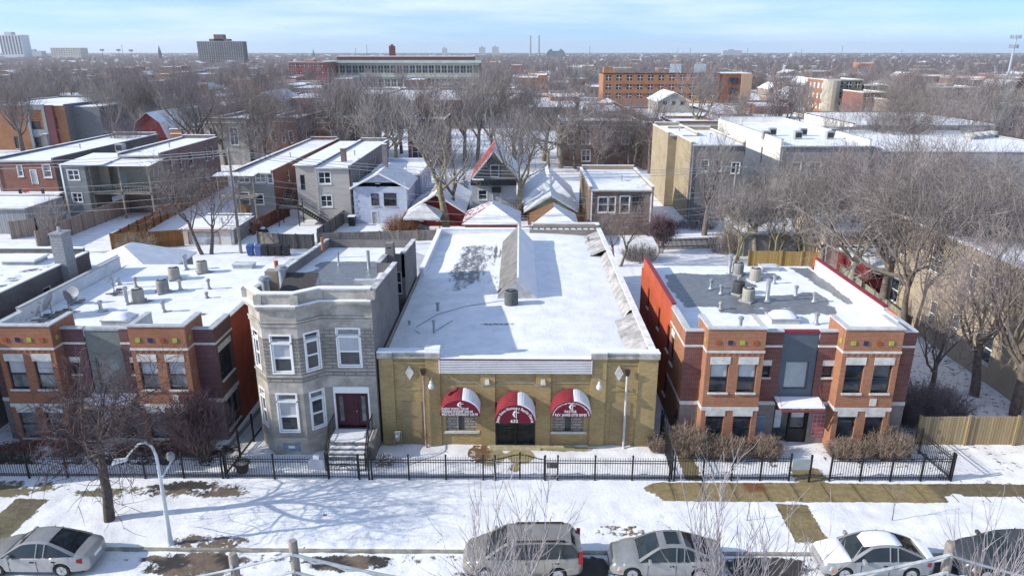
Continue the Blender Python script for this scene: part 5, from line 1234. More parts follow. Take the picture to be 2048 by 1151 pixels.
    for op, spec in zip(fops, front):
        kind = spec[4] if len(spec) > 4 else 'w'
        if kind == 'd':
            q = MB(); q.box(x0+op[0], x0+op[1], Y0+.05, Y0+.1, op[2], op[3]); d = q.build('door', mat('house_door', (.42, .43, .45), .5, .2), t)
            q = MB(); q.box(x0+op[0]-.08, x0+op[0], Y0-.03, Y0+.08, op[2], op[3]+.08); q.box(x0+op[1], x0+op[1]+.08, Y0-.03, Y0+.08, op[2], op[3]+.08); q.box(x0+op[0], x0+op[1], Y0-.03, Y0+.08, op[3], op[3]+.08); q.build('frame', frame, d)
        elif fine: window(t, (x0, Y0), (x1, Y0), op, .1, DARK if kind == 'k' else frame, GL if op[0]*7 % 2 > .8 else GL2, .07, mull=1 if op[1]-op[0] > 1.3 else 0, sill=LIME, trim=.07)
        else:
            q = MB(); q.quad((x0+op[0], Y0+.1, op[2]), (x0+op[1], Y0+.1, op[2]), (x0+op[1], Y0+.1, op[3]), (x0+op[0], Y0+.1, op[3])); q.build('window', GLF, t)
    for op in sops:
        if vis == 'E': p0, p1, o_ = (x1, Y0), (x1, Y1), op
        else: p0, p1, o_ = (x0, Y1), (x0, Y0), (Y1-Y0-op[1], Y1-Y0-op[0], op[2], op[3])
        if fine: window(t, p0, p1, o_, .1, frame, GL, .07, sill=LIME)
        else:
            q = MB(); sx_ = x1-.1 if vis == 'E' else x0+.1; A = [(sx_, Y0+op[0], op[2]), (sx_, Y0+op[1], op[2]), (sx_, Y0+op[1], op[3]), (sx_, Y0+op[0], op[3])]; q.quad(*(A if vis == 'E' else A[::-1])); q.build('window', GLF, t)
    if fine and roof == 'flat' and x1-x0 < 16:
        gm_ = mat('zinc_gutter', (.30, .30, .30), .5, .2)
        q = MB(); q.box(x0+.05, x1-.05, Y0-.26, Y0-.13, h-.16, h-.02); q.build('gutter', gm_, t); u = x0+.3 if (x0*3 % 2) > 1 else x1-.3; q = MB(); q.tube([(u, Y0-.2, h-.1), (u, Y0-.07, h-.5), (u, Y0-.07, 0)], .05, 6); q.build('downspout', gm_, t)
        q = MB(); u = x0+(x1-x0)*.6; q.lathe((u, Y0+(Y1-Y0)*.4, h), [(.09, 0), (.09, .6), (.15, .62), (.15, .72), (0, .78)], 8); q.build('roof_vent', STEEL, t)
    for cx_, cy_, ch, cm in chim:
        q = MB(); zb = h-.5; q.box(cx_-.32, cx_+.32, cy_-.32, cy_+.32, zb, h+ch, 0); q.box(cx_-.38, cx_+.38, cy_-.38, cy_+.38, h+ch, h+ch+.12, 0); q.box(cx_-.3, cx_+.3, cy_-.3, cy_+.3, h+ch+.12, h+ch+.18, 1); q.build('chimney', [cm, SNOW], t)
    return t
def pxh(label, cat, pL, pR, pyb, pyt, pyr, wm, sm=None, win=(), dh=0, Y=None, **kw):
    """a house from the photo pixels of its facade (left, right, base, top) and of the far edge of its roof"""
    pm = (pL+pR)/2; Y0 = Y or G(pm, pyb).y; x0, x1 = W(pL, pyt, Y0).x, W(pR, pyt, Y0).x; h = W(pm, pyt, Y0).z+dh
    dep = kw.pop('depth', 14); Y1 = G(pm, pyr, h).y if pyr else Y0+dep
    front = []
    for l, tp, r, b, *kd in win:
        a, c = W(l, tp, Y0), W(r, b, Y0); front.append((a.x, c.x, c.z, a.z, *kd))
    return house(label, cat, x0, x1, Y0, Y1, h, wm, sm, front, **kw), (x0, x1, Y0, Y1, h)
def part_box(name, par, m, *bx):
    q = MB()
    for b in bx: q.box(*b)
    return q.build(name, m, par)
mg = 'houses behind the alley'
# -- left: red brick house with a raised deck
A, (x0, x1, Y0, Y1, h) = pxh('red brick house with a snowy timber deck, leftmost behind the alley', 'house', -12, 106, 428, 321, 272, RBR, DKB, win=[(33, 330, 47, 352), (60, 340, 77, 368, 'd'), (84, 329, 104, 354)], under=((.12, .12, .13), .2), chim=[(-74, 112, 1.4, DKB), (-71, 108, 2.0, GRB)], side=2, group=mg)
dz_ = 3.1
q = MB(); q.box(x0-1, x1+.8, Y0-4.2, Y0-.01, dz_-.35, dz_-.04, 0); q.box(x0-1, x1+.8, Y0-4.2, Y0-.01, dz_-.04, dz_+.04, 1)
for i in range(4): u = x0-.5+i*(x1-x0+1)/3; q.box(u-.12, u+.12, Y0-4.15, Y0-3.9, -.2, dz_+1.15, 0)
for z in (.55, .8, 1.05): q.bar((x0-1, Y0-4.05, dz_+z), (x1+.8, Y0-4.05, dz_+z), .03, .03, 0)
q.build('deck', [mat('dark_deck', (.045, .045, .05), .8, .3), SNOW], A)
t = thing('deck_chair', 'red metal chair on the snowy deck of the leftmost brick house', 'chair', (x0+5, Y0-2.4, dz_))
q = MB(); q.box(-.3, .3, -.3, .3, .4, .45)
for a in (-.27, .27):
    for b in (-.27, .27): q.bar((a, b, .04), (a, b, .42), .04, .04)
q.build('seat', mat('red_chair', (.35, .03, .03), .5), t, local=True); q = MB(); q.hexa([(-.3, .27, .45), (.3, .27, .45), (.3, .31, .45), (-.3, .31, .45)], [(-.3, .42, 1.0), (.3, .42, 1.0), (.3, .46, 1.0), (-.3, .46, 1.0)]); q.build('backrest', MATS['red_chair'], t, local=True)
# -- grey sided rear extension and covered porch of the long brick house
B, (x0, x1, Y0, Y1, h) = pxh('long dark brick house with grey sided rear and open timber porch', 'house', 236, 320, 424, 311, 278, BRB, brick('pinkish_brick', (.17, .11, .10), (.24, .17, .155), (.3, .26, .25), dirt=.55), Y=96.5, side=5, under=((.14, .14, .15), .12), chim=[], group=mg, depth=20)
gx0, gx1, gY = W(121, 332, 92).x, W(168, 332, 92).x, 92.0; gh = W(140, 330, 92).z
q = MB(); wa = [W(134, 340, gY), W(160, 360, gY)]; wb = [W(144, 386, gY), W(166, 404, gY)]
ops = [(wa[0].x-gx0, wa[1].x-gx0, wa[1].z, wa[0].z), (wb[0].x-gx0, wb[1].x-gx0, wb[1].z, wb[0].z)]
wall(q, (gx0, gY), (gx1, gY), -.2, gh, ops, .1); wall(q, (gx1, gY), (gx1, 97), -.2, gh); wall(q, (gx0, 97), (gx0, gY), -.2, gh); q.box(gx0-.1, gx0+.1, gY-.1, gY+.05, -.2, gh, 1)
q.build('rear_extension', [GRS, WHITE], B)
for op in ops: window(B, (gx0, gY), (gx1, gY), op, .1, WHITE, GL, .08, mull=1, trim=.08)
snow_faces('extension_roof', [((gx0-.2, gY-.3, gh+.06), (x0+.3, gY-.3, gh+.06), (x0+.3, 100, gh+.5), (gx0-.2, 100, gh+.5))], bare((.1, .1, .1), -.05), B, SNOWP)
TIM = mat('porch_timber', (.27, .24, .20), .85, .25)
q = MB(); px0, px1, pY = gx1+.0, x1+.2, 92.6
q.box(px0, px1, pY, 96.4, 3.25, 3.45); snow = MB()
for u in (px0+.15, (px0+px1)/2, px1-.15):
    q.box(u-.1, u+.1, pY, pY+.2, -.2, gh-.2)
for z in (4.3, 3.6): q.bar((px0, pY+.1, z), (px1, pY+.1, z), .07, .09)
n = 22
for i in range(n+1): u = px0+(px1-px0)*i/n; q.bar((u, pY+.1, 3.6), (u, pY+.1, 4.3), .035, .035)
for i in range(8): q.box(px1-1.3, px1-.2, 93.2+i*.35, 93.5+i*.35, 3.45+.2*i, 3.5+.2*i)
q.bar((px1-.2, 93, 3.6), (px1-.2, 96, 5.6), .06, .1); q.bar((px1-.2, 93, 4.4), (px1-.2, 96, 6.2), .06, .1)
q.build('porch', TIM, B)
snow_faces('porch_roof', [((px0-.5, pY-.5, gh-.15), (px1+.3, pY-.5, gh-.15), (px1+.3, 97, gh+.25), (px0-.5, 97, gh+.25))], bare((.1, .1, .1), -.1), B, SNOWP)
part_box('porch_wall', B, boards('tan_siding', (.4, .37, .31), .13, False, .06), (px0, px0+1.3, 95.0, 95.2, 3.45, gh-.2), (px0, px1, 96.42, 96.48, 3.45, gh-.1))
part_box('door', B, mat('grey_door', (.35, .37, .39), .6), (px0+1.8, px0+2.8, 96.36, 96.41, 3.45, 5.6))
t = thing('air_conditioner', 'square grey condenser on the roof of the long dark brick house', 'air conditioner', (W(232, 312, 98).x, 99.5, h+.1)); part_box('casing', t, GREYP, (W(232, 312, 98).x-.5, W(232, 312, 98).x+.5, 99, 100, h+.15, h+1.2)); part_box('fan_grille', t, DARK, (W(232, 312, 98).x-.4, W(232, 312, 98).x+.4, 98.96, 98.998, h+.35, h+1.05))
# -- grey sided house with enclosed porches, brick flank
Fh, (x0, x1, Y0, Y1, h) = pxh('grey sided house with stacked glazed porches and red brick flank', 'house', 466, 545, 437, 346, 281, GRS, RBR, win=[(476, 346, 500, 364), (510, 345, 532, 364), (534, 344, 547, 366), (478, 385, 500, 408), (508, 388, 528, 408)], under=((.10, .10, .11), .22), side=4, group=mg)
q = MB(); q.box(x0-1.8, x1-2, Y0-1.6, Y0-.01, h-.25, h-.1, 0); q.box(x0-1.8, x1-2, Y0-1.6, Y0-.01, 3.0, 3.2, 0)
for u in (x0-1.6, x0+1, x1-2.2): q.box(u, u+.15, Y0-1.6, Y0-1.45, -.2, h-.25, 0)
q.build('porch', TIM, Fh); snow_faces('porch_roof', [((x0-2, Y0-1.9, h-.08), (x1-1.8, Y0-1.9, h-.08), (x1-1.8, Y0, h+.1), (x0-2, Y0, h+.1))], bare((.1, .1, .1), 0), Fh)
q = MB(); q.box(x0+.6, x0+1.5, Y0-1.0, Y0-.1, .1, 2.0); tag(q.build('lattice_shed', boards('orange_lattice', (.45, .22, .06), .2, True, .2)), 'bright orange lattice panel shed below the glazed porches', 'shed')
# -- tall beige house and its black stair
Gh, (x0, x1, Y0, Y1, h) = pxh('tall beige sided house with dark brown downpipe and grey flank', 'house', 628, 700, 446, 336, 284, BGS, GRB, win=[(636, 344, 662, 367), (641, 391, 665, 413)], under=((.1, .1, .11), .08), side=4, frame=WHITE, chim=[(W(683, 330, 94).x, 95.5, 1.7, BRB)], group=mg)
part_box('downpipe', Gh, mat('brown_pipe', (.06, .04, .035), .6), (x1-.15, x1+.02, Y0-.12, Y0-.01, -.1, h))
rx0 = W(590, 330, Y0+2).x
q = MB(); wall(q, (rx0, Y0+2), (x0, Y0+2), -.2, h, [(.5, 1.1, 3.9, 5.9)], .1); wall(q, (rx0, Y1), (rx0, Y0+2), -.2, h); q.build('recessed_wall', BGS, Gh); window(Gh, (rx0, Y0+2), (x0, Y0+2), (.5, 1.1, 3.9, 5.9), .1, DARK, GL, .06)
snow_faces('roof', [((rx0-.3, Y0+1.6, h+.07), (x0+.2, Y0+1.6, h+.07), (x0+.2, Y1, h+.17), (rx0-.3, Y1, h+.17))], bare((.1, .1, .1), .05), Gh, SNOWROOF)
q = MB(); lx0, lx1 = rx0-1.6, rx0+1.1; q.box(lx0, lx1, Y0-1.8, Y0+.2, 2.2, 2.34)
for u in (lx0, lx1-.1): 
    for y in (Y0-1.8, Y0+.1): q.box(u, u+.1, y, y+.1, -.2, 3.2)
for i in range(10): z = 2.34+.19*i; q.box(lx0+.2, lx0+1.3, Y0+.2+.27*i, Y0+.5+.27*i, z, z+.05)
for i in range(12): z = 2.2-.18*i; q.box(lx1+.28*i, lx1+.3+.28*i, Y0-1.7, Y0-.6, z-.05, z)
for y in (Y0-1.7, Y0-.6): q.bar((lx1, y, 3.2), (lx1+3.4, y, 1.0), .06, .06); q.bar((lx1, y, 2.25), (lx1+3.4, y, .05), .06, .2); q.bar((lx1, y, 2.75), (lx1+3.4, y, .55), .04, .04)
for x in (lx0+.2, lx0+1.3): q.bar((x, Y0+.2, 3.3), (x, Y0+2.9, 5.2), .06, .06); q.bar((x, Y0+.2, 2.35), (x, Y0+2.9, 4.25), .06, .2)
q.bar((lx0, Y0-1.75, 3.2), (lx1, Y0-1.75, 3.2), .06, .06); q.build('back_stair', mat('black_stair', (.035, .033, .035), .7, .3), Gh)
for i, (dx, dy, sz) in enumerate(((-3.2, -4.0, .8), (-4.4, -4.6, .9), (-2.4, -5.0, .6), (-5.2, -3.6, .7))):
    cx_, cy_ = rx0+dx, Y0+dy; t = thing('junk_heap', ('black snow-dusted heap of sacks in the stair yard', 'widest black heap of sacks by the reddish fence', 'small dark sack heap nearest the sagging fence', 'dark heap of sacks in the corner by the reddish fence')[i], 'junk heap', (cx_, cy_, 0), group='heaps in the stair yard')
    q = MB(); q.lathe((cx_, cy_, -.05), [(sz, 0), (sz*.95, sz*.4), (sz*.6, sz*.8), (sz*.2, sz)], 9); q.build('sacks', mat('black_sacks', (.03, .03, .034), .4, .4, 3, .6, 4), t, smooth=True); q = MB(); q.lathe((cx_-.1, cy_, sz*.72), [(sz*.62, 0), (sz*.4, .2), (0, .28)], 8); q.build('snow_cap', SNOW, t, smooth=True)
# -- pale blue house
Hh, (x0, x1, Y0, Y1, h) = pxh('pale blue stucco house with quoins and tin gable roof', 'house', 706, 812, 447, 373, 352, BLS, BLS, win=[(743, 388, 757, 410, 'k'), (768, 387, 792, 411, 'k'), (744, 423, 756, 447, 'd'), (752, 358, 758, 365, 'k')], roof='gable', rh=1.75, under=((.5, .5, .52), .05), side=0, eave=.4, group=mg, chim=[(W(771, 340, 95).x, 95.2, 4.6, GRB)])
for i in range(9): part_box('quoin', Hh, mat('blue_quoin', (.36, .41, .53), .8, .1), (x0-.03, x0+(.55 if i % 2 else .35), Y0-.04, Y0-.003, .3+i*.5, .62+i*.5)) if i < 9 else None
H2 = house('flat snowy rear block joined behind the pale blue gable house', 'house', x0+.8, x1+.9, Y1+.1, Y1+11, h+.2, BLS, BLS, side=3, under=((.1, .1, .1), .0), group=mg)
t = thing('rubbish_bin', 'black wheeled bin with snowy lid beside the pale blue house', 'bin', (x0-.1, Y0-1.2, 0)); q = MB(); q.hexa([(x0-.5, Y0-1.5, 0), (x0+.2, Y0-1.5, 0), (x0+.2, Y0-.9, 0), (x0-.5, Y0-.9, 0)], [(x0-.6, Y0-1.6, 1.2), (x0+.3, Y0-1.6, 1.2), (x0+.3, Y0-.8, 1.2), (x0-.6, Y0-.8, 1.2)]); q.build('bin_body', DARK, t); part_box('lid', t, SNOW, (x0-.62, x0+.32, Y0-1.62, Y0-.78, 1.2, 1.32))
# -- red gabled house
Ih, (x0, x1, Y0, Y1, h) = pxh('dark red house with brown shingled gable under thin snow', 'house', 820, 925, 452, 420, None, boards('dark_red_siding', (.14, .018, .022), .14, False, .1), win=[(873, 424, 886, 440, 'k'), (832, 425, 845, 440, 'k')], roof='gable', rh=2.1, under=((.20, .12, .10), .40), under2=((.3, .3, .32), .12), depth=13, group=mg)
part_box('window_awning', Ih, mat('orange_awning', (.6, .12, .03), .6), (W(868, 420, Y0).x, W(888, 420, Y0).x, Y0-.9, Y0-.02, W(880, 425, Y0).z, W(880, 425, Y0).z+.15))
# -- white house with steep red roof
Jh, (x0, x1, Y0, Y1, h) = pxh('white sided house with tall dark gable and red and snow-covered roof', 'house', 944, 1032, 432, 356, None, WHS, win=[(957, 380, 974, 399), (986, 385, 1001, 408, 'd')], roof='gable', rh=3.6, under=((.36, .07, .06), .78), under2=((.2, .2, .22), .05), depth=14, group=mg, gm=mat('dark_gable_shingle', (.13, .125, .125), .9, .2, 3))
q = MB(); q.box(x0-.1, x1+.1, Y0-1.4, Y0-.01, h-.75, h-.1, 0); q.build('porch_roof', mat('black_felt', (.03, .03, .035), .8, .4), Jh); part_box('porch_roof_snow', Jh, SNOW, (x0+.1, x0+1.6, Y0-1.2, Y0-.4, h-.1, h-.04))
q = MB(); a, b = W(982, 331, Y0), W(997, 352, Y0); q.box(a.x-.1, b.x+.1, Y0-.06, Y0-.02, b.z-.1, a.z+.1, 1); q.box(a.x, b.x, Y0-.08, Y0-.06, b.z, a.z, 0); q.build('gable_window', [GL, WHITE], Jh)
q = MB(); q.box(x1-1.8, x1+2.2, Y0-1.6, Y0-.1, 1.0, 1.15)
for i in range(14): q.bar((x1-1.8+i*.3, Y0-1.6, 1.1), (x1-1.8+i*.3, Y0-1.6, 2.0), .05, .05)
q.bar((x1-1.8, Y0-1.6, 2.0), (x1+2.2, Y0-1.6, 2.0), .08, .08); q.build('rear_deck', mat('red_deck', (.18, .06, .05), .8), Jh)
part_box('window_box', Jh, DARK, (W(984, 376, Y0).x, W(1002, 376, Y0).x, Y0-.5, Y0-.01, W(990, 384, Y0).z, W(990, 374, Y0).z))
# -- bungalow
Kh, (x0, x1, Y0, Y1, h) = pxh('low brick bungalow with olive green gable and snowy hipped roof', 'house', 1056, 1148, 450, 417, None, brick('bungalow_brick', (.22, .09, .055), (.28, .12, .075), (.3, .24, .2)), win=[(1074, 420, 1087, 436), (1112, 420, 1134, 438, 'k')], roof='gable', rh=1.75, under=((.2, .19, .17), .33), under2=((.2, .2, .22), .12), depth=4, group=mg, gm=mat('olive_gable', (.33, .34, .17), .8, .15), eave=.5)
house('hipped snowy main roof rising behind the olive green gable', 'house', x0-.4, x1+.4, Y1+.4, Y1+12, h+.2, brick('bungalow_brick', 0, 0, 0), roof='hip', rh=3.1, under=((.2, .2, .22), .22), under2=((.2, .2, .22), .1), group=mg)
# -- small flat brick house
Lh, (x0, x1, Y0, Y1, h) = pxh('small flat-roofed brick house with tan flank and streaky roof', 'house', 1180, 1308, 470, 380, 341, BRB, TNB, win=[(1197, 394, 1216, 424), (1216, 394, 1230, 424), (1241, 392, 1258, 426), (1266, 392, 1284, 430, 'k')], under=((.08, .085, .09), .32), group=mg, parapet=.4)
part_box('downpipe', Lh, WHITE, (x0+.15, x0+.3, Y0-.15, Y0-.02, .1, h), (x1-.35, x1-.2, Y0-.15, Y0-.02, .1, h))
for i in range(6): part_box('pilaster', Lh, TNB, (x0-.12, x0-.002, Y0+.4+i*1.9, Y0+.9+i*1.9, -.2, h-.1))
q = MB(); q.box(x1-4.2, x1-1.0, Y0-1.4, Y0-.05, 1.9, 2.05)
for i in range(12): q.bar((x1-4.2+i*.29, Y0-1.4, 2.0), (x1-4.2+i*.29, Y0-1.4, 2.9), .05, .05)
q.bar((x1-4.2, Y0-1.4, 2.9), (x1-1.0, Y0-1.4, 2.9), .08, .08); q.build('rear_stair_landing', mat('red_deck', 0), Lh)
# -- yellow brick two-storey, white block, grey block, right side
Ph, (x0, x1, Y0, Y1, h) = pxh('yellow brick house with sunlit bare flank beside the narrow snowy lot', 'house', 1383, 1490, 440, 290, 262, GRB, YLB, win=[(1402, 320, 1416, 342), (1428, 320, 1442, 342), (1464, 325, 1478, 346)], under=((.12, .12, .13), .15), group=mg, drop=0)
house('projecting yellow brick wing behind the sunlit bare flank', 'house', x0-1.2, x0+3, Y0+9, Y1+4, h+.25, YLB, YLB, under=((.3, .28, .22), .1), group=mg)
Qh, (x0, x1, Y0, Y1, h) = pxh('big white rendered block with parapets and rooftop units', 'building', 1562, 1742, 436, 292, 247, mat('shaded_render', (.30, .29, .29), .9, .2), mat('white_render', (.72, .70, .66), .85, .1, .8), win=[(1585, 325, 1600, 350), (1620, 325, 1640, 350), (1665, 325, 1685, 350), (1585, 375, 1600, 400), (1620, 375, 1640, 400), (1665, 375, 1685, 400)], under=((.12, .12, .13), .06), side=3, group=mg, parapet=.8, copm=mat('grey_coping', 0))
for i in range(6):
    xx = W(1565+i*34, 300, Y0).x; yy = Y0+7+(i % 2)*4; t = thing('air_conditioner', 'square grey unit standing on the big white block roof', 'air conditioner', (xx, yy, h+.1), group='units on the white block roof'); part_box('casing', t, GREYP, (xx-.5, xx+.5, yy-.4, yy+.4, h+.12, h+1.2)); part_box('fan_grille', t, DARK, (xx-.4, xx+.4, yy-.43, yy-.403, h+.35, h+1.0))
Rh, (x0, x1, Y0, Y1, h) = pxh('wide grey block wall building with long white roof at right', 'building', 1760, 2150, 430, 303, 262, mat('grey_block_wall', (.30, .295, .30), .9, .25, .7), win=[(2026, 334, 2036, 346, 'k'), (2006, 388, 2016, 398, 'k')], under=((.2, .2, .2), .02), group=mg, parapet=.3, copm=mat('grey_coping', 0))
house('upper white tier of the long flat building with dark coping', 'building', x0+8, x1+6, Y1+.3, Y1+22, h+.9, mat('white_render', 0), under=((.2, .2, .2), -.02), group=mg, parapet=.2, copm=DARK)
for i in range(4):
    xx = W(1930+i*22, 290, Y0+14).x; t = thing('roof_fan', 'white drum fan on the long flat roof at right', 'vent', (xx, Y0+13+i, h), group='drum fans on the long flat roof'); q = MB(); q.lathe((xx, Y0+13+i, h), [(.5, 0), (.5, .5), (.75, .55), (.75, .95), (.3, 1.05), (0, 1.1)], 14); q.build('drum', mat('fan_white', (.5, .49, .46), .6), t, smooth=True)
# -- garages and sheds along the alley
ga = 'garages along the alley'
E_, (x0, x1, Y0, Y1, h) = pxh('white garage with orange fascia and thick roof snow', 'garage', 364, 466, 489, 459, None, mat('garage_white', (.58, .57, .55), .8, .1), GRB, roof='flat', parapet=.02, depth=7, under=((.3, .3, .3), -.1), frame=mat('orange_fascia', (.55, .16, .04), .6), group=ga, win=[(376, 465, 440, 489, 'd')])
garM = house('hipped garage with red fascia behind the church parapet', 'garage', W(930, 452, 79).x, W(1036, 452, 79).x, 79, 85.5, 2.7, RBR, roof='hip', rh=1.7, under=((.25, .03, .04), .55), under2=((.3, .3, .3), .0), frame=mat('red_fascia', (.28, .02, .04), .6), group=ga)
garN = house('hipped garage with brown shingles showing on one slope', 'garage', W(1066, 455, 79).x, W(1152, 455, 79).x, 79, 85, 2.6, BRB, roof='hip', rh=1.5, under=((.22, .11, .05), .8), under2=((.3, .3, .3), -.05), frame=mat('brown_fascia', (.16, .08, .04), .6), group=ga)
house('garage with pyramidal snowy roof behind the white flat roof', 'garage', -40, -32.0, 59.5, 67, 2.5, GRS, roof='hip', rh=1.7, under=((.25, .25, .26), .1), under2=((.25, .25, .26), .12), group=ga)
house('low garage with ribbed snowy roof behind the greystone house', 'garage', -13.5, -8.3, 57, 64, 2.7, BRB, roof='gable', rh=.9, under=((.25, .25, .26), .05), under2=((.25, .25, .26), .05), group=ga)
house('low grey garage behind the mossy scrub trees', 'garage', W(1478, 470, 76).x, W(1590, 470, 76).x, 75, 82, 2.6, mat('garage_grey', (.24, .25, .25), .85, .2), under=((.2, .2, .2), .08), parapet=.05, group=ga)
house('cream and pink plastered garage behind the big branching tree', 'garage', 30.6, 39, 70, 78, 4.0, mat('pinkish_plaster', (.50, .36, .32), .9, .25, .7), mat('cream_plaster', (.60, .48, .35), .9, .15, .8), under=((.2, .2, .2), .0), parapet=.1, group=ga)
house('small dark red shed below the cream plastered garage', 'shed', 31.5, 37, 62, 68.5, 2.6, boards('dark_red_siding', 0), under=((.2, .2, .2), .05), parapet=.05, group=ga)
house('corrugated grey shed at the left edge beside the board fence', 'shed', -75, W(37, 450, 82).x, 84, 91, 3.2, boards('corrugated_shed', (.30, .31, .32), .3, True, .1), under=((.2, .2, .2), .05), parapet=.03, group=ga)
# -- dark brick neighbour at the left edge, with chimney and lattice porch
D_ = house('dark brick building at the left edge with a wet snowy roof', 'house', -46, -30.55, 30, 48.6, 7.35, DKB, DKB, under=((.11, .12, .14), .40), side=2, parapet=.22, floors=2)
q = MB(); q.box(-30.9, -30.1, 45.3, 46.3, 2, 9.6); q.box(-30.95, -30.05, 45.25, 46.35, 9.6, 9.72); q.build('chimney', brick('painted_chimney', (.33, .335, .34), (.38, .385, .39), (.24, .24, .25), .3, .2, .02, dirt=.4), D_)
q = MB(); q.lathe((-30.5, 45.8, 9.7), [(.12, 0), (.1, .35), (0, .4)], 10); q.build('flue', STEEL, D_)
part_box('skylight', D_, GREYP, (-34.6, -32.4, 45.5, 46.9, 7.3, 7.75)); part_box('skylight_snow', D_, SNOW, (-34.7, -32.3, 45.4, 47.0, 7.75, 7.9))
q = MB(); q.box(-35, -30.6, 48.65, 52.2, 6.2, 6.4, 1); q.box(-31.0, -30.7, 52.0, 52.2, 0, 6.2, 0)
for i in range(9):
    q.bar((-30.7, 50.0+i*.25, 3.2), (-30.7, 49.6+i*.25+.9, 4.4), .04, .04, 0); q.bar((-30.7, 50.9+i*.15, 3.2), (-30.7, 50.0+i*.25, 4.4), .04, .04, 0)
    q.bar((-30.7, 50.0+i*.25, 4.5), (-30.7, 50.5+i*.2, 6.1), .04, .04, 0); q.bar((-30.7, 50.5+i*.2, 4.5), (-30.7, 50.0+i*.25, 6.1), .04, .04, 0)
q.build('lattice_porch', [mat('lattice_brown', (.12, .05, .045), .8), SNOW], D_)
# -- yellow brick building on the right edge
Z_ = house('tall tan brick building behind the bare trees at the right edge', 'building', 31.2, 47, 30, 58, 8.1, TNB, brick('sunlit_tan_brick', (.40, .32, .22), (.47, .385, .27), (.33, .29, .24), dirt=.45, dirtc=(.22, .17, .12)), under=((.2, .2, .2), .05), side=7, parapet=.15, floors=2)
# -- gazebo
t = thing('gazebo', 'metal-framed gazebo with pale snowy canopy beside the dark red house', 'gazebo', (W(845, 465, 83).x, 83, 0)); gx, gy = W(845, 440, 83).x, 84.5
q = MB(); zt, ze, r_ = 3.6, 2.45, 2.2
for a, b in (((-1, -1), (1, -1)), ((1, -1), (1, 1)), ((1, 1), (-1, 1)), ((-1, 1), (-1, -1))): q.add([(gx+a[0]*r_, gy+a[1]*r_, ze), (gx+b[0]*r_, gy+b[1]*r_, ze), (gx+b[0]*.3, gy+b[1]*.3, zt), (gx+a[0]*.3, gy+a[1]*.3, zt)], [(0, 1, 2, 3)])
q.box(gx-.3, gx+.3, gy-.3, gy+.3, zt, zt+.1); q.box(gx-r_, gx+r_, gy-r_-.02, gy-r_+.02, ze-.2, ze); q.build('canopy', mat('gazebo_canopy', (.5, .5, .5), .8, .2, 1), t)
q = MB()
for a in (-1, 1):
    for b in (-1, 1): q.box(gx+a*(r_-.1)-.05, gx+a*(r_-.1)+.05, gy+b*(r_-.1)-.05, gy+b*(r_-.1)+.05, 0, ze)
q.build('frame', IRON, t)
q = MB(); q.add([(gx-1.2, gy-1.3, .1), (gx+.6, gy-1.5, .1), (gx+1.0, gy-.3, .1), (gx-1.0, gy-.1, .1), (gx-.5, gy-1.0, 1.5), (gx+.3, gy-.9, 1.3), (gx+.4, gy-.5, 1.2), (gx-.6, gy-.4, 1.4)], [(0, 1, 5, 4), (1, 2, 6, 5), (2, 3, 7, 6), (3, 0, 4, 7), (4, 5, 6, 7)]); tag(q.build('covered_furniture', mat('green_tarp', (.22, .27, .25), .7, .3)), 'crumpled grey-green tarp over furniture under the gazebo', 'tarp')
# -- board fences
def fence_px(label, pts, h, m, group='board fences around the back yards', name='board_fence', cap=0, posts=None):
    P = [G(*p) for p in pts]; t = thing(name, label, 'fence', tuple(P[0]), group=group)
    q = MB(); pm = MB()
    for a, b in zip(P, P[1:]):
        d = (b-a).normalized(); n = Vector((d.y, -d.x, 0))*.04
        q.hexa([a-n, b-n, b+n, a+n], [v+Vector((0, 0, h)) for v in (a-n, b-n, b+n, a+n)])
        k_ = max(1, round((b-a).length/2.4))
        for i in range(k_+1): c = a.lerp(b, i/k_)+n*2.2; pm.box(c.x-.06, c.x+.06, c.y-.06, c.y+.06, 0, h+.12)
        if cap: q.bar(a+n*2+Vector((0, 0, h*.3)), b+n*2+Vector((0, 0, h*.3)), .05, .1); q.bar(a+n*2+Vector((0, 0, h*.8)), b+n*2+Vector((0, 0, h*.8)), .05, .1)
    q.build('boards', m, t); pm.build('posts', posts or m, t); return t
TANF = boards('tan_fence', (.33, .27, .225), .16, True, .22); ORF = boards('orange_fence', (.36, .165, .055), .16, True, .18); GRF = boards('grey_fence', (.17, .155, .14), .17, True, .35); RDF = boards('red_fence', (.17, .06, .04), .16, True, .2)
PIN = boards('pine_fence', (.34, .26, .15), .16, True, .22)
fence_px('long weathered tan board fence running back from the alley', [(76, 500), (145, 470), (250, 428), (362, 386)], 2.1, TANF)
fence_px('short tan board fence crossing the yard at the left edge', [(24, 478), (76, 470), (128, 462)], 2.1, TANF)
fence_px('orange board fence panel facing the alley', [(226, 502), (300, 496), (368, 491)], 1.9, ORF, cap=1)
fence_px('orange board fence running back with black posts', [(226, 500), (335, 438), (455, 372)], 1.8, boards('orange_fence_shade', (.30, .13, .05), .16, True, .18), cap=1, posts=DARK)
fence_px('sagging dark grey board fence behind the wheeled bins', [(518, 492), (560, 497), (630, 498)], 1.7, GRF)
fence_px('reddish board fence left of the black stair yard', [(506, 470), (578, 432)], 1.7, RDF)
fence_px('grey board fence between the stair yard and the pale blue house', [(636, 487), (712, 428)], 1.7, GRF)
fence_px('brown-grey board fence along the alley behind the church', [(636, 487), (760, 483), (872, 480)], 1.25, WOODB)
fence_px('red garden fence right of the pale blue house', [(800, 470), (818, 440)], 1.6, RDF)
fence_px('ochre board fence behind the bare patch roof house', [(1495, 533), (1560, 534), (1640, 536)], 1.7, boards('ochre_fence', (.36, .25, .10), .16, True, .2))
fence_px('new pine board fence on the right beside the iron fence corner', [(1829, 888), (2120, 888)], 1.75, PIN)
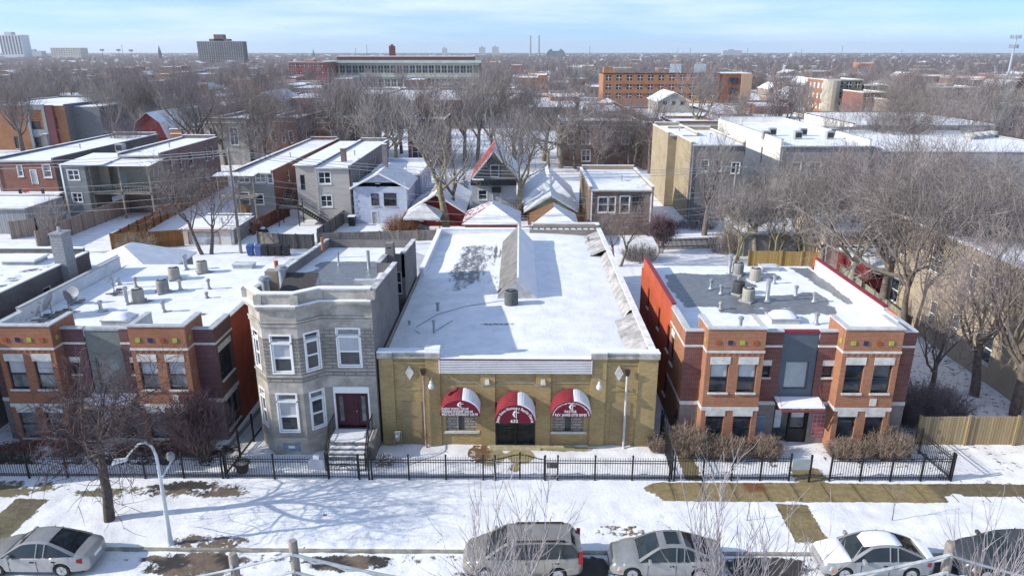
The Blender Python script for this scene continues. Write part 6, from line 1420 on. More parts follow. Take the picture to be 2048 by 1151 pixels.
fence_px('green-grey board fence under the big branching tree', [(1680, 560), (1800, 660)], 1.5, boards('mossy_fence', (.24, .23, .17), .16, True, .3))
q = MB(); P0, P1 = G(1322, 499), G(1434, 495)
t = thing('picket_fence', 'dark brown picket fence in front of the snowy lot', 'fence', tuple(P0))
for i in range(46): p = P0.lerp(P1, i/45); q.box(p.x-.05, p.x+.05, p.y-.02, p.y+.02, 0, 1.25)
q.bar(P0+Vector((0, .04, .3)), P1+Vector((0, .04, .3)), .05, .1); q.bar(P0+Vector((0, .04, 1.0)), P1+Vector((0, .04, 1.0)), .05, .1); q.build('pickets', mat('brown_picket', (.09, .06, .05), .8, .3), t)
# -- bins
for i, (px, m_, lab) in enumerate(((502, 'b', 'blue wheeled bin, leftmost of the alley row'), (518, 'b', 'pale blue wheeled bin, second in the alley row'), (532, 'k', 'black wheeled bin, third in the alley row'), (546, 'k', 'black wheeled bin, fourth in the alley row'), (559, 'k', 'black wheeled bin, fifth in the alley row'), (574, 'k', 'black wheeled bin, rightmost of the alley row'))):
    p = G(px, 511); t = thing('wheeled_bin', lab, 'bin', tuple(p), rnd.uniform(-.1, .1), 'bins along the alley'); m_ = mat('bin_blue', (.05, .11, .30), .5, .15) if i == 0 else mat('bin_pale_blue', (.10, .17, .36), .5, .15) if m_ == 'b' else mat('bin_black', (.03, .03, .032), .5, .2)
    q = MB(); q.hexa([(-.26, -.28, .08), (.26, -.28, .08), (.26, .28, .08), (-.26, .28, .08)], [(-.34, -.38, 1.12), (.34, -.38, 1.12), (.34, .38, 1.12), (-.34, .38, 1.12)]); q.build('bin_body', m_, t, local=True)
    q = MB(); q.hexa([(-.36, -.42, 1.12), (.36, -.42, 1.12), (.36, .4, 1.12), (-.36, .4, 1.12)], [(-.33, -.38, 1.17), (.33, -.38, 1.17), (.33, .4, 1.24), (-.33, .4, 1.24)]); q.build('lid', m_, t, local=True)
    q = MB(); q.lathe((-.28, .3, .12), [(.12, -.03), (.12, .03)], 10, 0, 'x'); q.lathe((.28, .3, .12), [(.12, -.03), (.12, .03)], 10, 0, 'x'); q.build('wheels', DARK, t, local=True)
# -- alley poles and wires
PW = mat('alley_pole_wood', (.26, .235, .21), .9, .3, 2, .3, stretch=(2, 2, .2))
def alley_pole(label, bx, by, ztop):
    t = thing('utility_pole', label, 'pole', (bx, by, 0), group='alley utility poles'); q = MB(); q.tube([(bx, by, -.2), (bx-.02, by, ztop)], [.18, .12], 10); q.build('shaft', PW, t, smooth=True)
    q = MB(); q.box(bx-1.2, bx+1.2, by-.07, by+.07, ztop-.5, ztop-.38)
    for u in (-1.1, -.5, .5, 1.1): q.lathe((bx+u, by, ztop-.38), [(.04, 0), (.06, .1), (.03, .2)], 8)
    q.build('crossarm', PW, t); return Vector((bx, by, ztop-.2))
b1 = G(482, 506); z1 = W(473, 296, b1.y).z; b2 = G(1458, 488); z2 = W(1466, 328, b2.y).z
w1 = alley_pole('weathered alley pole with crossarm beside the white garage', b1.x, b1.y, z1); w2 = alley_pole('slim grey alley pole in front of the yellow brick house', b2.x, b2.y, z2)
AWR = mat('alley_wire', (.30, .31, .33), .5, .2)
for i, dz in enumerate((0, -.25, -.55, -2.6, -3.2, -5.2, -5.9)):
    for a, b, s, lab in ((w1, w2, 1.3, 'between the two alley poles'), (w1, Vector((-95, b1.y+3, z1-1.0)), 1.2, 'leaving the weathered alley pole to the left'), (w2, Vector((75, b2.y, z2+.3)), 1.0, 'leaving the slim alley pole to the right')):
        dd = Vector((0, .25*(i % 3-1), dz if i < 5 else dz*.85)); cable('thin pale wires strung '+lab, a+dd, b+dd*(1 if a is w1 else .9), s*(1+.1*i), 0.03 if i < 3 else .02, AWR, 16, group='alley wires '+lab)
# ------------------------------------------------------------------ streets beyond: rows of houses facing us
fg2 = 'houses across the farther street'
M_, (x0, x1, Y0, Y1, h) = pxh('modern three-storey block of orange, blue-grey and purple panels', 'apartment block', -40, 128, 300, 212, 196, ORB, mat('charcoal_render', (.16, .165, .175), .85, .12), win=[(-30, 230, -12, 255), (-30, 268, -12, 292), (28, 240, 42, 262), (28, 274, 44, 296), (58, 244, 82, 262), (64, 276, 88, 294), (108, 236, 117, 258), (112, 268, 122, 290)], under=((.2, .2, .2), .0), frame=DARK, side=2, floors=3, group=fg2)
part_box('blue_grey_panel', M_, mat('blue_grey_cladding', (.25, .29, .32), .7, .1), (W(52, 215, Y0).x, W(57, 215, Y0).x, Y0-.5, Y0-.02, 0, h+.3), (W(84, 215, Y0).x, W(90, 215, Y0).x, Y0-.5, Y0-.02, 0, h+.3), (W(57, 215, Y0).x, W(84, 215, Y0).x, Y0-.25, Y0-.02, h-.8, h+.3), (W(57, 215, Y0).x, W(84, 215, Y0).x, Y0-.25, Y0-.02, 3.0, 4.6))
part_box('purple_panel', M_, mat('purple_cladding', (.15, .055, .065), .8, .1), (W(92, 215, Y0).x, W(107, 215, Y0).x, Y0-.6, Y0-.02, 0, h+.2))
q = MB(); q.box(x1-.0, x1+6, Y0+3, Y0+20, -.2, h-.4); q.build('rear_wing', MATS['charcoal_render'], M_); part_box('wing_snow', M_, SNOW, (x1+.2, x1+5.8, Y0+3.2, Y0+19.8, h-.4, h-.25))
house('red gambrel barn-shaped house with white window and slate slope', 'house', W(267, 290, 147).x, W(338, 290, 147).x, 147, 160, 4.2, boards('barn_red', (.13, .025, .03), .2, True, .1), front=[(W(289, 262, 147).x, W(306, 262, 147).x, 4.3, 6.6)], roof='gambrel', rh=5.2, group=fg2)
pxh('orange brick house joined right of the red gambrel house', 'house', 340, 402, 328, 262, 246, ORB, ORB, win=[(366, 252, 374, 272), (372, 292, 380, 310)], roof='front', under=((.2, .2, .2), .05), group=fg2)
R2 = [('pale greystone front with tall door left of the brick pair', 405, 492, 330, 240, 222, GST, GRB, [(418, 255, 436, 290), (458, 255, 478, 290), (420, 302, 434, 326)]),
      ('narrow greystone front with white door, beside the orange brick front', 500, 528, 328, 238, 224, GST, GRB, [(508, 262, 518, 286)]),
      ('orange and brown brick front behind the snowy parapets', 530, 592, 328, 238, 222, ORB, BRB, [(540, 262, 552, 285), (562, 258, 572, 285), (577, 262, 588, 285)]),
      ('dark red brick front with stepped snowy parapet and grey flank', 634, 726, 328, 240, 225, RBR, GRS, [(662, 260, 678, 292), (696, 260, 712, 292)]),
      ('red brick two-flat with white paired windows and small porch', 814, 886, 331, 242, 228, RBR, BRB, [(824, 256, 848, 284), (864, 256, 882, 284), (824, 292, 848, 316), (862, 294, 876, 322, 'd')]),
      ('wide brown brick house with yellow corner behind thicket', 1124, 1286, 333, 246, 230, BRB, YLB, [(1136, 262, 1148, 288), (1164, 262, 1180, 288), (1204, 262, 1222, 288), (1244, 262, 1258, 288), (1164, 300, 1180, 322)]),
      ('brown brick two-flat with large white windows right of the thicket', 1290, 1346, 340, 250, 236, BRB, BRB, [(1302, 256, 1328, 282), (1300, 296, 1326, 318)]),
      ('tan brick house behind the yellow brick flank', 1352, 1448, 318, 246, 232, YLB, RBR, [(1362, 254, 1374, 276), (1400, 258, 1412, 280)])]
for lab, l, r, b, tp, rr, wm, sm, win in R2: pxh(lab, 'house', l, r, b, tp, rr, wm, sm, win=win, roof='front', under=((.2, .2, .2), .08), side=2, group=fg2)
p_ = G(872, 331); t = thing('porch', 'white columned porch with snowy flat roof on the red two-flat', 'porch', tuple(p_)); q = MB(); q.box(p_.x-2, p_.x+2, p_.y-2, p_.y-.1, 3.3, 3.5)
for u in (-1.9, 1.7): q.box(p_.x+u, p_.x+u+.2, p_.y-2, p_.y-1.8, 0, 3.3)
q.build('columns', WHITE, t); part_box('porch_snow', t, SNOW, (p_.x-2.1, p_.x+2.1, p_.y-2.1, p_.y-.05, 3.5, 3.7))
fg3 = 'flat-roofed houses one street farther'
R3 = [('grey flat-roofed house left of three snowy roofs before the school', 648, 738, 258, 200, 181, GRB), ('middle grey flat-roofed house of three before the school', 742, 832, 258, 200, 181, GRB), ('right grey flat-roofed house with brick firewall before the school', 838, 942, 258, 200, 181, BRB),
      ('low pale house with snow roof above the brown thicket house', 1045, 1152, 262, 214, 196, BRB), ('flat house with snow roof left of the grey trio', 474, 536, 245, 206, 196, TNB), ('snow-roofed red house behind the greystone fronts', 560, 640, 240, 196, 186, RBR),
      ('small snow-roofed house behind the two-flat with porch', 905, 1000, 250, 208, 192, GRB), ('long low store with brick parapet before the orange apartments', 1300, 1480, 262, 240, 218, RBR), ('low white-roofed store left of the corner three-flat', 1480, 1620, 255, 236, 212, TNB), ('pale yellow gabled hall roof below the orange apartments', 1430, 1500, 252, 228, 208, YLB),
      ('white snow-roofed block behind the wide grey wall building', 1640, 1800, 300, 258, 240, GRB)]
for lab, l, r, b, tp, rr, wm in R3: pxh(lab, 'house', l, r, b, tp, rr, wm, win=[(l+(r-l)*f-5, tp+10, l+(r-l)*f+5, tp+26) for f in (.2, .5, .8)], under=((.15, .15, .16), .06), side=2, fine=False, group=fg3, parapet=.5)
q = MB(); p_ = W(1486, 200, G(1486, 245).y); q.box(p_.x-.9, p_.x+.9, p_.y-.9, p_.y+.9, 0, p_.z+.6); q.box(p_.x-1.1, p_.x+1.1, p_.y-1.1, p_.y+1.1, p_.z+.6, p_.z+1.0); tag(q.build('brick_chimney', brick('chimney_brick', (.2, .09, .07), (.26, .12, .09), (.3, .25, .22))), 'free-standing square brown brick chimney before the orange apartments', 'chimney')
# -- orange apartments with tilted solar arrays
def bands(label, cat, px0, px1, Y, pyt, depth, base, nwin, floors, wm, sidem, name='apartment_block', win=(1.6, 1.9), fh=3.2, cap=None, frame=None, wmat=None, extra=None):
    x0, x1 = W(px0, pyt, Y).x, W(px1, pyt, Y).x; h = W((px0+px1)/2, pyt, Y).z; t = thing(name, label, cat, ((x0+x1)/2, Y+depth/2, 0)); q = MB(); ops = []
    for f in range(floors):
        zb = h-(f+1)*fh+.2
        for i in range(nwin): c = (i+.5)/nwin*(x1-x0); ops.append((c-win[0]/2, c+win[0]/2, zb+.8, zb+.8+win[1]))
    wall(q, (x0, Y), (x1, Y), -1, h, ops, .2, 0); wall(q, (x1, Y), (x1, Y+depth), -1, h, (), .1, 1); wall(q, (x0, Y+depth), (x0, Y), -1, h, (), .1, 1); wall(q, (x1, Y+depth), (x0, Y+depth), -1, h, (), .1, 1)
    q.build('wall', [wm, sidem], t)
    for a, b, c, d in ops: w_ = MB(); w_.quad((x0+a, Y+.2, c), (x0+b, Y+.2, c), (x0+b, Y+.2, d), (x0+a, Y+.2, d)); w_.box(x0+a, x0+b, Y+.1, Y+.19, (c+d)/2-.06, (c+d)/2+.06, 1); w_.box((2*x0+a+b)/2-.06, (2*x0+a+b)/2+.06, Y+.1, Y+.19, c, d, 1); w_.build('window', [wmat or GLF, frame or WHITE], t)
    part_box('roof', t, SNOW, (x0+.3, x1-.3, Y+.3, Y+depth-.3, h-.3, h-.1)); part_box('parapet_cap', t, cap or LIME, (x0-.15, x1+.15, Y-.15, Y+.3, h, h+.35), (x0-.15, x0+.3, Y+.3, Y+depth, h, h+.35), (x1-.3, x1+.15, Y+.3, Y+depth, h, h+.35))
    return t, x0, x1, h
OA, x0, x1, h = bands('long orange brick apartment block with two tilted solar arrays', 'apartment block', 1207, 1440, 300, 148, 16, 0, 11, 3, ORB, ORB, fh=3.5, win=(2.2, 2.0), cap=DARK)
q = MB(); q.box(x1, W(1484, 148, 300).x, 300.2, 316, -1, h); q.box(W(1484, 148, 300).x, W(1505, 148, 300).x, 299.6, 316, -1, h+.1, 1); q.build('end_bay', [mat('brown_bay_brick', (.20, .085, .05), .85, .15), mat('buff_brick', (.42, .28, .18), .85, .12)], OA)
for pz in (156, 176, 196):
    a, b = W(1458, pz, 300), W(1476, pz+12, 300); q = MB(); q.box(a.x, b.x, 299.9, 300.19, b.z, a.z); q.build('window', GLF, OA)
for bx_ in [(x0+(i+.5)/11*(x1-x0)+1.3, x0+(i+1.5)/11*(x1-x0)-1.3, 299.9, 299.99, h-4.9-3.5*f, h-3.9-3.5*f) for i in range(1, 10) for f in range(2)]: part_box('spandrel_panel', OA, mat('brown_bay_brick', 0), bx_)
part_box('end_bay_snow', OA, SNOW, (x1, W(1505, 148, 300).x, 301, 315.7, h+.1, h+.35)); part_box('stair_head', OA, ORB, (W(1208, 140, 304).x, W(1226, 140, 304).x, 304, 309, h, h+2.6))
for px in (1338, 1388):
    a = W(px, 145, 303); t = thing('solar_array', 'tilted solar panel array on the orange apartments roof', 'solar panels', (a.x, 303, h), group='tilted solar arrays'); q = MB(); q.hexa([(a.x, 303, h+.4), (a.x+4.4, 303, h+.4), (a.x+6.0, 309, h+3.6), (a.x+1.6, 309, h+3.6)], [(a.x, 302.9, h+.55), (a.x+4.4, 302.9, h+.55), (a.x+6.0, 308.9, h+3.75), (a.x+1.6, 308.9, h+3.75)]); q.build('panel', mat('solar_panel', (.30, .36, .40), .25, .15), t)
    q = MB(); q.bar((a.x+6.0, 309, h), (a.x+6.0, 309, h+3.6), .2, .2); q.bar((a.x+1.6, 309, h), (a.x+1.6, 309, h+3.6), .2, .2); q.build('frame', WHITE, t)
# -- school, corner three-flat and other landmarks
SC, x0, x1, h = bands('long pale school with deep overhanging cornice and many tall windows', 'school', 652, 958, 470, 122, 26, 0, 24, 2, mat('pale_terracotta', (.36, .36, .32), .8, .15, .3), RBR, name='school', fh=8.2, win=(3.1, 4.4), cap=mat('pale_green_cornice', (.40, .44, .40), .7, .1, .2))
part_box('cornice', SC, MATS['pale_green_cornice'], (x0-1.5, x1+1.5, 467.6, 470-.21, h-1.2, h+.4), (x0-.6, x1+.6, 469.2, 469.97, h-9.6, h-8.6))
part_box('upper_brick', SC, mat('maroon_brick_band', (.12, .055, .05), .9, .15), (x0+6, x1-4, 474, 494, h, h+2.6)); part_box('upper_snow', SC, SNOW, (x0+5.8, x1-3.8, 473.8, 494.2, h+2.6, h+2.9))
part_box('chimney', SC, MATS['maroon_brick_band'], (W(778, 100, 484).x, W(789, 100, 484).x, 484, 487.5, h, W(783, 92, 484).z), (W(781, 100, 484).x, W(786, 100, 484).x, 485, 486.5, h, W(783, 89, 484).z))
bands('dark red brick annexe left of the long school', 'school', 577, 648, 440, 125, 30, 0, 8, 2, mat('annexe_red_brick', (.26, .055, .055), .85, .12, .3), RBR, name='school_annexe', fh=4, win=(1.8, 2.2))
TF, x0, x1, h = bands('three-storey corner flats with sunlit orange flank and shaded bow front', 'apartment block', 1655, 1726, 235, 161, 16, 0, 4, 3, mat('olive_brick', (.22, .20, .15), .85, .2, .4), ORB, fh=3.2, win=(1.5, 1.8))
q = MB(); q.lathe((x0+1.5, 235, 0), [(2.6, 0), (2.6, h)], 14); q.build('bow_front', mat('buff_stone', (.42, .38, .30), .85, .15), TF)
q = MB()
for f in range(3):
    for i in range(4): q.box(x0-.02, x0-.002, 237.5+i*3.4, 238.8+i*3.4, h-2.6-3.2*f, h-.9-3.2*f)
q.build('flank_windows', WHITE, TF)
bands('row of buff and sage new townhouses at the right edge', 'townhouses', 1935, 2110, 185, 214, 14, 0, 8, 2, mat('townhouse_buff', (.36, .24, .19), .85, .12, .3), ORB, name='townhouses', fh=3.4, win=(1.4, 1.9))
bands('narrow sage rendered bay of the new townhouses', 'townhouses', 1992, 2012, 184, 211, 5, 0, 1, 2, mat('sage_render', (.38, .42, .38), .85, .08), MATS['sage_render'], name='townhouses', fh=3.4, win=(1.4, 1.9))
for lab, l, r, Y, tp, m_, n_ in (('tan brick block behind the big tree top at right', 1730, 1790, 235, 172, 'mid_tan_brick', 4), ('dull red block right of the corner three-flat', 1728, 1772, 215, 186, 'mid_red_brick', 3), ('yellow brick block seen through branches at right', 1808, 1884, 225, 176, 'mid_yellow_brick', 5), ('brown brick block under the evergreen at right', 1884, 1960, 240, 176, 'mid_brown_brick', 5), ('long tan rendered block behind the long white roof', 1800, 1902, 195, 204, 'mid_tan_brick', 6), ('pale rendered flats left of the townhouses', 1892, 1934, 190, 206, 'white_render', 3)):
    bands(lab, 'building', l, r, Y, tp, 14, 0, n_, 2, MATS[m_], MATS[m_], name='building', win=(1.3, 1.7))
HI, x0, x1, h = bands('tall dark slab apartment tower with roof house on the horizon', 'tower', 393, 485, 1250, 83, 18, 0, 20, 10, mat('dark_concrete', (.10, .095, .10), .8, .15, .05), mat('dark_concrete2', (.08, .08, .085), .8), name='apartment_tower', fh=3.1, win=(1.7, 1.5), wmat=mat('grey_balcony', (.26, .265, .28), .6, .4, .08))
part_box('roof_house', HI, mat('roof_house_brick', (.13, .085, .085), .9), (W(428, 80, 1252).x, W(447, 80, 1252).x, 1252, 1264, h, W(437, 69, 1252).z), (W(418, 80, 1252).x, W(457, 80, 1252).x, 1252, 1266, h, W(437, 78, 1252).z))
WT, x0, x1, h = bands('tall white ribbed tower at the left end of the horizon', 'tower', -4, 40, 2300, 70, 40, 0, 7, 1, mat('pale_tower', (.42, .44, .47), .8, .08, .02), MATS['pale_tower'], name='residential_tower', fh=58, win=(5, 54)); part_box('roof_house', WT, MATS['pale_tower'], (W(8, 68, 2310).x, W(22, 68, 2310).x, 2310, 2330, h, W(14, 64, 2310).z))
bands('broad beige block on the horizon right of the white tower', 'building', 100, 159, 2200, 96, 40, 0, 12, 4, mat('beige_block', (.36, .34, .31), .8, .1, .02), MATS['beige_block'], name='building', fh=5.5, win=(3, 3))
for lab, l, r, tp, Y in (('faint grey block on the skyline near the beige block', 45, 82, 102, 3000), ('faint pale slab on the skyline right of the school chimney', 958, 970, 95, 4200), ('second faint slab on the skyline right of the school chimney', 984, 997, 94, 4200), ('low pale block on the far right skyline', 1446, 1484, 101, 4500), ('small grey block on the skyline above the school', 884, 893, 97, 4000), ('low white shed on the horizon above the cell tower side', 1585, 1600, 107, 3000)):
    x0, x1, z = W(l, tp, Y).x, W(r, tp, Y).x, W(l, tp, Y).z; t = thing('distant_block', lab, 'building', (x0, Y, 0)); part_box('wall', t, mat('distant_grey', (.30, .31, .34), .9), (x0, x1, Y, Y+30, -5, z)); part_box('roof_house', t, MATS['distant_grey'], (x0+(x1-x0)*.3, x0+(x1-x0)*.6, Y+5, Y+20, z, z+6))
for px, tp in ((1061, 73), (1078, 72.5)):
    p = W(px, tp, 3800); q = MB(); q.tube([(p.x, 3800, -5), (p.x, 3800, p.z)], [5.5, 3.6], 12); q.lathe((p.x, 3800, p.z), [(4.2, 0), (4.2, 4), (0, 4.1)], 12); tag(q.build('power_station_chimney', mat('pale_chimney', (.25, .25, .26), .9)), 'tall slim chimney, '+('left' if px < 1070 else 'right')+' of the pair on the horizon', 'chimney', 'pair of horizon chimneys')
p = W(1092, 105, 3300); p2 = W(1132, 105, 3300); q = MB(); m_ = (p.x+p2.x)/2; q.prism([(p.x, 4), (p2.x, 4), (p2.x-8, p.z+4), (p2.x-22, p.z+15), (p2.x-30, p.z+6), (p.x+30, p.z+6), (p.x+22, p.z+15), (p.x+8, p.z+4)], 'y', 3300, 3360); tag(q.build('stadium', mat('dark_roofed_hall', (.10, .12, .12), .8, .3, .02)), 'dark hall with upswept roof ends on the horizon', 'building')
for px, tp, Y, lab in ((317, 90, 1800, 'thin dark church spire on the left horizon'), (626, 97, 3000, 'tiny clock tower on the horizon left of the school')):
    p = W(px, tp, Y); q = MB(); s_ = Y*.0016; q.box(p.x-s_, p.x+s_, Y-s_, Y+s_, 0, p.z-s_*6); q.add([(p.x-s_, Y-s_, p.z-s_*6), (p.x+s_, Y-s_, p.z-s_*6), (p.x+s_, Y+s_, p.z-s_*6), (p.x-s_, Y+s_, p.z-s_*6), (p.x, Y, p.z)], [(0, 1, 4), (1, 2, 4), (2, 3, 4), (3, 0, 4)]); tag(q.build('spire', mat('spire_slate', (.10, .105, .115), .8)), lab, 'spire')
for i, (px, tp, Y) in enumerate(((204, 101, 1500), (237, 101, 1500), (262, 102, 1500), (243, 90, 2500), (733, 89, 2500), (1180, 92, 2000), (1381, 95, 1800), (1496, 96, 2500), (1604, 99, 2600), (1685, 91, 900), (1804, 99, 2000), (711, 96, 2600))):
    p = W(px, tp, Y); q = MB(); q.tube([(p.x, Y, 0), (p.x+(.6 if i == 9 else 0), Y, p.z)], [Y*.0004, Y*.0003], 6)
    if i < 3: q.box(p.x-4, p.x+4, Y-.5, Y+.5, p.z-1, p.z+2.5)
    tag(q.build('mast', mat('mast_grey', (.16, .17, .18), .7)), ['floodlight mast with flat lamp bank, one of three on the left horizon', 'slim mast rising from the hazy horizon'][0 if i < 3 else 1], 'mast', ['floodlight masts', 'slim horizon masts'][0 if i < 3 else 1])
# -- cell tower
t = thing('cell_tower', 'leaning-looking grey cell tower with two antenna rings at far right', 'tower', (W(2018, 140, 520).x, 520, 0)); a = W(2018, 140, 520).x; zt = W(2028, 72, 520).z; q = MB(); q.tube([(a, 520, -1), (a+.4, 520, zt)], [.9, .5], 12); q.build('pole', STEEL, t, smooth=True)
for z, r_ in ((zt-.8, 3.0), (zt-7, 2.6)):
    q = MB()
    for i in range(12): an = i*math.pi/6; q.box(a+r_*math.cos(an)-.25, a+r_*math.cos(an)+.25, 520+r_*math.sin(an)-.25, 520+r_*math.sin(an)+.25, z-1, z+1.4)
    for i in range(6): an = i*math.pi/3; q.bar((a, 520, z), (a+r_*math.cos(an), 520+r_*math.sin(an), z), .2, .2); b_ = an+math.pi/3; q.bar((a+r_*math.cos(an), 520+r_*math.sin(an), z), (a+r_*math.cos(b_), 520+r_*math.sin(b_), z), .2, .2)
    q.build('antenna_ring', STEEL, t)
# -- plain houses filling the blocks beyond
FM = [RBR, BRB, GRB, TNB, ORB, GST]; FN = ['red brick', 'brown brick', 'grey', 'tan brick', 'orange brick', 'greystone']
occ = [(540, 990, 425, 500), (1180, 1530, 285, 330)]
def zone(px):
    return ('on the far left' if px < 300 else 'left of the long school' if px < 560 else 'around the long school' if px < 960 else 'between the school and the orange apartments' if px < 1190 else 'around the orange apartments' if px < 1540 else 'right of the orange apartments' if px < 1800 else 'on the far right')
fr = random.Random(11); nf = 0
for Y in (205, 228, 262, 292, 330, 362, 400, 440, 500, 560, 640, 740, 860, 1000, 1200):
    step = 15 if Y < 300 else 18 if Y < 450 else 30 if Y < 700 else 60; x = -Y*.78
    while x < Y*.78:
        w_ = fr.uniform(7, 11) if Y < 400 else fr.uniform(9, 22); d_ = fr.uniform(14, 24); h = fr.uniform(4.5, 9.5); px, py = PRJ(x, Y, h); px2 = PRJ(x+w_, Y, h)[0]
        skip = fr.random() < (.30 if Y < 380 else .5) or px2 < -10 or px > 2060 or any(a < px2 and px < b and c-16 < Y < d+14 for a, b, c, d in occ) or (Y < 270 and (px > 1590 or 640 < px < 960 or px < 250)) or (600 < px < 980 and 380 < Y < 480) or (1150 < px < 1530 and 240 < Y < 320)
        if not skip:
            i = fr.randrange(6); gab = fr.random() < .3; n_ = 3
            front = [(x+w_*f-.6, x+w_*f+.6, h*k_, h*k_+1.6) for f in (.22, .5, .78) for k_ in ((.2, .62) if h > 6.5 else (.4,))] if Y < 420 else []
            house(f'{FN[i]} house, {"snowy gable" if gab else "flat snow"} roof, {zone(px)}', 'house', x, x+w_, Y, Y+d_, h if not gab else h*.75, FM[i], front=front, fine=False, roof='gable' if gab else 'flat', rh=2.6, under=((.18, .18, .19), .05), name='distant_house', group=f'{FN[i]} {"gabled" if gab else "flat-roofed"} houses {zone(px)}', parapet=.5, drop=0); nf += 1
        x += w_+fr.uniform(2, 9)+(step-15)
print('filler houses', nf)
# ------------------------------------------------------------------ bare trees, shrubs, woodland
def rvec(r): 
    z = r.uniform(-1, 1); a = r.uniform(0, 2*math.pi); q = math.sqrt(1-z*z); return Vector((q*math.cos(a), q*math.sin(a), z))
def tube_fast(mb, pts, rad, n):
    pts = [Vector(p) for p in pts]; d0 = (pts[-1]-pts[0]).normalized(); u = d0.cross(Vector((.3, .5, .81))); u.normalize(); w = d0.cross(u); b = len(mb.v)
    for i, p in enumerate(pts):
        for k_ in range(n): a = 2*math.pi*k_/n; mb.v.append(tuple(p+(u*math.cos(a)+w*math.sin(a))*rad[i]))
    for i in range(len(pts)-1):
        for k_ in range(n): mb.f.append((b+i*n+k_, b+i*n+(k_+1) % n, b+(i+1)*n+(k_+1) % n, b+(i+1)*n+k_)); mb.mi.append(0)
def tree_proto(name, seed, h, tr, limbs=5, kids=(6, 6, 5), up=.25, droop=0.0, spread=.8, trunk_h=.28, twig_r=.012, bark=None, twig=None, wob=.28, multi=1, lens=(.36, .24, .15, .085), lean=0):
    r = random.Random(seed); T, C = MB(), MB(); n_tw = [0]
    def grow(p, d, L, rad, lv):
        n = (5, 5, 4, 3, 2)[min(lv, 4)]; pts = [p]; rads = [rad]; q = Vector(p); dd = Vector(d)
        for i in range(n):
            dd = (dd+rvec(r)*wob*(.28 if lv == 0 else 1)+Vector((0, 0, (up if lv > 0 else .15)-droop*(lv >= 2)*(i+1)*.35)))
            dd.normalize(); q = q+dd*(L/n); pts.append(Vector(q)); rads.append(rad*(1-(.45 if lv == 0 else .72)*(i+1)/n))
        tube_fast(T if lv <= 1 else C, pts, rads, (9, 6, 4, 3, 3)[min(lv, 4)])
        if lv >= len(kids)+1: return
        k_ = limbs if lv == 0 else kids[lv-1]
        for i in range(k_):
            f = (.72+.28*(i/max(1, k_-1))) if lv == 0 else .22+.78*(i+r.random()*.7)/k_
            f = min(1, f); j = min(n-1, int(f*n)); s = f*n-j; b = pts[j].lerp(pts[j+1], s); rb = rads[j]+(rads[j+1]-rads[j])*s
            ax = (pts[j+1]-pts[j]).normalized(); o = rvec(r); o -= ax*o.dot(ax)
            if lv == 0: an = 2*math.pi*(i/k_)+r.uniform(-.4, .4); o = Vector((math.cos(an), math.sin(an), 0))
            o.normalize(); sp = spread*r.uniform(.7, 1.25)*(1 if lv == 0 else 1.05)
            nd = (ax+o*sp).normalized(); Lk = h*lens[min(lv, 3)]*r.uniform(.7, 1.2)*(1 if lv == 0 else 1-.45*f*(lv == 1))
            grow(b, nd, Lk, max(twig_r, rb*r.uniform(.5, .72)) if lv < 2 else max(twig_r, rb*.55), lv+1)
    for m_ in range(multi):
        a = 2*math.pi*m_/multi+.4; off = Vector((math.cos(a), math.sin(a), 0))*(tr*1.3 if multi > 1 else 0)
        grow(off+Vector((0, 0, -.25)), (Vector((0, 0, 1))+off*(.55/max(tr, .01)*.4 if multi > 1 else 0)+Vector((lean, 0, 0))).normalized(), h*trunk_h*r.uniform(.9, 1.15), tr*(1 if multi == 1 else .7), 0)
    zz = sorted(p[2] for p in C.v); zt = zz[int(len(zz)*.975)]; t = thing(name, 'x', 'tree', (0, 0, 0)); s = h/zt
    T.v = [(a*s, b*s, c*s) for a, b, c in T.v]; C.v = [(a*s, b*s, c*s) for a, b, c in C.v]
    T.build('trunk', bark or BARK, t, smooth=True, local=True, angle=80); C.build('crown', twig or TWIG, t, local=True)
    return t
PROTO = {}
USED = set()
def plant(proto, label, loc, h, rz=None, group=None, h0=None):
    p = PROTO[proto]; s = h/p[1]; rz = rnd.uniform(0, 6.28) if rz is None else rz
    if proto not in USED:
        USED.add(proto); t = p[0]; t.location = loc; t.rotation_euler = (0, 0, rz); t.scale = (s, s, s); t['label'] = label
        if group: t['group'] = group
        return t
    t = dup(p[0], loc, rz, s, label); 
    if group: t['group'] = group
    elif 'group' in t: del t['group']
    return t
def proto(key, name, *a, **kw): PROTO[key] = (tree_proto(name, *a, **kw), a[1])
proto('a', 'bare_tree', 3, 15, .32, limbs=5, kids=(7, 6, 4), spread=.8, twig_r=.0135, twig=TWIG, wob=.32)
proto('b', 'bare_tree', 8, 15, .32, limbs=6, kids=(6, 6, 4), spread=.95, up=.2, twig_r=.013, twig=TWIGP, wob=.32)
proto('c', 'bare_tree', 14, 15, .34, limbs=5, kids=(6, 6, 4), spread=.7, up=.28, twig_r=.013, twig=TWIGG, trunk_h=.32, wob=.32)
proto('d', 'bare_tree', 21, 14, .34, limbs=5, kids=(7, 6, 4), spread=1.05, up=.14, twig_r=.0135, twig=TWIG, multi=2, lens=(.42, .26, .15, .09), wob=.35)
proto('w', 'bare_tree', 26, 13, .36, limbs=6, kids=(6, 6, 4), spread=1.25, up=.12, twig_r=.013, bark=mat('pale_bark', (.24, .215, .17), .95, .3, 3, .4, 9), twig=TWIGG, lens=(.48, .27, .16, .09), wob=.38)
proto('m', 'mossy_tree', 33, 12, .22, limbs=5, kids=(6, 5, 4), spread=.8, twig_r=.015, bark=BARKG, twig=TWIGG, multi=3, wob=.4)
proto('g', 'mossy_tree', 37, 15, .36, limbs=5, kids=(6, 6, 4), spread=.9, twig_r=.013, bark=BARKG, twig=TWIGG, wob=.4)
proto('f', 'bare_tree', 41, 15, .3, limbs=6, kids=(7, 6, 4), spread=.95, twig_r=.025, twig=TWIGP)
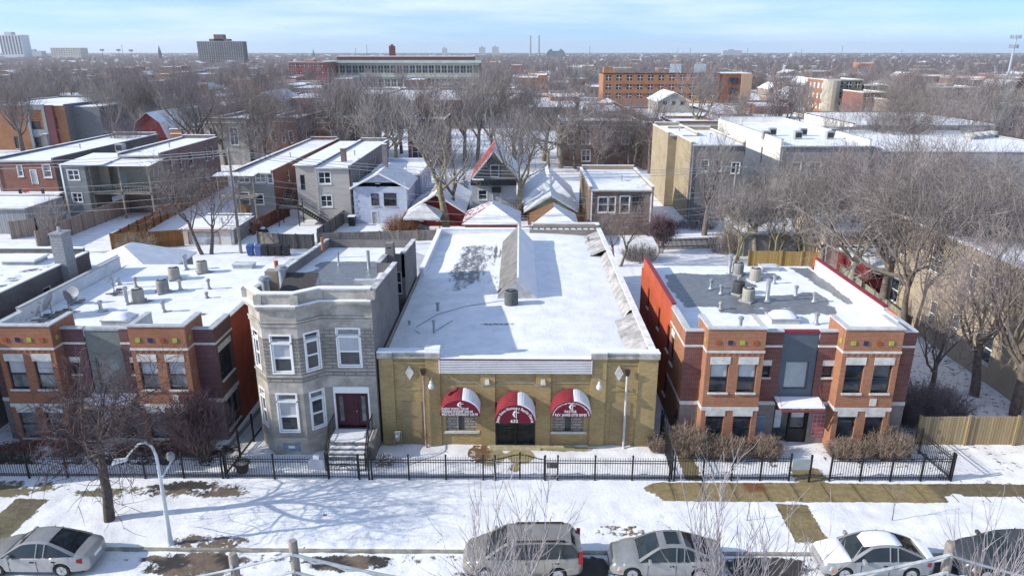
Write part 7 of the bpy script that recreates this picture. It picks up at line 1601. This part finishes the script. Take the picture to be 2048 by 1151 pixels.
proto('h', 'bare_tree', 47, 15, .3, limbs=6, kids=(7, 6, 4), spread=.9, twig_r=.025, twig=TWIGG)
proto('s', 'bare_shrub', 52, 3, .05, limbs=6, kids=(6, 5, 4), spread=.55, up=.28, twig_r=.008, twig=mat('plum_twigs', (.15, .095, .105), .95, .3, .6, 0), multi=5, trunk_h=.2, lens=(.4, .3, .2, .12))
proto('street', 'street_tree', 65, 8.6, .21, limbs=8, kids=(6, 5, 4), spread=1.25, up=.10, droop=.24, twig_r=.013, bark=mat('dark_bark', (.085, .07, .06), .95, .35, 3, .4, 9), twig=mat('dark_purple_twigs', (.085, .06, .062), .95, .3, .6, 0), wob=.42, trunk_h=.42, lens=(.38, .26, .17, .10))
proto('vase', 'frosted_tree', 76, 11.5, .12, limbs=8, kids=(5, 4, 2), spread=.40, up=.22, twig_r=.009, bark=mat('frosted_bark', (.26, .23, .215), .95, .3, 2), twig=mat('frosted_fine_twigs', (.29, .26, .265), .9, .3, 1.5, 0), wob=.22, trunk_h=.5, lens=(.36, .2, .11, .07), multi=1)
proto('sap', 'sapling', 80, 2.6, .025, limbs=4, kids=(3, 2), spread=.5, up=.4, twig_r=.006, trunk_h=.6, lens=(.3, .15, .1, .08), twig=TWIGG)
def tp(key, label, bx, by, ty, rz=None, group=None, sc=1):
    g = G(bx, by); h = W(bx, ty, g.y).z*sc; return plant(key, label, tuple(g), h, rz, group)
tp('street', 'dark gnarled street tree with drooping crown beside the silver lamp', 218, 1040, 735, 2.2)
tp('s', 'small purple twiggy tree inside the iron fence by the brown brick corner', 408, 925, 800)
for i, (x, y, h, lab) in enumerate(((.2, 14.6, 10.9, 'frosted bare tree top in front of the gold minivan'), (5.6, 14.6, 11.5, 'frosted bare tree top between the sunroof car and the snowy car'), (11.9, 14.8, 10.5, 'frosted bare tree top before the dark grey car'))):
    plant('vase', lab, (x, y, -.1), h, 1.3*i, 'frosted trees on the near kerb')
tp('sap', 'thin leafless sapling standing alone in the snow on the kerb lawn', 1784, 1039, 958, 0); tp('sap', 'thin leafless sapling behind the frosted tree tops', 1493, 1041, 968, 2)
mt = 'bare trees along the alley'
for a in (('d', 'spreading bare tree beside the white garage with orange fascia', 414, 508, 318), ('g', 'tall pale-barked tree rising behind the church roof, left one', 893, 462, 190), ('g', 'mossy twin-limbed tree before the white house with red roof', 1036, 440, 215, 1.0), ('c', 'dark leaning trunk between the dark red and white houses', 905, 445, 265),
          ('d', 'dense multi-stemmed tree in the gap right of the church', 1235, 532, 398), ('s', 'low weeping pinkish tree by the brown picket fence', 1322, 506, 435), ('m', 'mossy scrub tree, left of the group behind the bare patch roof', 1470, 522, 372), ('m', 'mossy scrub tree, middle of the group behind the bare patch roof', 1545, 528, 360, 2), ('m', 'mossy scrub tree, right of the group behind the bare patch roof', 1610, 530, 340, 4),
          ('c', 'slender bare tree in front of the yellow brick house', 1408, 470, 262), ('a', 'bare tree left of the cream plastered garage', 1640, 560, 330), ('b', 'big bare tree with mossy trunk behind the right parapet', 1762, 626, 300), ('d', 'widest branching tree before the tan brick wall', 1812, 660, 320, .5), ('b', 'bare tree whose crown hides the tan brick roof edge', 1905, 668, 385), ('a', 'tall bare tree against the tan brick wall at right', 1980, 700, 375), ('c', 'bare tree at the right edge before the tan brick wall', 2035, 690, 350),
          ('a', 'thin dark trunk in the shade beside the tan brick wall', 1858, 800, 560), ('b', 'bushy bare tree in the yard of the white block', 1690, 480, 285), ('d', 'tangled bare tree before the white rendered block', 1600, 470, 300, 2), ('b', 'broad purple tree before the grey block wall', 1880, 520, 285), ('a', 'bare tree before the long white roof at right', 1990, 500, 300), ('c', 'leafless tree with lopped crown by the tan board fence', 112, 508, 392), ('m', 'small bare tree by the slim alley pole', 1500, 490, 350), ('d', 'bare tree leaning over the cream plastered garage', 1720, 530, 360, 1)):
    tp(*a[:5], a[5] if len(a) > 5 else None, mt)
st2 = 'street trees before the farther houses'
for a in (('a', 'tall bare tree at the left edge before the modern block', 48, 318, 140), ('c', 'bare tree left of the red gambrel house, nearer one', 238, 300, 150), ('a', 'dark bare tree left of the red gambrel house, right one', 283, 296, 155), ('c', 'tall bare tree right of the orange brick house', 402, 345, 138), ('b', 'purple bare tree before the pale greystone front', 452, 330, 178), ('b', 'reddish bare tree before the narrow greystone fronts', 560, 326, 165), ('d', 'bare tree before the stepped parapet brick house', 700, 330, 175), ('a', 'bare tree beside the grey flank of the brick house', 745, 335, 165), ('g', 'mossy bare tree left of the red brick two-flat', 792, 340, 178), ('b', 'bare tree right of the red brick two-flat', 930, 322, 150), ('h', 'bare tree above the white house with red roof', 985, 318, 168), ('g', 'mossy tall tree above the olive gable bungalow', 1088, 322, 165), ('b', 'purple thicket tree, left of the brown brick house front', 1150, 338, 205), ('d', 'dense thicket tree in front of the brown brick house', 1205, 338, 200), ('d', 'dense thicket tree right of the brown brick house front', 1262, 342, 205), ('g', 'tall mossy tree before the orange apartment block', 1392, 300, 118), ('b', 'bare tree before the yellow gabled hall roof', 1470, 318, 185), ('c', 'bare tree left of the corner three-storey flats', 1600, 300, 160), ('d', 'widest bare tree above the white block at right', 1792, 372, 168), ('b', 'bare tree over the long white roof', 1880, 340, 200), ('a', 'bare tree left of the townhouses', 1935, 320, 195), ('b', 'bare tree above the white block roof', 1700, 310, 190), ('b', 'reddish bare tree in front of the third greystone front', 620, 330, 178), ('a', 'bare tree behind the modern block wing', 200, 285, 160), ('b', 'purple bare tree behind the red gambrel house', 330, 270, 150), ('h', 'bare tree over the modern block roof', 118, 262, 140), ('b', 'bare tree left of the tall beige house', 590, 345, 215)):
    tp(*a[:5], a[5] if len(a) > 5 else None, st2)
for a in (('w', 'pale-limbed tree with wide open crown right of the red parapet', 1700, 600, 345, 1.0), ('g', 'mossy tree filling the yard above the cream plastered garage', 1748, 566, 300, 2.0), ('w', 'widest pale-limbed tree against the tan brick flank', 1858, 652, 330, 3.0), ('b', 'fine-twigged tree hiding the middle of the tan brick flank', 1932, 690, 380, 1.5), ('w', 'pale-limbed tree before the last windows of the tan flank', 2000, 735, 400, 4.0), ('d', 'double-stemmed tree before the wide grey block wall', 1800, 505, 268, 2.5), ('w', 'pale open tree before the right end of the grey block wall', 1960, 540, 300, .4), ('c', 'leafless tree between the yellow brick house and white block', 1560, 470, 295, 1.2), ('w', 'pale open tree over the low grey garage', 1510, 512, 330, 2.2), ('b', 'fine-twigged tree before the white block windows', 1652, 452, 290, 5.0), ('a', 'brown tree between the pinkish garage and white block', 1775, 470, 250, 3.3), ('w', 'pale open tree at the far right before the grey block', 2035, 520, 280, 1.1), ('b', 'bare tree whose trunk stands before the shaded base of the tan wall', 1948, 790, 455, 2.1), ('a', 'bare tree nearest the pine fence before the tan wall', 2030, 830, 430, .7)):
    tp(*a[:5], a[5], 'trees in the yards behind the right-hand house')
sr = random.Random(17); SN = {'a': 'brown', 'b': 'purple-grey', 'c': 'grey', 'd': 'double-stemmed', 'w': 'pale open', 'h': 'soft grey'}
for Y in (120.5, 131.0, 157.0):
    x = -.78*Y
    while x < .80*Y:
        key = sr.choice('abcdwhb'); px = PRJ(x, Y, 0)[0]
        if px < 260 and Y < 150: x += 14; continue
        plant(key, f'{SN[key]} bare street tree before farther houses {zone(px)}', (x, Y+sr.uniform(-1.5, 1.5), 0), sr.uniform(9.5, 15), sr.uniform(0, 6.28), f'{SN[key]} street trees {zone(px)}'); x += sr.uniform(13, 28)
for a in (('c', 'tall grey tree behind the tall beige house', 690, 338, 148), ('g', 'tall pale tree right of the grey flank of the brick house', 768, 338, 152), ('a', 'tall brown tree beside the red two-flat porch', 858, 336, 150), ('c', 'tall grey tree between the two-flat and the steep red roof', 955, 332, 142), ('a', 'tall brown tree behind the steep red roof', 1030, 330, 150), ('w', 'tall pale tree behind the olive gable bungalow', 1120, 336, 158), ('a', 'tall brown tree behind the glazed porches house', 535, 336, 160), ('w', 'tall pale tree over the left end of the long white roof', 1850, 366, 195), ('g', 'tall mossy tree over the middle of the long white roof', 1930, 372, 205), ('w', 'tall pale tree over the right end of the long white roof', 2012, 366, 190), ('c', 'tall grey tree over the white block rooftop units', 1655, 372, 205)):
    tp(*a, None, 'tall trees rising behind the alley houses')
# far trees by the hundred
fr = random.Random(5); nt_ = 0
TN = {'f': 'purple-brown', 'h': 'grey-brown', 'b': 'dense purple', 'a': 'dark brown'}
boxes = [(o.location.x, o.location.y) for o in S.objects if o.get('category') in ('house', 'building', 'school', 'apartment block', 'townhouses')]
tries = 0
while nt_ < 190 and tries < 4000:
    tries += 1; Y = 165*math.exp(fr.random()*1.12); x = fr.uniform(-.80, .80)*Y; px, py = PRJ(x, Y, 0)
    if not -60 < px < 2110: continue
    if any(abs(x-bx_) < 6.5 and -13 < Y-by_ < 9 for bx_, by_ in boxes) and fr.random() < .85: continue
    if 652 < px < 958 and 240 < Y < 470 and fr.random() < .8: continue
    if 1190 < px < 1510 and 165 < Y < 300 and fr.random() < .88: continue
    if 1590 < px < 1740 and Y < 236 and fr.random() < .8: continue
    key = fr.choice('fhfhba'); plant(key, f'{TN[key]} leafless tree among the snowy roofs {zone(px)}', (x, Y, 0), fr.uniform(11, 16.5), fr.uniform(0, 6.28), f'{TN[key]} trees {zone(px)}'); nt_ += 1
# woodland reaching to the horizon: uncountable, one object
mb = MB(); wr_ = random.Random(9); cols = []
def spray(x, y, w, h, n, bw):
    for i in range(n):
        a = wr_.uniform(0, 2*math.pi); e = wr_.uniform(.15, 1.0); R_ = wr_.uniform(.5, 1.0)
        tip = Vector((x+math.cos(a)*w*math.sqrt(1-e*e)*R_, y+math.sin(a)*w*math.sqrt(1-e*e)*R_, h*(.10+.90*e*R_)))
        b0 = Vector((x, y, h*.12)).lerp(tip, wr_.uniform(.1, .5)); s = (tip-b0).cross(Vector((0, 1, .2))); s = s.normalized()*bw if s.length > .01 else Vector((bw, 0, 0))
        k_ = len(mb.v); mb.v += [tuple(b0-s), tuple(b0+s), tuple(tip+s*.25), tuple(tip-s*.25)]; mb.f.append((k_, k_+1, k_+2, k_+3)); mb.mi.append(wr_.randrange(3) if i == 0 else mb.mi[-1])
Y = 430.0
while Y < 14000:
    w = 5.5 if Y < 1200 else 9 if Y < 2600 else 22 if Y < 6000 else 60; h = 12 if Y < 6000 else 15
    x = -.80*Y; dens = .75 if Y < 800 else 1.0
    while x < .80*Y:
        if wr_.random() < dens:
            yy = Y+wr_.uniform(-.06, .06)*Y; px = PRJ(x, yy, 0)[0]
            if not (640 < px < 965 and 395 < yy < 520):
                spray(x, yy, w*wr_.uniform(.7, 1.2), h*wr_.uniform(.65, 1.15), 62 if Y < 800 else 40 if Y < 1500 else 26, .12 if Y < 800 else .21 if Y < 1500 else .36 if Y < 2600 else .8 if Y < 6000 else 2.4)
        x += w*wr_.uniform(.5, 1.0)
    Y *= 1.085 if Y < 2600 else 1.16
o = mb.build('far_woodland', [TWIGP, TWIG, TWIGG], loc=(0, 1000, 0)); o['kind'] = 'stuff'
# hedges and low bushes
def bush(label, x, y, rx, ry, h, n, m, group=None, seed=1, leaf=None):
    r = random.Random(seed); q = MB()
    for i in range(n):
        a = r.uniform(0, 6.28); s = math.sqrt(r.random()); p = Vector((x+math.cos(a)*rx*s*.75, y+math.sin(a)*ry*s*.75, 0)); d = Vector((math.cos(a)*.5*s, math.sin(a)*.5*s, 1))+rvec(r)*.35; d.normalize()
        L = h*r.uniform(.6, 1.1)*(1-.35*s); pts = [p, p+d*L*.5+rvec(r)*.06, p+d*L]; tube_fast(q, pts, [.012, .009, .006], 3)
        for j in range(7):
            b = p.lerp(pts[2], r.uniform(.25, 1)); e = (d+rvec(r)*1.1).normalized(); tube_fast(q, [b, b+e*L*r.uniform(.15, .32)], [.008, .004], 3)
    t = thing('hedge', label, 'hedge', (x, y, 0), group=group); q.build('branches', m, t)
    if leaf:
        q = MB()
        for i in range(n*3): a = r.uniform(0, 6.28); s = math.sqrt(r.random()); c = Vector((x+math.cos(a)*rx*s, y+math.sin(a)*ry*s, r.uniform(.05, h*.8))); u, v = rvec(r)*.05, rvec(r)*.05; q.add([c-u, c+v, c+u, c-v], [(0, 1, 2, 3)])
        q.build('dry_leaves', leaf, t)
    return t
HB = mat('dry_hedge_twigs', (.25, .19, .15), .95, .3, 2, 0); HR = mat('red_leaf', (.16, .04, .035), .8, .4, 3, 0)
hg = 'clipped bare hedges before the brick houses'
bush('rounded brown hedge beside the orange wall corner', 9.35, 34.7, .85, .8, 1.9, 420, HB, hg, 1); bush('long brown hedge under the left orange bay', 11.3, 34.35, 1.5, .6, 1.35, 650, HB, hg, 2, None); bush('brown hedge end beside the entrance path', 13.4, 34.5, 1.0, .6, 1.3, 420, HB, hg, 3)
bush('brown hedge under the right orange bay', 18.0, 34.4, 1.3, .6, 1.25, 520, HB, hg, 4); bush('high rounded hedge right of the right orange bay', 20.2, 34.6, 1.1, .8, 1.7, 480, HB, hg, 5)
for i, (x, w) in enumerate(((-27.6, 1.2), (-24.8, .9), (-21.3, .9), (-19.2, 1.3), (-17.6, .9))): bush(('low leafy red-brown bush under the first rust bay', 'low red-brown bush left of the sage entrance', 'low red-brown bush right of the sage entrance', 'low red-brown bush under the second rust bay', 'low red-brown bush by the brown brick corner')[i], x, 34.3, w, .5, .75, 200, HB, 'low bushes inside the iron fence', 20+i, HR)
bush('tangled purple bush behind the pine board fence', 24.2, 38.6, 2.6, 1.6, 2.6, 900, TWIGP, None, 31); bush('russet bush before the pale blue house', G(800, 478).x, G(800, 478).y+1, 2.0, 1.6, 3.0, 500, mat('russet_twigs', (.24, .12, .06), .95, .3, 2, 0), None, 32)
bush('small snowy shrub right of the stone steps', -7.2, 33.4, .5, .4, .6, 140, TWIG, None, 33, mat('snowy_leaf', (.5, .48, .5), .8)); bush('dry shrub at the right corner of the church', 7.6, 34.9, .4, .4, 1.1, 120, HB, None, 34)
bush('straw-coloured bush at the orange fence panel', G(285, 500).x, G(285, 500).y-1.2, 2.2, 1.4, 2.6, 300, mat('straw_twigs', (.33, .27, .19), .95, .3, 2, 0), None, 35); bush('pale leafless shrubs before the gap tree', G(1280, 520).x, G(1280, 520).y, 2.2, 1.4, 2.0, 400, TWIGG, None, 36); bush('brush heap on the snowy lot behind the picket fence', G(1390, 455).x, G(1390, 455).y, 3.5, 2.2, 1.3, 500, TWIG, None, 37)
bush('ochre bush beside the brown shingled garage', G(1168, 462).x, G(1168, 462).y+3, 1.2, 1.0, 2.6, 300, mat('ochre_twigs', (.30, .18, .07), .95, .3, 2, 0), None, 38)
for i in range(9): bush(f'bare scrub bush behind the bare patch roof house', G(1450+i*28, 505-5*(i % 3)).x, G(1450+i*28, 505-5*(i % 3)).y, 1.8, 1.5, 3.2, 260, (TWIGP, TWIG, TWIGG)[i % 3], 'scrub bushes behind the bare patch roof house', 40+i)
# conifers
def conifer(label, x, y, h, r_, n, seed):
    r = random.Random(seed); q = MB(); t = thing('conifer', label, 'tree', (x, y, 0))
    for i in range(n):
        z = h*(.06+.94*r.random()**1.2); rr = r_*(1-z/h)**.8+.05; a = r.uniform(0, 6.28); d = Vector((math.cos(a), math.sin(a), -.25)); p = Vector((x, y, z))+d*rr*r.uniform(.35, 1.0); s = Vector((-math.sin(a), math.cos(a), r.uniform(-.3, .3)))*rr*.16; L = d*rr*.35
        q.add([p-s, p+s, p+L+s*.2, p+L-s*.2], [(0, 1, 2, 3)])
    q.build('foliage', mat('conifer_green', (.022, .036, .022), .9, .4, .8, 0), t); q = MB(); q.tube([(x, y, -.2), (x, y, h*.95)], [h*.018, .02], 7); q.build('trunk', BARK, t)
g = G(12, 318); conifer('dark conifer at the left edge before the modern block', g.x-1, g.y-8, 10.5, 3.2, 1500, 1); g = G(926, 402); conifer('narrow green conifer beside the dark red house', g.x, g.y+3, 5.0, .9, 700, 2); conifer('tall dark conifer at the right edge below the cell tower', W(2040, 200, 215).x, 215, 17, 4.5, 1500, 3)
for k_, (t_, _) in PROTO.items():
    if k_ not in USED: print('UNUSED', k_)

# the winter air
mb = MB(); mb.box(-13400, 13400, -440, 15400, -3, 190); o = mb.build('haze', SNOW, loc=(0, 0, 0)); o['kind'] = 'stuff'
hm = bpy.data.materials.new('haze_air'); hm.use_nodes = True; ht = hm.node_tree; ht.nodes.clear()
ho = ht.nodes.new('ShaderNodeOutputMaterial'); hv = ht.nodes.new('ShaderNodeVolumePrincipled'); hv.inputs['Color'].default_value = (.88, .92, .98, 1); hv.inputs['Density'].default_value = .000075; hv.inputs['Anisotropy'].default_value = .2
ht.links.new(hv.outputs[0], ho.inputs['Volume']); o.data.materials.clear(); o.data.materials.append(hm)
